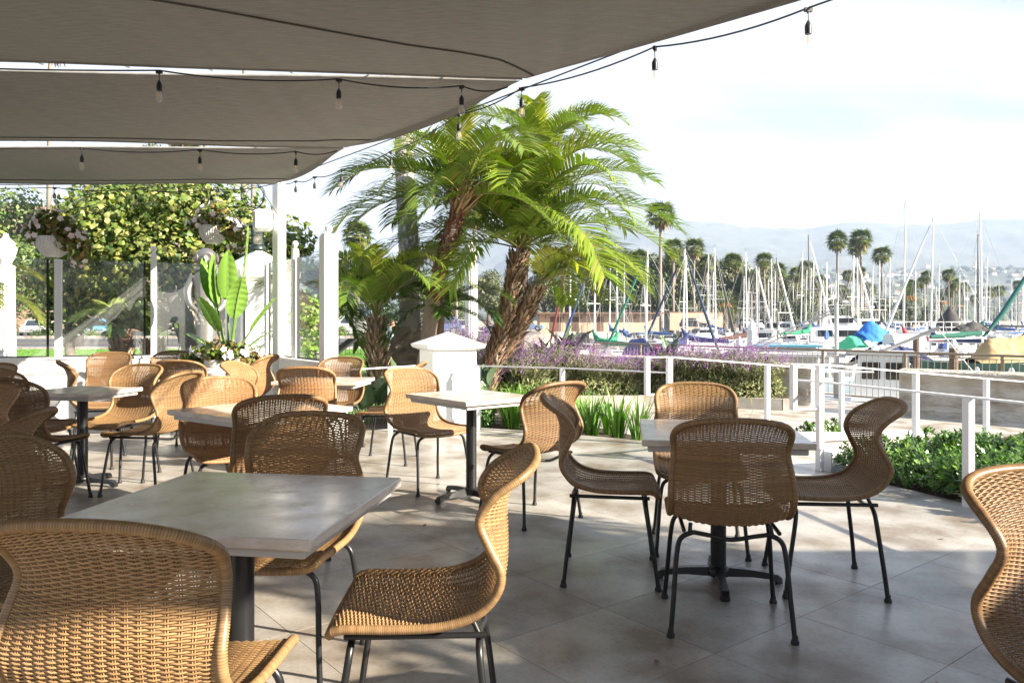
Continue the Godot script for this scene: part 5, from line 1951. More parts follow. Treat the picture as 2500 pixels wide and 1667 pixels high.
func fishing_boat() -> void:
	var o := thing("fishing_boat", "grey and white fishing boat with two wheelhouses and a net drum behind the railing", "fishing boat", P(11.6, WATER, 26.5), 1.15)
	var wh := paint(Color(0.72, 0.73, 0.72))
	var dark := mat("dark_glass", 0, 0, 0)
	part(o, "hull", hull_mesh(9.5, 3.2, 1.3, 0.5, 0.9), wh)
	for q in [[-1.9, 1.9, 2.0, 1.45, "grey"], [0.9, 1.7, 1.9, 1.55, "white"]]:
		var b := MB.new()
		var z: float = q[0]
		var w: float = q[1] / 2
		var h: float = q[3]
		var l: float = q[2] / 2
		b.hull8([Vector3(-w, 1.3, z + l), Vector3(w, 1.3, z + l), Vector3(w, 1.3, z - l), Vector3(-w, 1.3, z - l), Vector3(-w * 0.94, 1.3 + h, z + l * 0.8), Vector3(w * 0.94, 1.3 + h, z + l * 0.8), Vector3(w * 0.94, 1.3 + h, z - l * 0.72), Vector3(-w * 0.94, 1.3 + h, z - l * 0.72)])
		var wm := part(o, "wheelhouse", b, wh if q[4] == "white" else paint(Color(0.42, 0.42, 0.40)))
		b = MB.new()
		b.box(Vector3(0, 1.34 + h, z), Vector3(w * 2.15, 0.09, l * 2.1))
		part(wm, "roof", b, paint(Color(0.66, 0.66, 0.64)))
		for s in [-1.0, 1.0]:
			for k in 2:
				b = MB.new()
				b.cbox(Vector3(s * w * 0.965, 1.3 + h * 0.66, z + lerpf(-0.35, 0.4, k) * l), Vector3(0.07, h * 0.36, l * 0.58), 0.02)
				part(wm, "window", b, dark)
		for k in 2:
			b = MB.new()
			b.cbox(Vector3((k - 0.5) * w, 1.3 + h * 0.64, z + l * 0.90), Vector3(w * 0.72, h * 0.36, 0.06), 0.02)
			part(wm, "window", b, dark)
	var b := MB.new()
	b.bar(Vector3(0, 1.3, -0.5), Vector3(0.1, 4.6, -0.5), 0.085, 10, 0.07)
	part(o, "mast", b, paint(Color(0.45, 0.46, 0.45)))
	for q in [[Vector3(0.1, 4.3, -0.5), Vector3(0.3, 2.3, -4.4), 0.03], [Vector3(0.1, 4.4, -0.5), Vector3(0.2, 3.0, -3.4), 0.026], [Vector3(0.1, 2.3, -0.4), Vector3(-0.3, 3.75, 2.6), 0.06], [Vector3(-0.3, 3.7, 2.55), Vector3(-0.3, 1.4, 4.2), 0.02]]:
		b = MB.new()
		b.bar(q[0], q[1], q[2], 6)
		part(o, "boom", b, paint(Color(0.42, 0.40, 0.37)))
	b = MB.new()
	b.box(Vector3(0, 1.68, 2.75), Vector3(1.5, 0.75, 0.9))
	part(o, "locker", b, wh)
	# net drum
	b = MB.new()
	var bas := Basis(Vector3.RIGHT, PI / 2)
	b.lathe([[0.3, -0.45], [0.3, 0.45]], 24, Vector3(0, 1.75, 4.15), bas)
	var dr := part(o, "net_drum", b, paint(Color(0.05, 0.16, 0.13), 0.9))
	for s in [-1.0, 1.0]:
		b = MB.new()
		b.lathe([[0.0, -0.03], [0.72, -0.03], [0.74, 0.0], [0.72, 0.03], [0.0, 0.03]], 28, Vector3(0, 1.75, 4.15 + s * 0.47), bas)
		part(dr, "flange", b, paint(Color(0.62, 0.62, 0.6)))
		b = MB.new()
		b.lathe([[0.0, -0.05], [0.17, -0.05], [0.17, 0.05], [0.0, 0.05]], 16, Vector3(0, 1.75, 4.15 + s * 0.49), bas)
		part(dr, "hub", b, paint(Color(0.02, 0.02, 0.02)))
	b = MB.new()
	for s in [-1.0, 1.0]:
		b.bar(Vector3(s * 1.35, 1.35, 4.0), Vector3(s * 1.35, 2.2, 4.0), 0.03, 6)
		b.bar(Vector3(s * 1.45, 1.35, 1.6), Vector3(s * 1.45, 2.2, 1.6), 0.03, 6)
		b.bar(Vector3(s * 1.35, 2.2, 4.0), Vector3(s * 1.45, 2.2, 1.6), 0.025, 6)
	part(o, "deck_rail", b, paint(Color(0.5, 0.5, 0.5)))
	b = MB.new()
	for k in 3:
		b.ball(Vector3(-0.4 + k * 0.4, 3.05, 0.7 + 0.2 * k), Vector3(0.13, 0.11, 0.13), 10, 6)
	part(o, "antenna_dome", b, paint(Color(0.76, 0.76, 0.75)))

func draped(o: Node3D, called: String, x0: float, x1: float, z0: float, z1: float, ridge: Array, edge: float, c: Color, sd: int) -> void:   # cloth over a ridge line along z
	var nz := FastNoiseLite.new()
	nz.seed = sd
	nz.frequency = 1.4
	var b := MB.new()
	b.grid(func(u: float, w: float) -> Vector3:
		var f := w * (ridge.size() - 1)
		var i := mini(int(f), ridge.size() - 2)
		var top: float = lerpf(ridge[i], ridge[i + 1], smoothstep(0, 1, f - i))
		var s := absf(u - 0.5) * 2.0
		var p := Vector3(lerpf(x0, x1, u), lerpf(top, edge, pow(s, 1.35)), lerpf(z0, z1, w))
		return p + Vector3(0, 1, 0) * (nz.get_noise_3dv(p * 1.5) * 0.10 + 0.025 * sin(p.z * 9.0 + s * 2.0) * s) , 26, 40)
	part(o, called, b, paint(c, 0.75))

func covered_boats() -> void:
	var W := Color(0.74, 0.74, 0.72)
	# blue cloth boat left of the sage clump
	var o := thing("covered_boat", "boat under a peaked dark blue cloth cover behind the railing, left", "boat", P(6.95, WATER, 44.0), 0.25)
	part(o, "hull", hull_mesh(6.0, 2.3, 0.9, 0.3, 0.9), paint(W))
	draped(o, "cloth_cover", -1.05, 1.05, 2.6, -1.8, [2.5, 3.0, 2.9, 1.5], 0.9, Color(0.045, 0.06, 0.19), 5)
	o = thing("covered_boat", "boat with a long navy cover and a red corner behind the railing", "boat", P(10.3, WATER, 44.0), 1.25)
	part(o, "hull", hull_mesh(6.5, 2.4, 0.9, 0.3, 0.9), paint(W))
	draped(o, "cloth_cover", -1.15, 1.15, 2.9, -1.9, [2.45, 2.1, 2.05, 1.9], 1.0, Color(0.014, 0.02, 0.07), 6)
	draped(o, "red_cloth", -0.35, 0.4, -1.95, -2.5, [2.6, 2.5, 1.9], 1.6, Color(0.4, 0.03, 0.05), 16)
	# grey inflatable
	o = thing("inflatable_dinghy", "grey inflatable boat with a dark arched tube between the two covered boats", "dinghy", P(8.7, WATER, 46.0), 0.6)
	var b := MB.new()
	var pts := []
	for k in 13:
		var a := PI * k / 12.0
		pts.append(Vector3(cos(a) * 0.95, 0.42, -sin(a) * 1.4))
	pts.push_front(Vector3(0.95, 0.42, 1.6))
	pts.append(Vector3(-0.95, 0.42, 1.6))
	b.tube(curve(pts, 4), PackedFloat32Array([0.27]), 12)
	part(o, "tube", b, paint(Color(0.36, 0.36, 0.36), 0.6))
	b = MB.new()
	pts = []
	for k in 11:
		var a := PI * k / 10.0
		pts.append(Vector3(cos(a) * 0.9, 1.2 + sin(a) * 1.1, 0.9))
	b.tube(curve(pts, 3), PackedFloat32Array([0.13]), 10)
	part(o, "arch", b, paint(Color(0.05, 0.05, 0.05), 0.6))
	# light blue cabin boat
	o = thing("cabin_boat", "white cabin boat with a pale blue side and a turquoise stripe behind the railing", "boat", P(12.4, WATER, 36.0), 1.3)
	part(o, "hull", hull_mesh(6.8, 2.4, 1.25, 0.35, 0.9), paint(Color(0.55, 0.66, 0.72)))
	b = MB.new()
	b.hull8([Vector3(-0.95, 1.3, 1.6), Vector3(0.95, 1.3, 1.6), Vector3(0.8, 1.3, -1.9), Vector3(-0.8, 1.3, -1.9), Vector3(-0.85, 2.75, 1.5), Vector3(0.85, 2.75, 1.5), Vector3(0.7, 2.7, -0.9), Vector3(-0.7, 2.7, -0.9)])
	part(o, "cabin", b, paint(W))
	b = MB.new()
	b.box(Vector3(0, 2.80, 0.3), Vector3(2.0, 0.09, 2.9))
	part(o, "roof", b, paint(Color(0.12, 0.32, 0.42)))
	for s in [-1.0, 1.0]:
		for k in 3:
			b = MB.new()
			b.cbox(Vector3(s * 0.88, 2.15, 1.1 - k * 0.85), Vector3(0.1, 0.62, 0.66), 0.03)
			part(o, "window", b, mat("dark_glass", 0, 0, 0))
	b = MB.new()
	b.box(Vector3(0, 1.26, 0), Vector3(2.36, 0.1, 3.2))
	part(o, "stripe", b, paint(Color(0.05, 0.3, 0.38)))
	# blue tent boat
	o = thing("covered_boat", "boat under a peaked bright blue tarpaulin with a green sheet and a navy cover", "boat", P(26.9, WATER, 60.0), -1.2)
	part(o, "hull", hull_mesh(8.5, 2.8, 1.1, 0.4, 0.9), paint(W))
	draped(o, "blue_tarpaulin", -1.4, 1.4, 0.3, -2.3, [3.0, 3.95, 3.3], 2.3, Color(0.015, 0.15, 0.52), 7)
	draped(o, "green_sheet", -1.3, 1.3, 1.9, 0.35, [1.7, 2.75, 2.7], 1.85, Color(0.06, 0.45, 0.22), 8)
	draped(o, "navy_cover", -1.5, 1.5, -2.6, -4.6, [2.7, 2.4, 1.5], 1.4, Color(0.012, 0.02, 0.075), 9)
	o = thing("covered_boat", "boat under a long navy cover just behind the railing, below the blue tarpaulin", "boat", P(26.0, WATER, 53.0), -1.35)
	part(o, "hull", hull_mesh(8.0, 2.7, 1.0, 0.4, 0.9), paint(W))
	draped(o, "cloth_cover", -1.3, 1.3, 2.6, -2.4, [1.7, 2.3, 2.35, 2.1, 1.6], 1.05, Color(0.012, 0.02, 0.085), 10)
	# upturned dinghy
	o = thing("dinghy", "pale grey upturned dinghy beside the blue tarpaulin", "dinghy", P(29.5, WATER, 58.0), -1.3)
	b = hull_mesh(3.4, 1.4, 0.55, 0.15, 0.9)
	var h := part(o, "hull", b, paint(Color(0.62, 0.63, 0.64)))
	h.rotation.z = PI
	h.position.y = 2.6
	b = MB.new()
	b.box(Vector3(0, 1.3, 0), Vector3(1.2, 1.6, 2.0))
	part(o, "float_base", b, paint(Color(0.7, 0.7, 0.7)))
	# tan covered boat right
	o = thing("covered_sailboat", "dark green sailing boat under a tan cover with an orange end at the right edge", "boat", P(31.4, WATER, 50.5), -1.62)
	part(o, "hull", hull_mesh(11.5, 3.2, 1.25, 0.5, 0.7), paint(Color(0.02, 0.055, 0.045)))
	draped(o, "tan_cover", -1.5, 1.5, 1.6, -3.2, [1.5, 2.75, 2.8, 2.95, 3.1], 1.15, Color(0.46, 0.33, 0.16), 11)
	draped(o, "orange_cover", -1.45, 1.45, -3.2, -5.2, [3.1, 3.0, 2.2], 1.2, Color(0.58, 0.07, 0.02), 12)
	b = MB.new()
	b.bar(Vector3(0, 1.2, -2.6), Vector3(0, 12.4, -2.4), 0.1, 8, 0.07)
	part(o, "mast", b, paint(Color(0.03, 0.09, 0.08)))
	b = MB.new()
	b.tube(PackedVector3Array([Vector3(0.3, 2.9, 0.9), Vector3(0.25, 4.4, -0.3), Vector3(0.15, 8.0, -2.6)]), PackedFloat32Array([0.09, 0.17, 0.12]), 8)
	part(o, "furled_jib", b, paint(Color(0.015, 0.115, 0.10), 0.8))
	b = MB.new()
	b.bar(Vector3(-0.2, 3.6, 2.2), Vector3(-0.2, 3.55, -3.0), 0.06, 6)
	part(o, "boom", b, paint(Color(0.03, 0.04, 0.04)))
	draped(o, "grey_awning", -0.9, 0.5, 2.4, 0.2, [3.5, 3.9, 3.5], 3.25, Color(0.06, 0.058, 0.055), 13)

# ---------------------------------------------------------------- surroundings
func build_ground() -> void:
	rng.seed = 51
	var sand := mat("sandy_ground", 1, 1, 1, 0.95)
	sand.albedo_texture = noise_tex(0.01, 6, [[0.0, lin(0.25, 0.19, 0.13)], [0.5, lin(0.40, 0.33, 0.25)], [1.0, lin(0.52, 0.45, 0.36)]], 15, 512)
	triplanar(sand, Vector3.ONE * 0.12)
	var m := MB.new()
	m.prism(poly([[-6000, -6000], [6000, -6000], [6000, 9000], [-6000, 9000]]), -4.2, -4.2)
	struct("ground", m, mat("far_ground", 0.10, 0.105, 0.07, 0.95))
	m = MB.new()
	m.prism(poly([[-400, -60], [34, -60], [34, -14], [10.9, 10.8], [2.3, 21.2], [0.9, 24], [0.7, 36], [2.0, 60], [5.2, 98], [14, 128], [60, 232], [520, 260], [900, 900], [-900, 900], [-900, -60]]), -4.0, -0.47)
	struct("land", m, sand)
	# lawn, road, car park on the left
	var lawn := mat("lawn_soil", 0.06, 0.12, 0.02, 0.95)
	m = MB.new()
	m.prism(poly([[-60, 9.0], [-7.6, 9.4], [-3.4, 11.2], [-1.9, 12.2], [-4.6, 27], [-6.5, 36.5], [-60, 36.0]]), -0.46, -0.10)
	struct("lawn", m, lawn)
	var gb := MB.new()
	var r := RandomNumberGenerator.new()
	r.seed = 5
	for k in 420:
		gb.col = shade_of(Color(0.11, 0.26, 0.028), r, 0.3)
		var a := r.randf() * TAU
		blade(gb, Vector3(r.randf_range(-0.5, 0.5), 0, r.randf_range(-0.5, 0.5)), Vector3(cos(a) * 0.4, 1, sin(a) * 0.4).normalized(), Vector3(0, 1, 0), r.randf_range(0.04, 0.07), 0.012, 0.1)
	var mm := MultiMesh.new()
	mm.transform_format = MultiMesh.TRANSFORM_3D
	mm.mesh = gb.mesh()
	var spots := []
	var lp := poly([[-30, 12.0], [-7.6, 10.0], [-3.4, 12.0], [-4.6, 27], [-6.5, 36.4], [-30, 36.2]])
	for i in range(-30, 0):
		for j in range(10, 37):
			if Geometry2D.is_point_in_polygon(Vector2(i + 0.5, j + 0.5), lp):
				spots.append(Vector2(i + 0.5, j + 0.5))
	mm.instance_count = spots.size()
	for i in spots.size():
		mm.set_instance_transform(i, Transform3D(Basis(Vector3.UP, (i % 4) * PI / 2), P(spots[i].x, -0.10, spots[i].y)))
	var mi := MultiMeshInstance3D.new()
	mi.multimesh = mm
	mi.material_override = vmat("grass_blade", 0.6, Color(0.4, 0.6, 0.08))
	mi.name = "grass"
	add_child(mi)
	meta(mi, "bright green mown grass of the lawn beyond the glass screen", "grass", "", "stuff")
	var asph := mat("asphalt", 0.085, 0.085, 0.088, 0.9)
	m = MB.new()
	m.prism(poly([[-70, 37.6], [-6.6, 38.2], [-3.4, 60], [-70, 58.5]]), -0.47, -0.17)
	struct("road", m, asph)
	m = MB.new()
	m.prism(poly([[-90, 63.5], [-2.0, 64.5], [3.5, 96], [-90, 98]]), -0.47, -0.16)
	struct("car_park", m, asph)
	var kc := concrete("kerb_concrete", 1.4, 11)
	m = MB.new()
	m.beam(P(-70, -0.1, 36.7), P(-6.4, -0.1, 37.3), 0.9, 0.16)
	solo("road_kerb", m, kc, "pale kerb between the lawn and the road", "kerb")
	m = MB.new()
	m.beam(P(-70, -0.07, 59.2), P(-3.2, -0.07, 60.8), 1.2, 0.2)
	solo("road_kerb", m, kc, "pale kerb between the road and the car park shrubs", "kerb")
	var yl := mat("road_paint_yellow", 0.5, 0.36, 0.06, 0.7)
	m = MB.new()
	m.box(P(-37, -0.164, 48.5), Vector3(62, 0.004, 0.14))
	struct("road_marking", m, yl)
	for k in 9:
		m = MB.new()
		m.box(Vector3.ZERO, Vector3(0.12, 0.004, 5.0))
		part(self, "bay_marking", m, mat("road_paint_white", 0.7, 0.7, 0.68, 0.7), P(-44 + k * 4.6, -0.154, 67.5)).set_meta("kind", "structure")
	# hills
	var hill := mat("hillside", 1, 1, 1, 0.95)
	hill.albedo_texture = noise_tex(0.012, 6, [[0.0, lin(0.04, 0.055, 0.035)], [0.45, lin(0.075, 0.085, 0.055)], [0.7, lin(0.115, 0.11, 0.08)], [1.0, lin(0.17, 0.155, 0.12)]], 19, 512)
	triplanar(hill, Vector3.ONE * 0.0016)
	var nz := FastNoiseLite.new()
	nz.seed = 8
	nz.frequency = 0.0011
	nz.fractal_octaves = 5
	var ridge := [[-2600, 250], [-1400, 330], [-500, 355], [-230, 410], [105, 462], [450, 500], [820, 517], [1050, 503], [1270, 478], [1370, 478], [1540, 478], [1640, 494], [1730, 508], [1895, 508], [1980, 495], [2210, 495], [2460, 524], [2640, 527], [3400, 560], [5200, 420]]
	m = MB.new()
	m.grid(func(u: float, w: float) -> Vector3:
		var d := lerpf(2500, 4000, w)
		var x := lerpf(-2600, 5000, u) * (d / 4000.0)
		var xs := x * 4000.0 / d
		var h := 300.0
		for i in ridge.size() - 1:
			if xs >= ridge[i][0] and xs <= ridge[i + 1][0]:
				h = lerpf(ridge[i][1], ridge[i + 1][1], smoothstep(0, 1, (xs - ridge[i][0]) / (ridge[i + 1][0] - ridge[i][0])))
		var y := h * (0.16 + 0.84 * pow(w, 1.25)) + (nz.get_noise_2d(x * 1.6, d * 1.2) * 110.0) * w * (1.0 - w) * 2.0 + nz.get_noise_2d(x * 6.0, d * 5.0) * 13.0 * w
		return P(x, y - 8.0, d), 240, 50, true)
	struct("mountains", m, hill)
	var fh := func(x: float, d: float) -> float:
		var w := clampf((d - 800.0) / 1900.0, 0, 1)
		return -6.0 + 185.0 * pow(w, 1.15) * (1.0 + 0.35 * nz.get_noise_2d(x * 1.2, d)) * smoothstep(-600, 500, x)
	m = MB.new()
	m.grid(func(u: float, w: float) -> Vector3:
		var d := lerpf(800, 2750, w)
		var x := lerpf(-900, 3000, u) * (0.5 + 0.5 * d / 2750.0)
		return P(x, fh.call(x, d), d), 90, 40, true)
	struct("foothills", m, hill)
	# houses on the foothills
	var hs: Node3D = null
	r.seed = 14
	var groves := MB.new()
	for k in 150:
		var d := lerpf(1000, 2350, pow(r.randf(), 0.8))
		var x: float = d * r.randf_range(0.30, 0.70)
		var y: float = fh.call(x, d)
		if hs == null:
			hs = thing("hillside_house", "tiny pale house among the trees on the hazy hillside", "house", P(x, y, d), 0.3, "houses on the hazy hillside")
			var b := MB.new()
			b.box(Vector3(0, 3.2, 0), Vector3(15, 7.5, 10))
			part(hs, "walls", b, mat("house_white", 0.8, 0.78, 0.74, 0.8))
			b = MB.new()
			b.hull8([Vector3(-8, 6.96, 5.5), Vector3(8, 6.96, 5.5), Vector3(8, 6.96, -5.5), Vector3(-8, 6.96, -5.5), Vector3(-5, 9.4, 0.2), Vector3(5, 9.4, 0.2), Vector3(5, 9.4, -0.2), Vector3(-5, 9.4, -0.2)])
			part(hs, "roof", b, mat("house_roof", 0.3, 0.16, 0.1, 0.8))
		else:
			dup(hs, P(x, y, d), r.randf_range(-0.8, 0.8), "tiny pale house among the trees on the hazy hillside", "houses on the hazy hillside", r.randf_range(0.55, 1.2))
	for k in 900:
		var d := lerpf(850, 2500, r.randf())
		var x: float = d * r.randf_range(0.0, 0.75)
		var y: float = fh.call(x, d)
		groves.col = shade_of(Color(0.055, 0.075, 0.03), r, 0.3)
		groves.ball(P(x, y + 2.0, d), Vector3(9, 7, 9) * r.randf_range(0.6, 1.4), 6, 4)
	var gv := part(self, "hillside_woods", groves, vmat("woods", 0.9), Vector3.ZERO, "stuff")
	meta(gv, "dark scattered woods between the houses on the hazy hillside", "woods")

# trees that stand far off
func round_tree(sd: int, H: float, R: float, cols: Array, size: float, n: int, bare := 0.28, called := "tree") -> Node3D:
	var o := thing(called, "", "tree")
	var r := RandomNumberGenerator.new()
	r.seed = sd
	var t := MB.new()
	t.col = Color(0.13, 0.105, 0.08)
	var lobes := []
	var nl := 9
	t.tube(curve([Vector3(0, -0.5, 0), Vector3(0.1, H * bare, 0.05), Vector3(-0.1, H * 0.6, 0)], 4), PackedFloat32Array([R * 0.09, R * 0.085, R * 0.08, R * 0.075, R * 0.065, R * 0.055, R * 0.05, R * 0.04, R * 0.03]), 8)
	for k in nl:
		var a := k * 2.4
		var hh := H * lerpf(bare + 0.14, 0.88, float(k) / (nl - 1))
		var off := R * 0.58 * (1.0 - 0.75 * pow(float(k) / (nl - 1), 2.0)) * r.randf_range(0.7, 1.15)
		var c := Vector3(cos(a) * off, hh + r.randf_range(-0.04, 0.04) * H, sin(a) * off)
		var rr := R * r.randf_range(0.34, 0.52)
		lobes.append([c, Vector3(rr, rr * r.randf_range(0.65, 0.9), rr)])
		t.bar(Vector3(0, H * bare, 0), c, R * 0.03, 5, R * 0.01)
	part(o, "trunk", t, vmat("bark_plain", 0.9))
	part(o, "crown", leaf_cloud(lobes, n, size, cols, sd + 1, 0, 0.4), leafy("tree_leaf"))
	return o

func tall_fan_palm(sd: int, H: float) -> Node3D:
	var o := thing("fan_palm", "", "palm tree")
	var t := MB.new()
	t.col = Color(0.22, 0.19, 0.165)
	t.tube(curve([Vector3(0, -0.5, 0), Vector3(0.15, H * 0.5, 0.1), Vector3(0.0, H, 0)], 6), PackedFloat32Array([0.42, 0.36, 0.32, 0.3, 0.28, 0.27, 0.26, 0.25, 0.24, 0.23, 0.22, 0.22, 0.22]), 8)
	part(o, "trunk", t, vmat("bark_plain", 0.9))
	fan_crown(o, Vector3(0, H, 0), 2.5, sd, 44, Color(0.13, 0.175, 0.04))
	return o

func place(src: Node3D, first: Array, at: Vector3, turn: float, label: String, group := "", s := 1.0) -> Node3D:
	if first[0]:
		first[0] = false
		src.position = at
		src.rotation.y = turn
		src.scale = Vector3.ONE * s
		meta(src, label, "", group)
		return src
	return dup(src, at, turn, label, group, s)

func grow_far() -> void:
	rng.seed = 61
	# fan palms: u pixel is turned to metres once, here: [x, base y, d, height, label]
	var src := tall_fan_palm(71, 10.0)
	var f := [true]
	var L := [
		[-43.0, 100, 26.5, "leftmost of the three distant palms whose crowns show right of the canopy post"],
		[-40.2, 102, 27.5, "middle of the three palms whose crowns show beside the canopy post"],
		[-34.5, 104, 27.5, "right of the three palms whose crowns show beside the canopy post"],
		[-45.2, 108, 24.5, "lower palm half hidden behind the canopy post"],
		[-15.5, 78, 10.2, "grey-trunked fan palm with a long dead skirt between the grey and the reddish trunks"],
		[-24.5, 110, 9.0, "fan palm low behind the small palm's fronds"],
		[-11.0, 110, 11.5, "fan palm behind the drooping dark fronds"],
		[-7.2, 100, 13.0, "fan palm left of the big shaggy palm"],
		[-4.6, 96, 15.0, "shaggy fan palm just left of the big palm trunk"],
		[8.5, 130, 12.0, "slim fan palm left of the red furled sail"],
		[13.0, 140, 14.5, "slim fan palm right of the red furled sail"],
		[24.6, 128, 19.0, "fan palm whose head shows at the tip of the big palm's fronds"],
		[28.3, 136, 14.2, "fan palm below the tips of the big palm's fronds, left of two"],
		[32.4, 138, 14.5, "fan palm right of the big palm's fronds with a leaning trunk"],
		[35.0, 140, 12.0, "bushy fan palm right of the leaning one"],
		[46.0, 142, 12.5, "fan palm behind the white mast left of the conical pile"],
		[50.0, 146, 11.0, "fan palm with a pale skirt above the conical pile"],
		[55.0, 150, 10.5, "fan palm right of the conical pile"],
		[60.0, 152, 9.0, "fan palm at the right end of the tree line"],
		[74.5, 178, 19.8, "leftmost of the tall palms standing free before the mountains"],
		[80.0, 178, 20.3, "second and tallest of the tall palms before the mountains"],
		[81.8, 184, 19.0, "third of the tall palms, close beside the tallest"],
		[84.6, 178, 16.5, "fourth of the tall palms, with a lean"],
		[83.0, 186, 13.0, "short palm under the tall group"],
		[104.0, 195, 12.5, "single slender palm right of the stout date palm"],
		[110.0, 196, 13.0, "palm behind the slim mast right of the slender one"],
		[112.5, 198, 11.0, "lower palm beside the one behind the slim mast"],
		[-66.0, 92, 22.0, "fan palm at the left edge of the photo"],
		[-57.0, 96, 36.0, "very tall palm whose bare pale trunk rises behind the left hanging basket"],
		[-33.0, 96, 36.0, "very tall palm whose thin trunk passes behind the right hanging basket"],
	]
	for q in L:
		var h: float = q[2]
		var o := place(src, f, P(q[0], -0.5, q[1]), rng.randf() * 6.0, String(q[3]), "far fan palms", 1.0)
		var s := clampf(h / 16.0, 0.75, 1.15)
		o.scale = Vector3(s, h / 10.0, s)
		for ch in o.get_children():
			if not String(ch.name).begins_with("trunk"):
				(ch as Node3D).scale = Vector3(1, s / (h / 10.0), 1)
				(ch as Node3D).position.y = 10.0 * (1.0 - s / (h / 10.0))
	for k in 26:
		var dd := rng.randf_range(195, 290)
		var o := dup(src, P(dd * rng.randf_range(0.36, 0.66), -0.5, dd), rng.randf() * 6.0, "small far fan palm in the hazy tree line behind the masts", "small far fan palms")
		var h := rng.randf_range(8, 13.5)
		o.scale = Vector3(0.8, h / 10.0, 0.8)
		for ch in o.get_children():
			if not String(ch.name).begins_with("trunk"):
				(ch as Node3D).scale = Vector3(1, 8.0 / h, 1)
				(ch as Node3D).position.y = 10.0 * (1.0 - 8.0 / h)
	for k in 24:
		var dd := rng.randf_range(146, 172)
		var xx := dd * lerpf(0.05, 0.385, (k + rng.randf() * 0.8) / 24.0)
		var o := dup(src, P(xx, -0.5, dd), rng.randf() * 6.0, "fan palm standing among the grey-green trees of the shoreline belt", "fan palms in the shoreline belt")
		var h := rng.randf_range(7.5, 13.5)
		o.scale = Vector3(0.95, h / 10.0, 0.95)
		for ch in o.get_children():
			if not String(ch.name).begins_with("trunk"):
				(ch as Node3D).scale = Vector3(1, 9.5 / h, 1)
				(ch as Node3D).position.y = 10.0 * (1.0 - 9.5 / h)
	# date palms
	var dp := thing("date_palm", "stout date palm with orange fruit stalks right of the tall palms", "palm tree", P(88.0, -0.5, 172.0))
	var t := MB.new()
	t.col = Color(0.16, 0.12, 0.09)
	t.tube(PackedVector3Array([Vector3(0, 0, 0), Vector3(0, 6.5, 0)]), PackedFloat32Array([0.7, 0.6]), 10)
	part(dp, "trunk", t, vmat("bark_plain", 0.9))
	var cr2 := MB.new()
	for k in 60:
		var e := lerpf(1.35, -0.55, k / 60.0)
		cr2.add(frond(5.2, e, 1.1, 0.9, 22, 500 + k % 6, Color(0.075, 0.115, 0.03), 0.12), Transform3D(Basis(Vector3.UP, k * 2.39996), Vector3(0, 6.6, 0)))
	part(dp, "crown", cr2, vmat("palm_leaf", 0.42))
	t = MB.new()
	for k in 14:
		t.col = Color(0.55, 0.22, 0.03)
		var a := k * 2.4
		t.tube(PackedVector3Array([Vector3(0, 6.4, 0), Vector3(cos(a) * 0.9, 7.0, sin(a) * 0.9), Vector3(cos(a) * 1.5, 6.0, sin(a) * 1.5)]), PackedFloat32Array([0.05, 0.08, 0.2]), 5)
	part(dp, "fruit_stalks", t, vmat("bark_plain", 0.9))
	for q in [[118.0, 214, 1.0, "first"], [124.0, 216, 0.85, "second"], [33.5, 122, 0.62, "small dark"]]:
		var lab := "%s of two hazy date palms behind the slanting white sail" % q[3] if q[1] > 200 else "round-headed date palm by the pinkish building"
		dup(dp, P(q[0], -0.5, q[1]), q[0], lab, "", q[2])
	# round trees
	var grey_green := [Color(0.12, 0.135, 0.065), Color(0.16, 0.17, 0.085), Color(0.10, 0.118, 0.055)]
	var dark := [Color(0.055, 0.08, 0.03), Color(0.08, 0.11, 0.04), Color(0.04, 0.062, 0.024)]
	var light := [Color(0.10, 0.16, 0.03), Color(0.14, 0.2, 0.04), Color(0.08, 0.13, 0.03)]
	var ga := round_tree(401, 12.0, 5.5, grey_green, 0.62, 3600)
	var fa := [true]
	var i := 0
	for q in [[15.5, 150, 1.0, "left of the tall dark cypress-like tree"], [27.0, 150, 1.15, "behind the green furled sail"], [40.0, 152, 1.05, "behind the leaning fan palm"], [44.5, 156, 1.1, "behind the brown sail cover"], [51.0, 158, 0.95, "right of the brown sail cover"], [57.0, 160, 0.85, "left of the far shoreline road"], [63.0, 166, 0.7, "at the right end of the tree belt"], [6.0, 146, 0.95, "just right of the big palm trunk"], [-4.0, 130, 0.8, "behind the big palm trunk"], [21.0, 154, 1.2, "behind the blue furled sail"], [31.5, 153, 1.15, "between the green and the dark furled sails"], [36.0, 158, 1.2, "behind the slate blue furled sail"], [48.0, 152, 0.95, "above the round dark trees"], [54.5, 163, 1.0, "above the red-roofed white house"], [60.5, 168, 0.85, "left of the tall dark mast"], [33.5, 146, 0.75, "low in front of the belt by the round-headed palm"], [24.0, 160, 1.25, "tallest behind the red furled sail"], [42.5, 168, 1.25, "at the back of the belt"], [47.0, 172, 1.2, "at the back behind the brown sail cover"]]:
		place(ga, fa, P(q[0], -0.5, q[1]), i * 1.7, "grey-green shoreline tree " + q[3], "grey-green trees of the shoreline", q[2])
		i += 1
	var da := round_tree(402, 9.0, 5.0, dark, 0.5, 3600, 0.16)
	var fb := [true]
	for q in [[24.0, 140, 1.35, "tall dark tree behind the blue and green furled sails"], [11.0, 138, 0.9, "dark tree behind the red furled sail"], [17.8, 136, 0.75, "dark low tree above the pinkish building"], [46.0, 134, 0.62, "round dark tree left of the tall conical pile"], [50.0, 136, 0.6, "round dark tree just right of the conical pile"], [57.5, 138, 0.62, "round dark tree behind the dark mast"], [65.0, 148, 0.55, "small round dark tree by the far road"], [76.0, 160, 0.72, "wide dark tree at the foot of the tall palms"], [84.0, 166, 0.66, "dark tree right of the tall palms' feet"], [92.0, 172, 0.55, "low dark tree right of the date palm"], [68.0, 180, 0.6, "dark tree left of the tall palms' feet"]]:
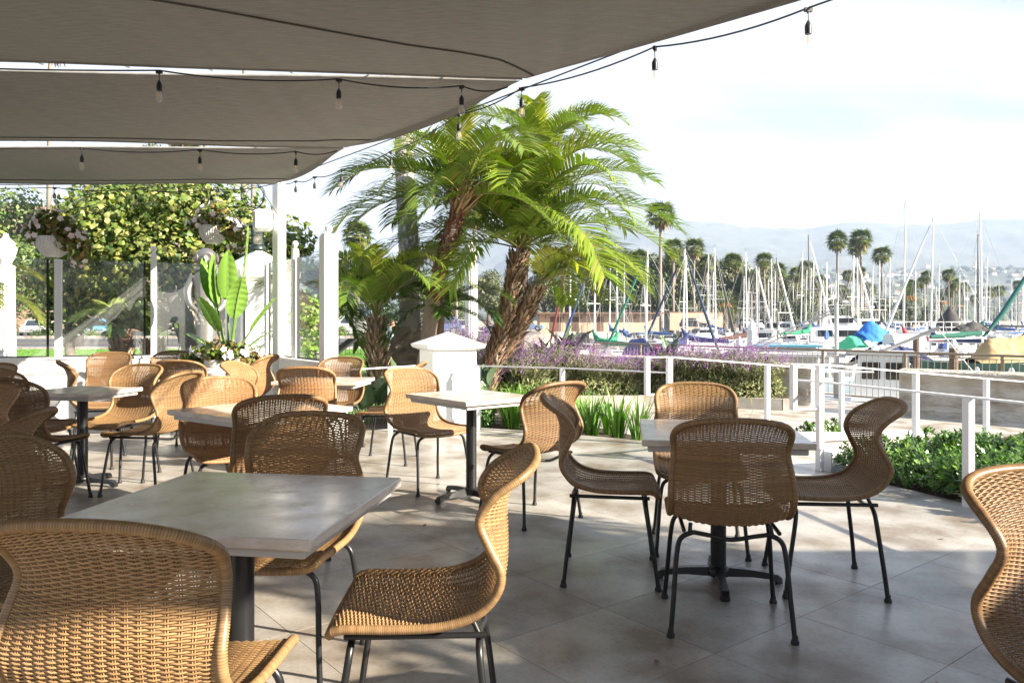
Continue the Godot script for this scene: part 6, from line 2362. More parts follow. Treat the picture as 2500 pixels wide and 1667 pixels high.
		place(da, fb, P(q[0], -0.5, q[1]), i * 2.1, q[3], "dark round trees of the shoreline", q[2])
		i += 1
	# hillside trees at the left, behind the car park
	var la := round_tree(403, 10.0, 6.0, light, 0.5, 3000, 0.15)
	var fl := [true]
	for q in [[-66, 104, 0, 1.2, "bright tree under the palm at the left edge"], [-55, 112, 6, 1.1, "bright hillside tree right of the bare palm trunk"], [-48, 108, 1, 1.0, "bright hillside tree behind the leafy bush"], [-36, 106, 0, 0.8, "bright tree behind the gate lantern"], [-22.0, 96, 0, 0.62, "bright tree behind the small upright palm"], [-17.5, 100, 0, 0.7, "bright tree behind the grey trunk"], [-12.0, 98, 0, 0.72, "bright tree behind the reddish trunk"], [-8.0, 104, 0, 0.7, "bright tree left of the far white lamp"], [-30.0, 102, 0, 0.7, "bright tree right of the canopy post"]]:
		place(la, fl, P(q[0], q[2] - 0.5, q[1]), i * 1.3, q[4], "bright trees behind the car park", q[3])
		i += 1
	for q in [[-72, 112, 6, 1.4, "dark bank of trees at the left edge"], [-60, 118, 9, 1.5, "dark hillside tree behind the left lamp column"], [-50, 122, 12, 1.3, "dark hillside tree above the left basket"], [-64, 126, 15, 1.3, "topmost dark hillside tree"]]:
		dup(la, P(q[0], q[2] - 0.5, q[1]), i, q[4].replace("dark ", "green "), "hillside trees at the left", q[3])
		i += 1
	for q in [[-57, 124, 17, 1.0, "grey umbrella-shaped tree on the hilltop"], [-52, 126, 15, 0.8, "smaller grey tree on the hilltop"]]:
		dup(ga, P(q[0], q[2] - 0.5, q[1]), i, q[4], "grey hilltop trees", q[3])
		i += 1
	# earth bank of the hill at the left
	var bank := MB.new()
	var nz := FastNoiseLite.new()
	nz.frequency = 0.12
	bank.grid(func(u: float, w: float) -> Vector3:
		var x := lerpf(-150, -22, u)
		var fade := smoothstep(1.0, 0.55, u)
		var d := lerpf(99, 150, w)
		return P(x, -0.5 + (3.2 * smoothstep(0, 0.06, w) + 19.0 * smoothstep(0.03, 0.8, w)) * fade + nz.get_noise_2d(x, d * 2.0) * 0.8 * fade, d + nz.get_noise_2d(x * 2.0, w * 9.0) * 1.5), 60, 30, true)
	struct("earth_bank", bank, mat("earth", 0.26, 0.175, 0.12, 0.95))
	# shrubs along the car park
	var sh := thing("shrub", "", "shrub")
	part(sh, "foliage", leaf_cloud([[Vector3(0, 0.55, 0), Vector3(1.3, 0.7, 0.8)], [Vector3(0.9, 0.45, 0), Vector3(0.9, 0.55, 0.7)], [Vector3(-0.8, 0.5, 0.1), Vector3(0.9, 0.6, 0.7)]], 1500, 0.16, light, 91, 0, 0.4), leafy("tree_leaf"))
	var fs := [true]
	for k in 13:
		place(sh, fs, P(-45.5 + k * 2.9, -0.3, 61.5 + 0.3 * sin(k * 2.0)), k, "clipped green shrub in the row between the road and the parked cars", "shrubs along the car park", 0.85 + 0.25 * sin(k * 3.1))
	# leafy climber bush close behind the glass
	var lb := thing("leafy_bush", "big yellow-green leafy climber filling the view above the glass screen", "bush", P(-6.9, -0.1, 15.6))
	var lobes := [[Vector3(-1.2, 3.3, 0.2), Vector3(1.1, 0.9, 0.8)], [Vector3(0.2, 3.6, 0.1), Vector3(1.2, 0.75, 0.8)], [Vector3(1.2, 3.3, 0), Vector3(1.0, 0.9, 0.8)], [Vector3(-0.2, 2.6, 0.3), Vector3(1.7, 0.9, 0.8)], [Vector3(1.7, 2.5, 0), Vector3(0.9, 0.8, 0.7)], [Vector3(-2.2, 2.0, -0.3), Vector3(0.8, 1.0, 0.7)], [Vector3(-2.3, 2.3, -0.3), Vector3(0.6, 0.7, 0.6)], [Vector3(-1.5, 2.1, -0.3), Vector3(0.9, 0.6, 0.6)], [Vector3(2.4, 2.9, 0), Vector3(0.6, 0.6, 0.5)], [Vector3(1.2, 1.9, -0.6), Vector3(1.3, 0.6, 0.6)]]
	part(lb, "foliage", leaf_cloud(lobes, 13000, 0.115, [Color(0.15, 0.19, 0.035), Color(0.21, 0.24, 0.055), Color(0.09, 0.15, 0.03), Color(0.30, 0.29, 0.085), Color(0.12, 0.17, 0.03)], 93, 1, 0.42), leafy("climber_leaf"), Vector3.ZERO, "stuff")
	t = MB.new()
	t.col = Color(0.14, 0.11, 0.085)
	for q in [[Vector3(0.3, 0, 0.2), Vector3(0.5, 1.2, 0.1), Vector3(0.1, 2.6, 0.2), Vector3(-0.6, 3.2, 0.2)], [Vector3(1.1, 0, -0.3), Vector3(0.6, 0.8, -0.3), Vector3(0.3, 1.7, -0.1), Vector3(1.2, 3.0, 0)], [Vector3(-1.9, 0, 0), Vector3(-2.1, 1.2, -0.2), Vector3(-1.8, 2.2, 0)]]:
		t.tube(curve(q, 5), PackedFloat32Array([0.16, 0.14, 0.12, 0.1, 0.1, 0.08]), 8)
	part(lb, "trunk", t, vmat("bark_plain", 0.9))
	# dark leaves under it: agave-like swords
	for q in [[-6.95, 12.3, 0.75, "spiky dark sword-leaved plant left of the stubby palms"], [-5.55, 12.7, 0.85, "spiky dark sword-leaved plant right of the stubby palms"], [-7.6, 12.0, 0.6, "low dark sword leaves behind the left screen post"], [-4.7, 12.2, 0.7, "dark sword leaves below the metal statue"]]:
		var o := thing("sword_plant", q[3], "plant", P(q[0], -0.1, q[1]))
		for k in 17:
			var b := strap_clump(700 + k, 1, 1.0, 0.075, Color(0.035, 0.07, 0.035))
			var p := part(o, "leaf", b, vmat("sword_leaf", 0.4))
			p.rotation.y = k * 2.4
			p.scale = Vector3.ONE * q[2] * rng.randf_range(0.8, 1.25)
	# green climber by the right screen
	var cb := thing("climber", "light green climber hanging behind the right glass pane", "climber", P(-3.0, -0.1, 11.6))
	part(cb, "foliage", leaf_cloud([[Vector3(0, 0.9, 0), Vector3(0.2, 0.9, 0.2)], [Vector3(0.15, 0.5, 0), Vector3(0.25, 0.45, 0.2)], [Vector3(-0.1, 1.5, 0), Vector3(0.25, 0.4, 0.2)]], 900, 0.075, [Color(0.13, 0.24, 0.03), Color(0.2, 0.3, 0.05)], 97, 1), leafy("climber_leaf"), Vector3.ZERO, "stuff")
	for q in [[-15.6, 82.0, 0.55, "grey-green shrub at the left end of the car park"]]:
		pass

# ---------------------------------------------------------------- cars, lamps, planter, people and other things
func car(x: float, d: float, turn: float, kind: String, c: Color, label: String) -> void:
	var o := thing("parked_car", label, "car" if kind != "pickup" else "pickup truck", P(x, -0.16, d), turn, "cars in the car park")
	var L := 4.5
	var W := 1.82
	var H := 1.45
	if kind == "suv": H = 1.72; L = 4.7; W = 1.9
	if kind == "pickup": H = 1.85; L = 5.6; W = 2.0
	var body := paint(c, 0.22)
	body.clearcoat_enabled = true
	body.clearcoat = 0.6
	var hw := W / 2
	var bh := H * 0.56
	var b := MB.new()   # front towards +z
	var prof := [[-L / 2, 0.42, bh * 0.93], [-L / 2 + 0.15, 0.28, bh], [L * 0.16, 0.26, bh * 1.02], [L / 2 - 0.25, 0.28, bh * 0.88], [L / 2, 0.42, bh * 0.66]]
	for i in prof.size() - 1:
		var p: Array = prof[i]
		var q: Array = prof[i + 1]
		var w0 := hw * (0.93 if i == 0 else 1.0)
		var w1 := hw * (0.90 if i == prof.size() - 2 else 1.0)
		b.hull8([Vector3(-w1, q[1], q[0]), Vector3(w1, q[1], q[0]), Vector3(w0, p[1], p[0]), Vector3(-w0, p[1], p[0]), Vector3(-w1 * 0.95, q[2], q[0]), Vector3(w1 * 0.95, q[2], q[0]), Vector3(w0 * 0.95, p[2], p[0]), Vector3(-w0 * 0.95, p[2], p[0])])
	part(o, "body", b, body)
	var z0 := -L * 0.42
	var z1 := L * 0.20
	if kind == "suv": z0 = -L * 0.47
	if kind == "pickup": z0 = -L * 0.08; z1 = L * 0.24
	b = MB.new()
	var cab := [Vector3(-hw * 0.92, bh - 0.02, z1), Vector3(hw * 0.92, bh - 0.02, z1), Vector3(hw * 0.92, bh - 0.02, z0), Vector3(-hw * 0.92, bh - 0.02, z0), Vector3(-hw * 0.74, H, z1 - 0.75), Vector3(hw * 0.74, H, z1 - 0.75), Vector3(hw * 0.74, H, z0 + (0.3 if kind == "suv" else 0.45)), Vector3(-hw * 0.74, H, z0 + (0.3 if kind == "suv" else 0.45))]
	b.hull8(cab)
	part(o, "cabin", b, body)
	var gl := mat("car_glass", 0.03, 0.04, 0.05, 0.06)
	var lerp4 := func(a: Vector3, bb: Vector3, cc: Vector3, dd: Vector3, out: Vector3) -> MB:
		var g := MB.new()
		var pts := []
		for uv in [[0.07, 0.12], [0.93, 0.12], [0.93, 0.9], [0.07, 0.9]]:
			pts.append(a.lerp(bb, uv[0]).lerp(dd.lerp(cc, uv[0]), uv[1]) + out)
		g.quad(pts[0], pts[1], pts[2], pts[3])
		return g
	part(o, "windscreen", lerp4.call(cab[0], cab[1], cab[5], cab[4], Vector3(0, 0.008, 0.012)), gl)
	part(o, "rear_window", lerp4.call(cab[2], cab[3], cab[7], cab[6], Vector3(0, 0.008, -0.012)), gl)
	part(o, "side_window", lerp4.call(cab[1], cab[2], cab[6], cab[5], Vector3(0.012, 0.006, 0)), gl)
	part(o, "side_window", lerp4.call(cab[3], cab[0], cab[4], cab[7], Vector3(-0.012, 0.006, 0)), gl)
	for s: float in [-1.0, 1.0]:
		for z: float in [-L * 0.30, L * 0.31]:
			b = MB.new()
			b.lathe([[0.0, -0.11], [0.30, -0.11], [0.34, -0.08], [0.34, 0.08], [0.30, 0.11], [0.0, 0.11]], 20, Vector3(s * (hw - 0.1), 0.34, z), Basis(Vector3(0, 0, 1), -PI / 2))
			var w := part(o, "wheel", b, mat("tyre", 0.02, 0.02, 0.02, 0.8))
			b = MB.new()
			b.lathe([[0.0, -0.12], [0.2, -0.12], [0.21, -0.1], [0.21, 0.1], [0.2, 0.12], [0.0, 0.12]], 16, Vector3(s * (hw - 0.1), 0.34, z), Basis(Vector3(0, 0, 1), -PI / 2))
			part(w, "rim", b, mat("alloy", 0.5, 0.5, 0.52, 0.3, 0.8))
		b = MB.new()
		b.cbox(Vector3(s * hw * 0.68, bh * 0.72, L / 2 - 0.06), Vector3(0.36, 0.16, 0.1), 0.03)
		part(o, "headlight", b, mat("lamp_glass", 0.7, 0.72, 0.74, 0.1))
		b = MB.new()
		b.cbox(Vector3(s * hw * 0.76, bh * 0.84, -L / 2 + 0.02), Vector3(0.26, 0.16, 0.06), 0.02)
		part(o, "tail_light", b, mat("tail_red", 0.35, 0.01, 0.01, 0.2))
		b = MB.new()
		b.cbox(Vector3(s * (hw + 0.08), bh + 0.08, z1 - 0.35), Vector3(0.18, 0.13, 0.1), 0.03)
		part(o, "mirror", b, body)
	b = MB.new()
	for k in 3:
		b.box(Vector3(0, bh * (0.52 + 0.11 * k), L / 2 - 0.01), Vector3(W * 0.46, 0.035, 0.06))
	part(o, "grille", b, mat("chrome", 0.6, 0.6, 0.6, 0.25, 1.0) if kind == "pickup" else mat("tyre", 0, 0, 0))
	b = MB.new()
	b.cbox(Vector3(0, 0.40, L / 2 + 0.01), Vector3(W * 0.9, 0.17, 0.12), 0.04)
	part(o, "bumper", b, mat("bumper_grey", 0.25, 0.25, 0.26, 0.4))
	if kind == "pickup":
		b = MB.new()
		for s: float in [-1.0, 1.0]:
			b.box(Vector3(s * hw * 0.93, bh + 0.12, -L * 0.28), Vector3(0.1, 0.3, L * 0.42))
		b.box(Vector3(0, bh + 0.12, -L * 0.485), Vector3(W * 0.9, 0.3, 0.09))
		part(o, "cargo_bed", b, body)

func build_things() -> void:
	rng.seed = 77
	var white := mat("white_paint", 0, 0, 0)
	# gate pillar with lantern
	pillar("gate_pillar", P(-4.22, -0.1, 12.9), 0.75, 0.78, 2.02, 0.55, "big white gate pillar with a flared cap carrying a lantern", white)
	var o := thing("lantern", "dark green metal lantern standing on the big white gate pillar", "lantern", P(-4.22, 2.48, 12.9), 0.4)
	var dk := mat("lantern_green", 0.02, 0.035, 0.032, 0.4)
	var b := MB.new()
	b.lathe([[0.0, -0.02], [0.13, -0.02], [0.13, 0.03], [0.09, 0.06], [0.0, 0.06]], 8)
	part(o, "base", b, dk)
	b = MB.new()
	for k in 4:
		b.box(Vector3(0.085 * (1 if k % 2 == 0 else -1), 0.2, 0.085 * (1 if k < 2 else -1)), Vector3(0.02, 0.3, 0.02))
	part(o, "cage", b, dk)
	b = MB.new()
	b.lathe([[0.16, 0.34], [0.17, 0.37], [0.09, 0.42], [0.07, 0.46], [0.10, 0.47], [0.0, 0.50]], 12, Vector3.ZERO, Basis.IDENTITY, false)
	part(o, "cap", b, dk)
	b = MB.new()
	b.box(Vector3(0, 0.2, 0), Vector3(0.15, 0.28, 0.15))
	var lg := mat("lantern_glass", 0.6, 0.58, 0.5, 0.08)
	lg.transparency = BaseMaterial3D.TRANSPARENCY_ALPHA
	lg.albedo_color.a = 0.25
	part(o, "glass", b, lg)
	b = MB.new()
	b.bar(Vector3(0, 0.05, 0), Vector3(0, 0.2, 0), 0.025, 8)
	part(o, "candle_tube", b, mat("candle", 0.7, 0.5, 0.3, 0.5))
	# fluted lamp columns
	lamp_column(P(-7.88, -0.1, 12.1), 2.2, 1.0, "white fluted lamp column with an urn-shaped head at the left edge")
	lamp_column(P(-1.20, -0.1, 23.0), 3.0, 1.35, "white lamp column half hidden by fronds behind the white pillar")
	# statue
	statue()
	gnarled_log()
	# planter
	o = thing("planter_pot", "tall white pot beside the round table, full of pale flowers", "planter", P(-3.52, 0, 9.42))
	b = MB.new()
	b.lathe([[0.0, 0.0], [0.16, 0.0], [0.19, 0.4], [0.21, 0.79], [0.215, 0.82], [0.195, 0.82], [0.18, 0.76], [0.0, 0.76]], 28)
	part(o, "pot", b, white)
	begonias("potted_flowers", P(-3.52, 0.78, 9.42), Vector3(0.42, 0.20, 0.3), 240, 90, 5, "bushy pink-white begonias spilling over the tall white pot")
	o = thing("bird_of_paradise_plant", "potted plant with huge bright green paddle leaves in front of the gate pillar", "plant", P(-3.44, 0.74, 9.46))
	var r := RandomNumberGenerator.new()
	r.seed = 12
	var lf := vmat("broad_leaf", 0.35, Color(0.4, 0.6, 0.12))
	for q in [[0.32, 1.02, 0.72, 0.155, 0.15, -0.1], [0.05, 0.72, 0.66, 0.17, -0.2, 0.3], [2.7, 0.78, 0.62, 0.15, 0.3, 0.1], [0.0, 0.50, 0.52, 0.11, 0.55, 0.25], [3.0, 0.22, 0.52, 0.115, 0.85, 0.4], [0.25, 0.22, 0.45, 0.11, 0.75, 0.4], [0.6, 0.05, 0.42, 0.1, 0.8, 0.6], [1.7, 0.8, 0.6, 0.12, -0.1, 0.3], [4.2, 0.45, 0.5, 0.13, 0.4, 0.4], [5.4, 0.6, 0.55, 0.13, 0.3, 0.4]]:
		var m := MB.new()
		big_leaf(m, q[1], q[2], q[3], q[4], q[5])
		part(o, "leaf", m, lf).rotation.y = q[0]
	# hanging baskets
	basket(P(-5.28, 2.02, 8.95), "left hanging white ribbed basket of trailing begonias", 41)
	basket(P(-3.90, 2.29, 10.15), "right hanging white ribbed basket of sunlit begonias", 42)
	# far lamp, sign, bollards, fence
	o = thing("info_board", "black slanted information board beside the small palm trunk", "sign", P(-2.52, -0.12, 11.6), 0.5)
	b = MB.new()
	b.box(Vector3(0, 0.42, 0), Vector3(0.10, 0.9, 0.08))
	part(o, "post", b, mat("black_metal", 0, 0, 0))
	b = MB.new()
	b.box(Vector3(-0.06, 0.98, 0.02), Vector3(0.5, 0.03, 0.38), Basis(Vector3(0, 0, 1), 0.62))
	part(o, "panel", b, mat("black_metal", 0, 0, 0))
	for q in [[-21.6, 38.7, 0.9, "taller"], [-22.1, 38.3, 0.65, "shorter"]]:
		o = thing("bollard", "%s of the two dark round bollards on the lawn edge" % q[2 + 1], "bollard", P(q[0], -0.12, q[1]))
		b = MB.new()
		b.lathe([[0.26, 0.0], [0.26, q[2] - 0.03], [0.22, q[2]], [0.0, q[2]]], 16)
		part(o, "shaft", b, mat("bollard_wood", 0.035, 0.03, 0.028, 0.8))
		b = MB.new()
		b.lathe([[0.27, q[2] * 0.72], [0.27, q[2] * 0.80]], 16)
		part(o, "band", b, mat("steel", 0.5, 0.5, 0.5, 0.35, 1.0))
	for q in [[-16.3, 40.0, 0.85, 0], [-15.4, 40.6, 0.6, 1]]:
		o = thing("bollard", "%s brown wooden bollard left of the stubby palms" % ["tall", "short grey-topped"][q[3]], "bollard", P(q[0], -0.12, q[1]))
		b = MB.new()
		b.lathe([[0.24, 0.0], [0.24, q[2] - 0.03], [0.2, q[2]], [0.0, q[2]]], 14)
		part(o, "shaft", b, mat("bollard_brown", 0.13, 0.08, 0.055, 0.85))
	fence(Vector2(-12.0, 29.0), Vector2(-2.6, 30.5), -0.4, 0.86, 0.14, "black picket fence in front of the sandy lot")
	fence(Vector2(-22.0, 44.0), Vector2(-2.4, 46.0), -0.45, 1.15, 0.33, "far thin fence between the sandy lot and the parked cars")
	person()
	# cars
	car(-43.2, 70.5, 0.35, "sedan", Color(0.62, 0.64, 0.66), "silver white sedan at the left end of the car park")
	car(-39.6, 74.0, 0.2, "suv", Color(0.10, 0.11, 0.12), "dark grey car behind the silver sedan")
	car(-36.6, 68.5, 0.5, "sedan", Color(0.07, 0.30, 0.62), "bright blue car left of the screen post")
	car(-29.6, 68.0, 0.1, "pickup", Color(0.40, 0.385, 0.36), "beige silver pickup with a chrome grille right of the screen post")
	car(-32.2, 74.0, 0.2, "suv", Color(0.05, 0.05, 0.055), "black car behind the beige pickup")
	car(-24.6, 73.0, 0.0, "sedan", Color(0.6, 0.6, 0.6), "pale car hidden behind the stubby palms")
	car(-19.4, 72.0, 0.2, "suv", Color(0.45, 0.46, 0.48), "light grey car left of the stout white post")
	car(-17.6, 76.5, 0.2, "sedan", Color(0.66, 0.66, 0.66), "white sedan behind the light grey car")
	car(-14.4, 70.5, -1.5, "pickup", Color(0.68, 0.68, 0.66), "white pickup truck seen from the side right of the stout white post")
	car(-9.6, 73.0, 0.3, "suv", Color(0.62, 0.63, 0.64), "white car behind the person")
	car(-7.4, 76.0, -1.2, "suv", Color(0.03, 0.055, 0.13), "dark blue car behind the thick grey trunk")
	car(-5.0, 79.0, 0.1, "sedan", Color(0.5, 0.45, 0.36), "beige car right of the thick grey trunk")
	car(-1.0, 82.0, -1.3, "sedan", Color(0.025, 0.035, 0.06), "dark blue sedan behind the drooping dark fronds")
	car(2.0, 100.0, 1.4, "sedan", Color(0.16, 0.22, 0.34), "blue grey car beside the pinkish building")
	for q in [[44.0, 146.0, 0.1], [47.0, 146.5, 0.0], [52.5, 147, 0.2], [56.0, 147.5, 0.0], [30.0, 128.0, 1.3], [60.5, 148.0, 0.0]]:
		car(q[0], q[1], q[2], "suv" if int(q[0]) % 2 == 0 else "sedan", [Color(0.06, 0.06, 0.07), Color(0.45, 0.46, 0.48), Color(0.68, 0.68, 0.68)][int(q[0]) % 3], "car parked along the far marina shore, %s" % {44: "behind the brown sail cover", 47: "left of the conical pile's top", 52: "right of the conical pile's top", 56: "left of the thick white furled sail", 30: "left of the pinkish wall", 60: "right end of the far row"}[int(q[0])])
	buildings()
	restaurant()
	# a few dry leaves blown onto the floor
	var dl := MB.new()
	dl.col = Color(0.2, 0.12, 0.06)
	blade(dl, Vector3(-0.02, 0.004, 0), Vector3(1, 0.1, 0).normalized(), Vector3.UP, 0.045, 0.02, -0.1)
	var dm := dl.mesh()
	for q in [[1.9, 5.2], [2.55, 4.6], [2.2, 3.3], [-0.2, 4.4], [0.4, 6.4], [1.5, 2.75], [-0.55, 4.9], [2.0, 6.3], [0.55, 2.95], [-1.5, 3.7], [2.7, 5.4], [0.0, 7.4]]:
		solo("dry_leaf", dm, vmat("dry_leaf", 0.8), "small curled brown leaf lying on the terrace floor", "leaf", P(q[0], 0.0, q[1]), "dry leaves on the terrace floor").rotation.y = q[0] * 9.0

func lamp_column(at: Vector3, h: float, s: float, label: String) -> void:
	var o := thing("lamp_column", label, "lamp post", at)
	var white := mat("white_paint", 0, 0, 0)
	var b := MB.new()
	b.lathe([[0.2 * s, 0.0], [0.2 * s, 0.22], [0.15 * s, 0.28]], 16)
	part(o, "base", b, white)
	b = MB.new()
	for k in 16:
		var a := TAU * k / 16
		b.bar(Vector3(cos(a) * 0.125 * s, 0.2, sin(a) * 0.125 * s), Vector3(cos(a) * 0.105 * s, h, sin(a) * 0.105 * s), 0.027 * s, 6, 0.022 * s)
	b.lathe([[0.125 * s, 0.2], [0.105 * s, h]], 16)
	part(o, "fluted_shaft", b, white)
	b = MB.new()
	b.lathe([[0.14 * s, h], [0.14 * s, h + 0.03], [0.07 * s, h + 0.06], [0.12 * s, h + 0.14 * s], [0.165 * s, h + 0.30 * s], [0.13 * s, h + 0.36 * s], [0.15 * s, h + 0.38 * s], [0.05 * s, h + 0.47 * s], [0.035 * s, h + 0.53 * s], [0.0, h + 0.55 * s]], 8, Vector3.ZERO, Basis.IDENTITY, false)
	part(o, "urn_head", b, mat("lamp_white_glass", 0.8, 0.8, 0.78, 0.3))

func statue() -> void:
	var o := thing("statue", "weathered silver metal statue of a helmeted diver behind the glass screen", "statue", P(-4.72, 0.86, 12.0), 0.5)
	var m := mat("silver_metal", 0.27, 0.25, 0.23, 0.42, 0.8)
	var b := MB.new()
	b.tube(curve([Vector3(0, 0.0, 0), Vector3(0, 0.5, 0), Vector3(0.02, 0.95, 0), Vector3(0, 1.35, 0), Vector3(0, 1.62, 0)], 6), PackedFloat32Array([0.2, 0.19, 0.18, 0.19, 0.2, 0.2, 0.21, 0.2, 0.19, 0.18, 0.18, 0.19, 0.21, 0.23, 0.24, 0.25, 0.26, 0.27, 0.28, 0.28, 0.27, 0.25, 0.2, 0.16, 0.13]), 18)
	for s: float in [-1.0, 1.0]:
		b.tube(curve([Vector3(s * 0.22, 1.48, 0), Vector3(s * 0.36, 1.2, 0.02), Vector3(s * 0.33, 0.92, 0.1), Vector3(s * 0.2, 0.78, 0.18)], 5), PackedFloat32Array([0.10, 0.10, 0.095, 0.09, 0.085, 0.085, 0.08, 0.075, 0.07, 0.07, 0.065, 0.06, 0.06, 0.055, 0.05, 0.05]), 12)
	part(o, "body", b, m)
	b = MB.new()
	for y in [0.72, 0.98, 1.42]:
		b.tube(PackedVector3Array([Vector3(0.0, y, 0), Vector3(0, y + 0.05, 0)]), PackedFloat32Array([0.235 if y < 1.2 else 0.29]), 18)
	part(o, "belt", b, m)
	b = MB.new()
	b.ball(Vector3(0, 1.86, 0), Vector3(0.22, 0.225, 0.22), 20, 12)
	b.lathe([[0.18, 0.0], [0.24, 0.02], [0.24, 0.06], [0.16, 0.09]], 18, Vector3(0, 1.6, 0))
	var h := part(o, "helmet", b, m)
	for q in [[0.0, 0.0], [1.3, 0.0], [-1.3, 0.0]]:
		b = MB.new()
		var dv := Vector3(sin(q[0]), 0.05, cos(q[0])).normalized()
		var bas := Basis(Quaternion(Vector3.UP, dv))
		b.lathe([[0.0, 0.19], [0.06, 0.2], [0.095, 0.205], [0.1, 0.225], [0.075, 0.24], [0.06, 0.225], [0.0, 0.222]], 14, Vector3(0, 1.87, 0), bas)
		part(h, "porthole", b, m)
	b = MB.new()
	b.box(Vector3(0, -0.66, 0), Vector3(0.6, 1.31, 0.6))
	part(o, "plinth", b, mat("bark_plain", 0, 0, 0))
	o.scale = Vector3.ONE * 0.74

func gnarled_log() -> void:
	var o := thing("gnarled_tree", "dark forked gnarled trunk leaning behind the glass left of the statue", "tree trunk", P(-5.35, -0.1, 13.4))
	var bk := bark()
	var t := [Vector3(0.55, 0, 0), Vector3(0.2, 0.35, 0), Vector3(-0.15, 0.8, 0), Vector3(-0.35, 1.35, 0.05), Vector3(-0.5, 1.9, 0.1)]
	part(o, "trunk", trunk_tube(t, 0.2, 0.09, 51, Color(0.13, 0.11, 0.095), 0.08), bk)
	part(o, "limb", trunk_tube([Vector3(0.5, 0.1, 0), Vector3(0.62, 0.5, 0), Vector3(0.5, 0.95, 0.0)], 0.22, 0.17, 52, Color(0.19, 0.17, 0.15), 0.1), bk)

func begonias(called: String, at: Vector3, R: Vector3, n: int, nf: int, sd: int, label: String, trail := 0.0) -> void:
	var o := thing(called, label, "flowers", at)
	var r := RandomNumberGenerator.new()
	r.seed = sd
	var lobes := [[Vector3(0, R.y * 0.55, 0), R * Vector3(0.9, 0.8, 0.9)], [Vector3(R.x * 0.75, R.y * 0.1, 0), R * 0.55], [Vector3(-R.x * 0.7, R.y * 0.1, 0.05), R * 0.5]]
	if trail > 0:
		lobes.append([Vector3(R.x * 1.15, -trail * 0.4, 0), Vector3(R.x * 0.45, trail * 0.6, R.z * 0.5)])
		lobes.append([Vector3(R.x * 0.8, -trail * 0.1, 0.1), Vector3(R.x * 0.5, trail * 0.4, R.z * 0.5)])
	part(o, "foliage", leaf_cloud(lobes, n * 4, 0.085, [Color(0.12, 0.19, 0.03), Color(0.18, 0.22, 0.04), Color(0.24, 0.15, 0.05), Color(0.28, 0.24, 0.08), Color(0.10, 0.16, 0.03)], sd, 0, 0.5), leafy("begonia_leaf"))
	var f := MB.new()
	for k in nf:
		var q: Array = lobes[r.randi() % lobes.size()]
		var dv := Vector3(r.randfn(), r.randfn() * 0.8 + 0.2, r.randfn()).normalized()
		var c: Vector3 = q[0] + dv * (q[1] as Vector3) * r.randf_range(0.95, 1.15)
		f.col = Color(0.82, 0.79, 0.79) if r.randf() < 0.88 else Color(0.75, 0.58, 0.58)
		var u := dv.cross(Vector3(0.1, 1, 0.3)).normalized()
		for p in 5:
			var a := p * 1.2566
			blade(f, c, (u * cos(a) + dv.cross(u) * sin(a) + dv * 0.3).normalized(), dv, 0.044, 0.038, 0.05)
	part(o, "flowers", f, vmat("petal", 0.6, Color(0.6, 0.5, 0.5)))

func big_leaf(m: MB, stalk: float, l: float, w: float, lean: float, bend: float) -> void:
	m.col = Color(0.16, 0.27, 0.06)
	var b := Vector3(sin(lean), cos(lean), 0) * stalk
	m.tube(PackedVector3Array([Vector3.ZERO, b * 0.5 + Vector3(-0.01, 0.0, 0), b]), PackedFloat32Array([0.02, 0.014, 0.011]), 8)
	m.col = Color(0.165, 0.30, 0.05)
	m.grid(func(u: float, t: float) -> Vector3:
		var an := lean + bend * t
		var c := b + Vector3(sin(lean + bend * t * 0.5), cos(lean + bend * t * 0.5), 0) * l * t
		var ww := w * pow(sin(PI * pow(clampf(t * 0.98 + 0.015, 0, 1), 0.8)), 0.65) * (u - 0.5) * 2.0
		var nn := Vector3(-cos(an), sin(an), 0)
		return c + Vector3(0, 0, ww) + nn * (absf(ww) * 0.35 + sin(t * 46.0 + absf(u - 0.5) * 5.0) * 0.003 - 0.3 * ww * ww / w), 10, 30)
	m.col = Color(0.25, 0.36, 0.12)
	var rib := PackedVector3Array()
	for k in 9:
		var t := k / 8.5
		rib.append(b + Vector3(sin(lean + bend * t * 0.5), cos(lean + bend * t * 0.5), 0) * l * t - Vector3(-cos(lean + bend * t), sin(lean + bend * t), 0) * 0.004)
	m.tube(rib, PackedFloat32Array([0.010, 0.009, 0.008, 0.007, 0.006, 0.005, 0.004, 0.003, 0.002]), 5)

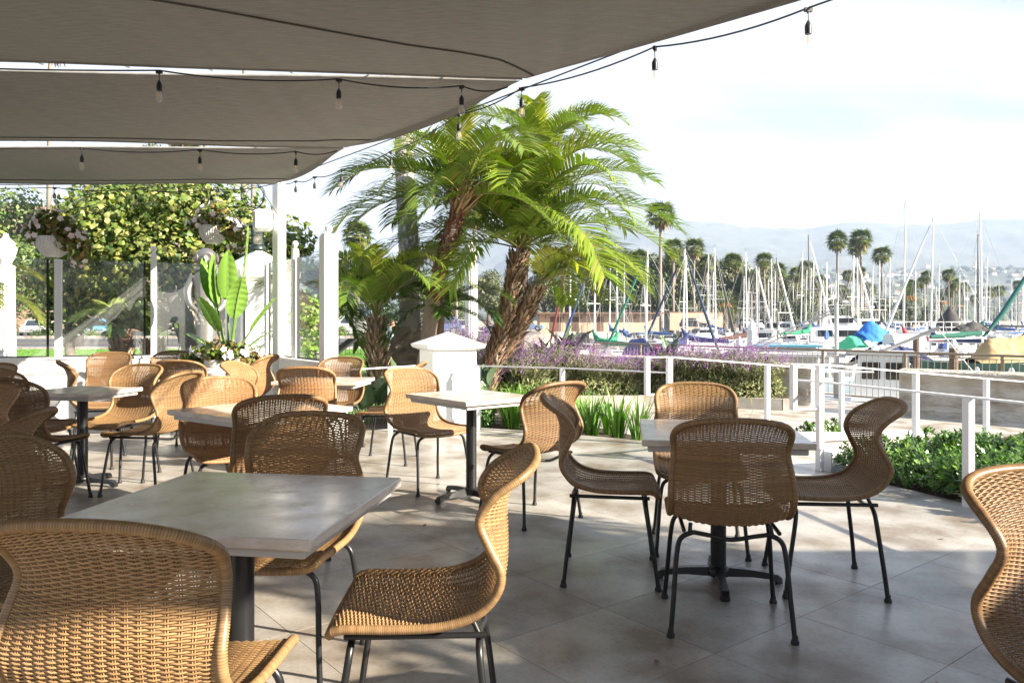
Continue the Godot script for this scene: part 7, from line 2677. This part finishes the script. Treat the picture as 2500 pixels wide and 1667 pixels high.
func basket(at: Vector3, label: String, sd: int) -> void:
	var o := thing("hanging_basket", label, "hanging basket", at)
	var shrink := 0.92
	var b := MB.new()
	b.lathe([[0.0, 0.0], [0.08, 0.005], [0.135, 0.05], [0.175, 0.12], [0.19, 0.20], [0.187, 0.25], [0.175, 0.25], [0.165, 0.2], [0.0, 0.18]], 40)
	var white := mat("white_plastic", 0, 0, 0)
	part(o, "bowl", b, white)
	b = MB.new()
	for k in 36:
		var a := TAU * k / 36
		var pts := PackedVector3Array()
		for q in [[0.085, 0.004], [0.138, 0.047], [0.178, 0.118], [0.193, 0.20], [0.190, 0.252]]:
			pts.append(Vector3(cos(a) * q[0], q[1], sin(a) * q[0]))
		b.tube(pts, PackedFloat32Array([0.004, 0.005, 0.0065, 0.0065, 0.006]), 5)
	part(o, "rib", b, white, Vector3.ZERO, "stuff")
	b = MB.new()
	for k in 4:
		var a := TAU * k / 4 + 0.4
		b.bar(Vector3(cos(a) * 0.185, 0.24, sin(a) * 0.185), Vector3(0, 0.82, 0), 0.0022, 4)
	b.bar(Vector3(0, 0.82, 0), Vector3(0, (2.98 - at.y) / 0.92, 0), 0.003, 4)
	part(o, "hanger", b, mat("steel", 0, 0, 0))
	o.scale = Vector3.ONE * shrink
	begonias("basket_begonias", at + Vector3(0, 0.23, 0), Vector3(0.27, 0.24, 0.24), 230, 85, sd, "begonias with white flowers growing in the %s basket" % ["left hanging" if sd == 41 else "right hanging"], 0.35)

func fence(a: Vector2, b: Vector2, y0: float, h: float, gap: float, label: String) -> void:
	var o := thing("fence", label, "fence")
	var m := mat("fence_black", 0.03, 0.03, 0.03, 0.6)
	var len := (b - a).length()
	for y: float in [y0 + 0.1, y0 + h - 0.06]:
		var r := MB.new()
		r.beam(P(a.x, y, a.y), P(b.x, y, b.y), 0.03, 0.035)
		part(o, "rail", r, m)
	var n := int(len / gap)
	var bm: ArrayMesh = null
	for k in n + 1:
		var q := a.lerp(b, float(k) / n)
		if bm == null:
			var s := MB.new()
			s.bar(Vector3(0, y0, 0), Vector3(0, y0 + h, 0), 0.010, 5)
			bm = s.mesh()
		part(o, "picket", bm, m, P(q.x, 0, q.y))
	for k in range(0, int(len / 2.4) + 1):
		var q := a + (b - a) / len * k * 2.4
		var s := MB.new()
		s.box(P(q.x, y0 + h * 0.5, q.y + 0.02), Vector3(0.05, h + 0.04, 0.05))
		part(o, "post", s, m)

func person() -> void:
	var o := thing("person", "person in a pale blue shirt and jeans walking behind the palm trunks", "person", P(-4.72, -0.46, 30.6), 0.3)
	var cap := func(p: Vector3, a: Vector3, b: Vector3, ra: float, rb: float) -> float:
		var t := clampf((p - a).dot(b - a) / (b - a).length_squared(), 0, 1)
		return (p - a.lerp(b, t)).length() - lerpf(ra, rb, t)
	var bones := [
		[Vector3(0, 0.98, 0), Vector3(0, 1.22, 0), 0.155, 0.14], [Vector3(-0.06, 1.38, 0), Vector3(0.06, 1.38, 0), 0.125, 0.125], [Vector3(0, 1.22, 0), Vector3(0, 1.40, 0), 0.14, 0.12],
		[Vector3(0, 1.44, 0), Vector3(0, 1.55, 0.01), 0.062, 0.055], [Vector3(0, 1.62, 0.015), Vector3(0, 1.69, 0.0), 0.082, 0.095],
		[Vector3(0, 1.625, 0.10), Vector3(0, 1.655, 0.095), 0.014, 0.010],
		[Vector3(-0.19, 1.41, 0), Vector3(-0.27, 1.14, 0.0), 0.058, 0.046], [Vector3(-0.27, 1.14, 0.0), Vector3(-0.22, 0.92, 0.14), 0.044, 0.034], [Vector3(-0.22, 0.92, 0.14), Vector3(-0.2, 0.86, 0.2), 0.034, 0.026],
		[Vector3(0.19, 1.41, 0), Vector3(0.26, 1.14, -0.04), 0.058, 0.046], [Vector3(0.26, 1.14, -0.04), Vector3(0.25, 0.90, 0.02), 0.044, 0.034], [Vector3(0.25, 0.90, 0.02), Vector3(0.25, 0.81, 0.04), 0.034, 0.024],
		[Vector3(-0.09, 0.95, 0), Vector3(-0.10, 0.50, 0.08), 0.10, 0.065], [Vector3(-0.10, 0.50, 0.08), Vector3(-0.10, 0.09, 0.02), 0.062, 0.045], [Vector3(-0.10, 0.05, -0.02), Vector3(-0.10, 0.045, 0.17), 0.045, 0.036],
		[Vector3(0.09, 0.95, 0), Vector3(0.10, 0.50, 0.02), 0.10, 0.065], [Vector3(0.10, 0.50, 0.02), Vector3(0.10, 0.12, -0.14), 0.062, 0.045], [Vector3(0.10, 0.07, -0.18), Vector3(0.10, 0.045, 0.0), 0.045, 0.036],
	]
	var field := func(p: Vector3) -> float:
		var s := 0.0
		for q in bones:
			s += exp(-clampf(cap.call(p, q[0], q[1], q[2], q[3]), -0.2, 1.0) * 32.0)
		return -log(maxf(s, 1e-12)) / 32.0
	var cell := 0.028
	var lo := Vector3(-0.38, -0.02, -0.30)
	var nx := 28
	var ny := 66
	var nzz := 22
	var val := PackedFloat32Array()
	val.resize(nx * ny * nzz)
	for k in nzz:
		for j in ny:
			for i in nx:
				val[(k * ny + j) * nx + i] = field.call(lo + Vector3(i, j, k) * cell)
	var m := MB.new()
	var ids := {}
	for k in nzz - 1:
		for j in ny - 1:
			for i in nx - 1:
				var sum := Vector3.ZERO
				var cnt := 0
				for e in [[0, 0, 0, 1, 0, 0], [0, 0, 0, 0, 1, 0], [0, 0, 0, 0, 0, 1], [1, 0, 0, 1, 1, 0], [1, 0, 0, 1, 0, 1], [0, 1, 0, 1, 1, 0], [0, 1, 0, 0, 1, 1], [0, 0, 1, 1, 0, 1], [0, 0, 1, 0, 1, 1], [1, 1, 0, 1, 1, 1], [1, 0, 1, 1, 1, 1], [0, 1, 1, 1, 1, 1]]:
					var a := val[((k + e[2]) * ny + j + e[1]) * nx + i + e[0]]
					var b := val[((k + e[5]) * ny + j + e[4]) * nx + i + e[3]]
					if (a < 0) != (b < 0):
						var t := a / (a - b)
						sum += Vector3(i, j, k) + Vector3(e[0], e[1], e[2]).lerp(Vector3(e[3], e[4], e[5]), t)
						cnt += 1
				if cnt:
					var p: Vector3 = lo + sum / cnt * cell
					var g := Vector3(field.call(p + Vector3(0.01, 0, 0)) - field.call(p - Vector3(0.01, 0, 0)), field.call(p + Vector3(0, 0.01, 0)) - field.call(p - Vector3(0, 0.01, 0)), field.call(p + Vector3(0, 0, 0.01)) - field.call(p - Vector3(0, 0, 0.01))).normalized()
					var c := Color(0.48, 0.60, 0.66)
					if p.y > 1.47: c = Color(0.48, 0.29, 0.2)
					if p.y > 1.70 or (p.y > 1.58 and p.z < -0.03): c = Color(0.12, 0.075, 0.045)
					if p.y < 0.97 and absf(p.x) < 0.2: c = Color(0.05, 0.085, 0.16)
					if p.y < 0.10: c = Color(0.05, 0.045, 0.04)
					if absf(p.x) > 0.195 and p.y < 1.08: c = Color(0.48, 0.29, 0.2)
					m.col = c
					ids[(k * ny + j) * nx + i] = m.put(p, g)
	for k in range(1, nzz - 1):
		for j in range(1, ny - 1):
			for i in range(1, nx - 1):
				var o0 := (k * ny + j) * nx + i
				var a := val[o0]
				for ax in 3:
					var st: int = [1, nx, nx * ny][ax]
					var b := val[o0 + st]
					if (a < 0) == (b < 0):
						continue
					var s1: int = [nx, nx * ny, 1][ax]
					var s2: int = [nx * ny, 1, nx][ax]
					var q := [o0 - s1 - s2, o0 - s2, o0, o0 - s1]
					if not (ids.has(q[0]) and ids.has(q[1]) and ids.has(q[2]) and ids.has(q[3])):
						continue
					var v0: int = ids[q[0]]
					var v1: int = ids[q[1]]
					var v2: int = ids[q[2]]
					var v3: int = ids[q[3]]
					if a < 0:
						m.tri_i(v0, v1, v2); m.tri_i(v0, v2, v3)
					else:
						m.tri_i(v0, v2, v1); m.tri_i(v0, v3, v2)
	part(o, "body", m, vmat("person_skin_and_clothes", 0.8))

func buildings() -> void:
	# low pinkish beige building across the marina
	var o := thing("beige_building", "long low pinkish beige building with a flat brown roof across the marina", "building", P(12.2, -0.47, 112.0), 0.03)
	var wl := mat("stucco_pink", 0.52, 0.37, 0.27, 0.9)
	var b := MB.new()
	b.box(Vector3(0, 1.25, 0), Vector3(16.8, 2.6, 6.0))
	part(o, "wall", b, wl)
	b = MB.new()
	b.box(Vector3(-0.2, 2.66, 0.3), Vector3(18.4, 0.2, 7.6))
	part(o, "roof", b, mat("brown_roof", 0.17, 0.10, 0.07, 0.8))
	b = MB.new()
	b.box(Vector3(4.0, 2.86, 0.3), Vector3(5.0, 0.16, 2.0))
	part(o, "solar_panel", b, mat("solar", 0.02, 0.025, 0.04, 0.2))
	for x in [-6.2, -3.4, 0.1]:
		b = MB.new()
		b.box(Vector3(x, 1.15, 3.02), Vector3(1.5 if x < -5 else 0.9, 2.0, 0.06))
		part(o, "door", b, mat("brown_door", 0.13, 0.075, 0.05, 0.7))
	for k in 7:
		b = MB.new()
		b.beam(Vector3(-7.6 + k * 2.5, 2.5, 4.0), Vector3(-7.6 + k * 2.5, 1.9, 3.05), 0.1, 0.1)
		part(o, "bracket", b, mat("brown_roof", 0, 0, 0))
	o = thing("beige_wall", "pinkish beige garden wall beyond the masts right of the low building", "wall", P(31.5, -0.47, 132.0), 0.02)
	b = MB.new()
	b.box(Vector3(0, 1.5, 0), Vector3(9.5, 3.1, 0.4))
	part(o, "wall_body", b, wl)
	b = MB.new()
	b.box(Vector3(0, 3.08, 0), Vector3(9.7, 0.12, 0.6))
	part(o, "coping", b, mat("brown_roof", 0, 0, 0))
	for q in [[-72.0, 92.0, 0.0, "tan far shed"], ]:
		pass
	# seawall fence across the marina
	fence(Vector2(5.0, 104.0), Vector2(22.0, 118.0), -0.47, 1.35, 0.5, "thin fence along the far marina wall in front of the beige building")
	var m := MB.new()
	m.beam(P(5.4, -1.5, 98.5), P(14.2, -1.5, 128.3), 0.8, 2.3)
	m.beam(P(14.2, -1.5, 128.3), P(60, -1.5, 232.3), 0.8, 2.3)
	solo("far_seawall", m, concrete("kerb_concrete", 1.4, 11), "pale seawall along the far side of the marina", "seawall")
	for q in [[60.0, 172.0, 0.2, "white house with a red roof between the shoreline trees"], [46.5, 178.0, 0.1, "small white house behind the conical pile"], [34.0, 160.0, 0.3, "white house with a tiled roof behind the dark furled sail"]]:
		o = thing("shore_house", q[3], "house", P(q[0], -0.5, q[1]), q[2])
		b = MB.new()
		b.box(Vector3(0, 1.8, 0), Vector3(9, 3.8, 7))
		part(o, "wall", b, mat("house_white", 0.8, 0.78, 0.74, 0.8))
		b = MB.new()
		b.hull8([Vector3(-5, 3.68, 4), Vector3(5, 3.68, 4), Vector3(5, 3.68, -4), Vector3(-5, 3.68, -4), Vector3(-4, 5.6, 0.1), Vector3(4, 5.6, 0.1), Vector3(4, 5.6, -0.1), Vector3(-4, 5.6, -0.1)])
		part(o, "roof", b, mat("house_roof", 0.3, 0.16, 0.1, 0.8))
		for x in [-3.0, 0.0, 3.0]:
			b = MB.new()
			b.box(Vector3(x, 1.9, 3.51), Vector3(1.3, 1.4, 0.06))
			part(o, "window", b, mat("dark_glass", 0.02, 0.025, 0.03, 0.08))
	# lamp posts at the far shore
	for q in [[28.5, 112.0, 6.8, "street lamp with two arms among the masts"], [37.5, 118.0, 6.0, "single-armed street lamp left of the conical pile"]]:
		o = thing("street_lamp", q[3], "street lamp", P(q[0], -0.5, q[1]))
		b = MB.new()
		b.bar(Vector3.ZERO, Vector3(0, q[2], 0), 0.09, 8, 0.06)
		part(o, "pole", b, paint(Color(0.35, 0.35, 0.34)))
		for s: float in ([-1.0, 1.0] if q[2] > 6.5 else [-1.0]):
			b = MB.new()
			b.bar(Vector3(0, q[2] - 0.3, 0), Vector3(s * 1.6, q[2], 0), 0.05, 6)
			b.cbox(Vector3(s * 1.9, q[2], 0), Vector3(0.8, 0.14, 0.3), 0.04)
			part(o, "arm", b, paint(Color(0.35, 0.35, 0.34)))

func restaurant() -> void:   # the wing of the restaurant that shades the near end of the terrace, beside and behind the camera
	var o := thing("restaurant_wing", "cream stuccoed wing of the restaurant beside the terrace, out of view on the right", "building", P(9.3, 0, -1.4))
	var wl := mat("restaurant_stucco", 0.66, 0.63, 0.58, 0.9)
	var b := MB.new()
	b.box(Vector3(0, 1.35, 0), Vector3(5.6, 3.6, 5.8))
	part(o, "wall", b, wl)
	b = MB.new()
	b.box(Vector3(0, 3.2, 0), Vector3(5.8, 0.12, 6.0))
	part(o, "roof", b, mat("brown_roof", 0, 0, 0))
	for z in [-1.9, 0.1, 2.0]:
		b = MB.new()
		b.box(Vector3(-2.81, 1.55, z), Vector3(0.05, 1.5, 1.3))
		var w := part(o, "window", b, mat("dark_glass", 0, 0, 0))
		b = MB.new()
		b.box(Vector3(-2.83, 0.78, z), Vector3(0.12, 0.06, 1.5))
		part(w, "sill", b, wl)
	var tr := round_tree(411, 5.0, 1.3, [Color(0.06, 0.09, 0.03), Color(0.09, 0.13, 0.04)], 0.14, 4600, 0.5)
	tr.position = P(7.3, 0, 0.75)
	meta(tr, "leafy courtyard tree beside the restaurant wing, out of view on the right", "tree")
	o = thing("restaurant_wall", "cream wall of the restaurant behind the camera with tall windows", "building", P(-3.0, 0, -9.2))
	b = MB.new()
	b.box(Vector3(0, 1.6, 0), Vector3(13.8, 3.4, 0.3))
	part(o, "wall", b, wl)
	for k in 5:
		b = MB.new()
		b.box(Vector3(-5.2 + k * 2.6, 1.3, -0.16), Vector3(1.7, 2.2, 0.04))
		part(o, "window", b, mat("dark_glass", 0, 0, 0))

func _ready() -> void:
	rng.seed = 7
	build_camera()
	concrete("floor_concrete", 1.0, 11)
	build_ground()
	build_terrace()
	build_promenade()
	build_canopy()
	build_rails()
	build_railing()
	build_furniture()
	grow_palms()
	grow_beds()
	build_marina()
	grow_far()
	build_things()
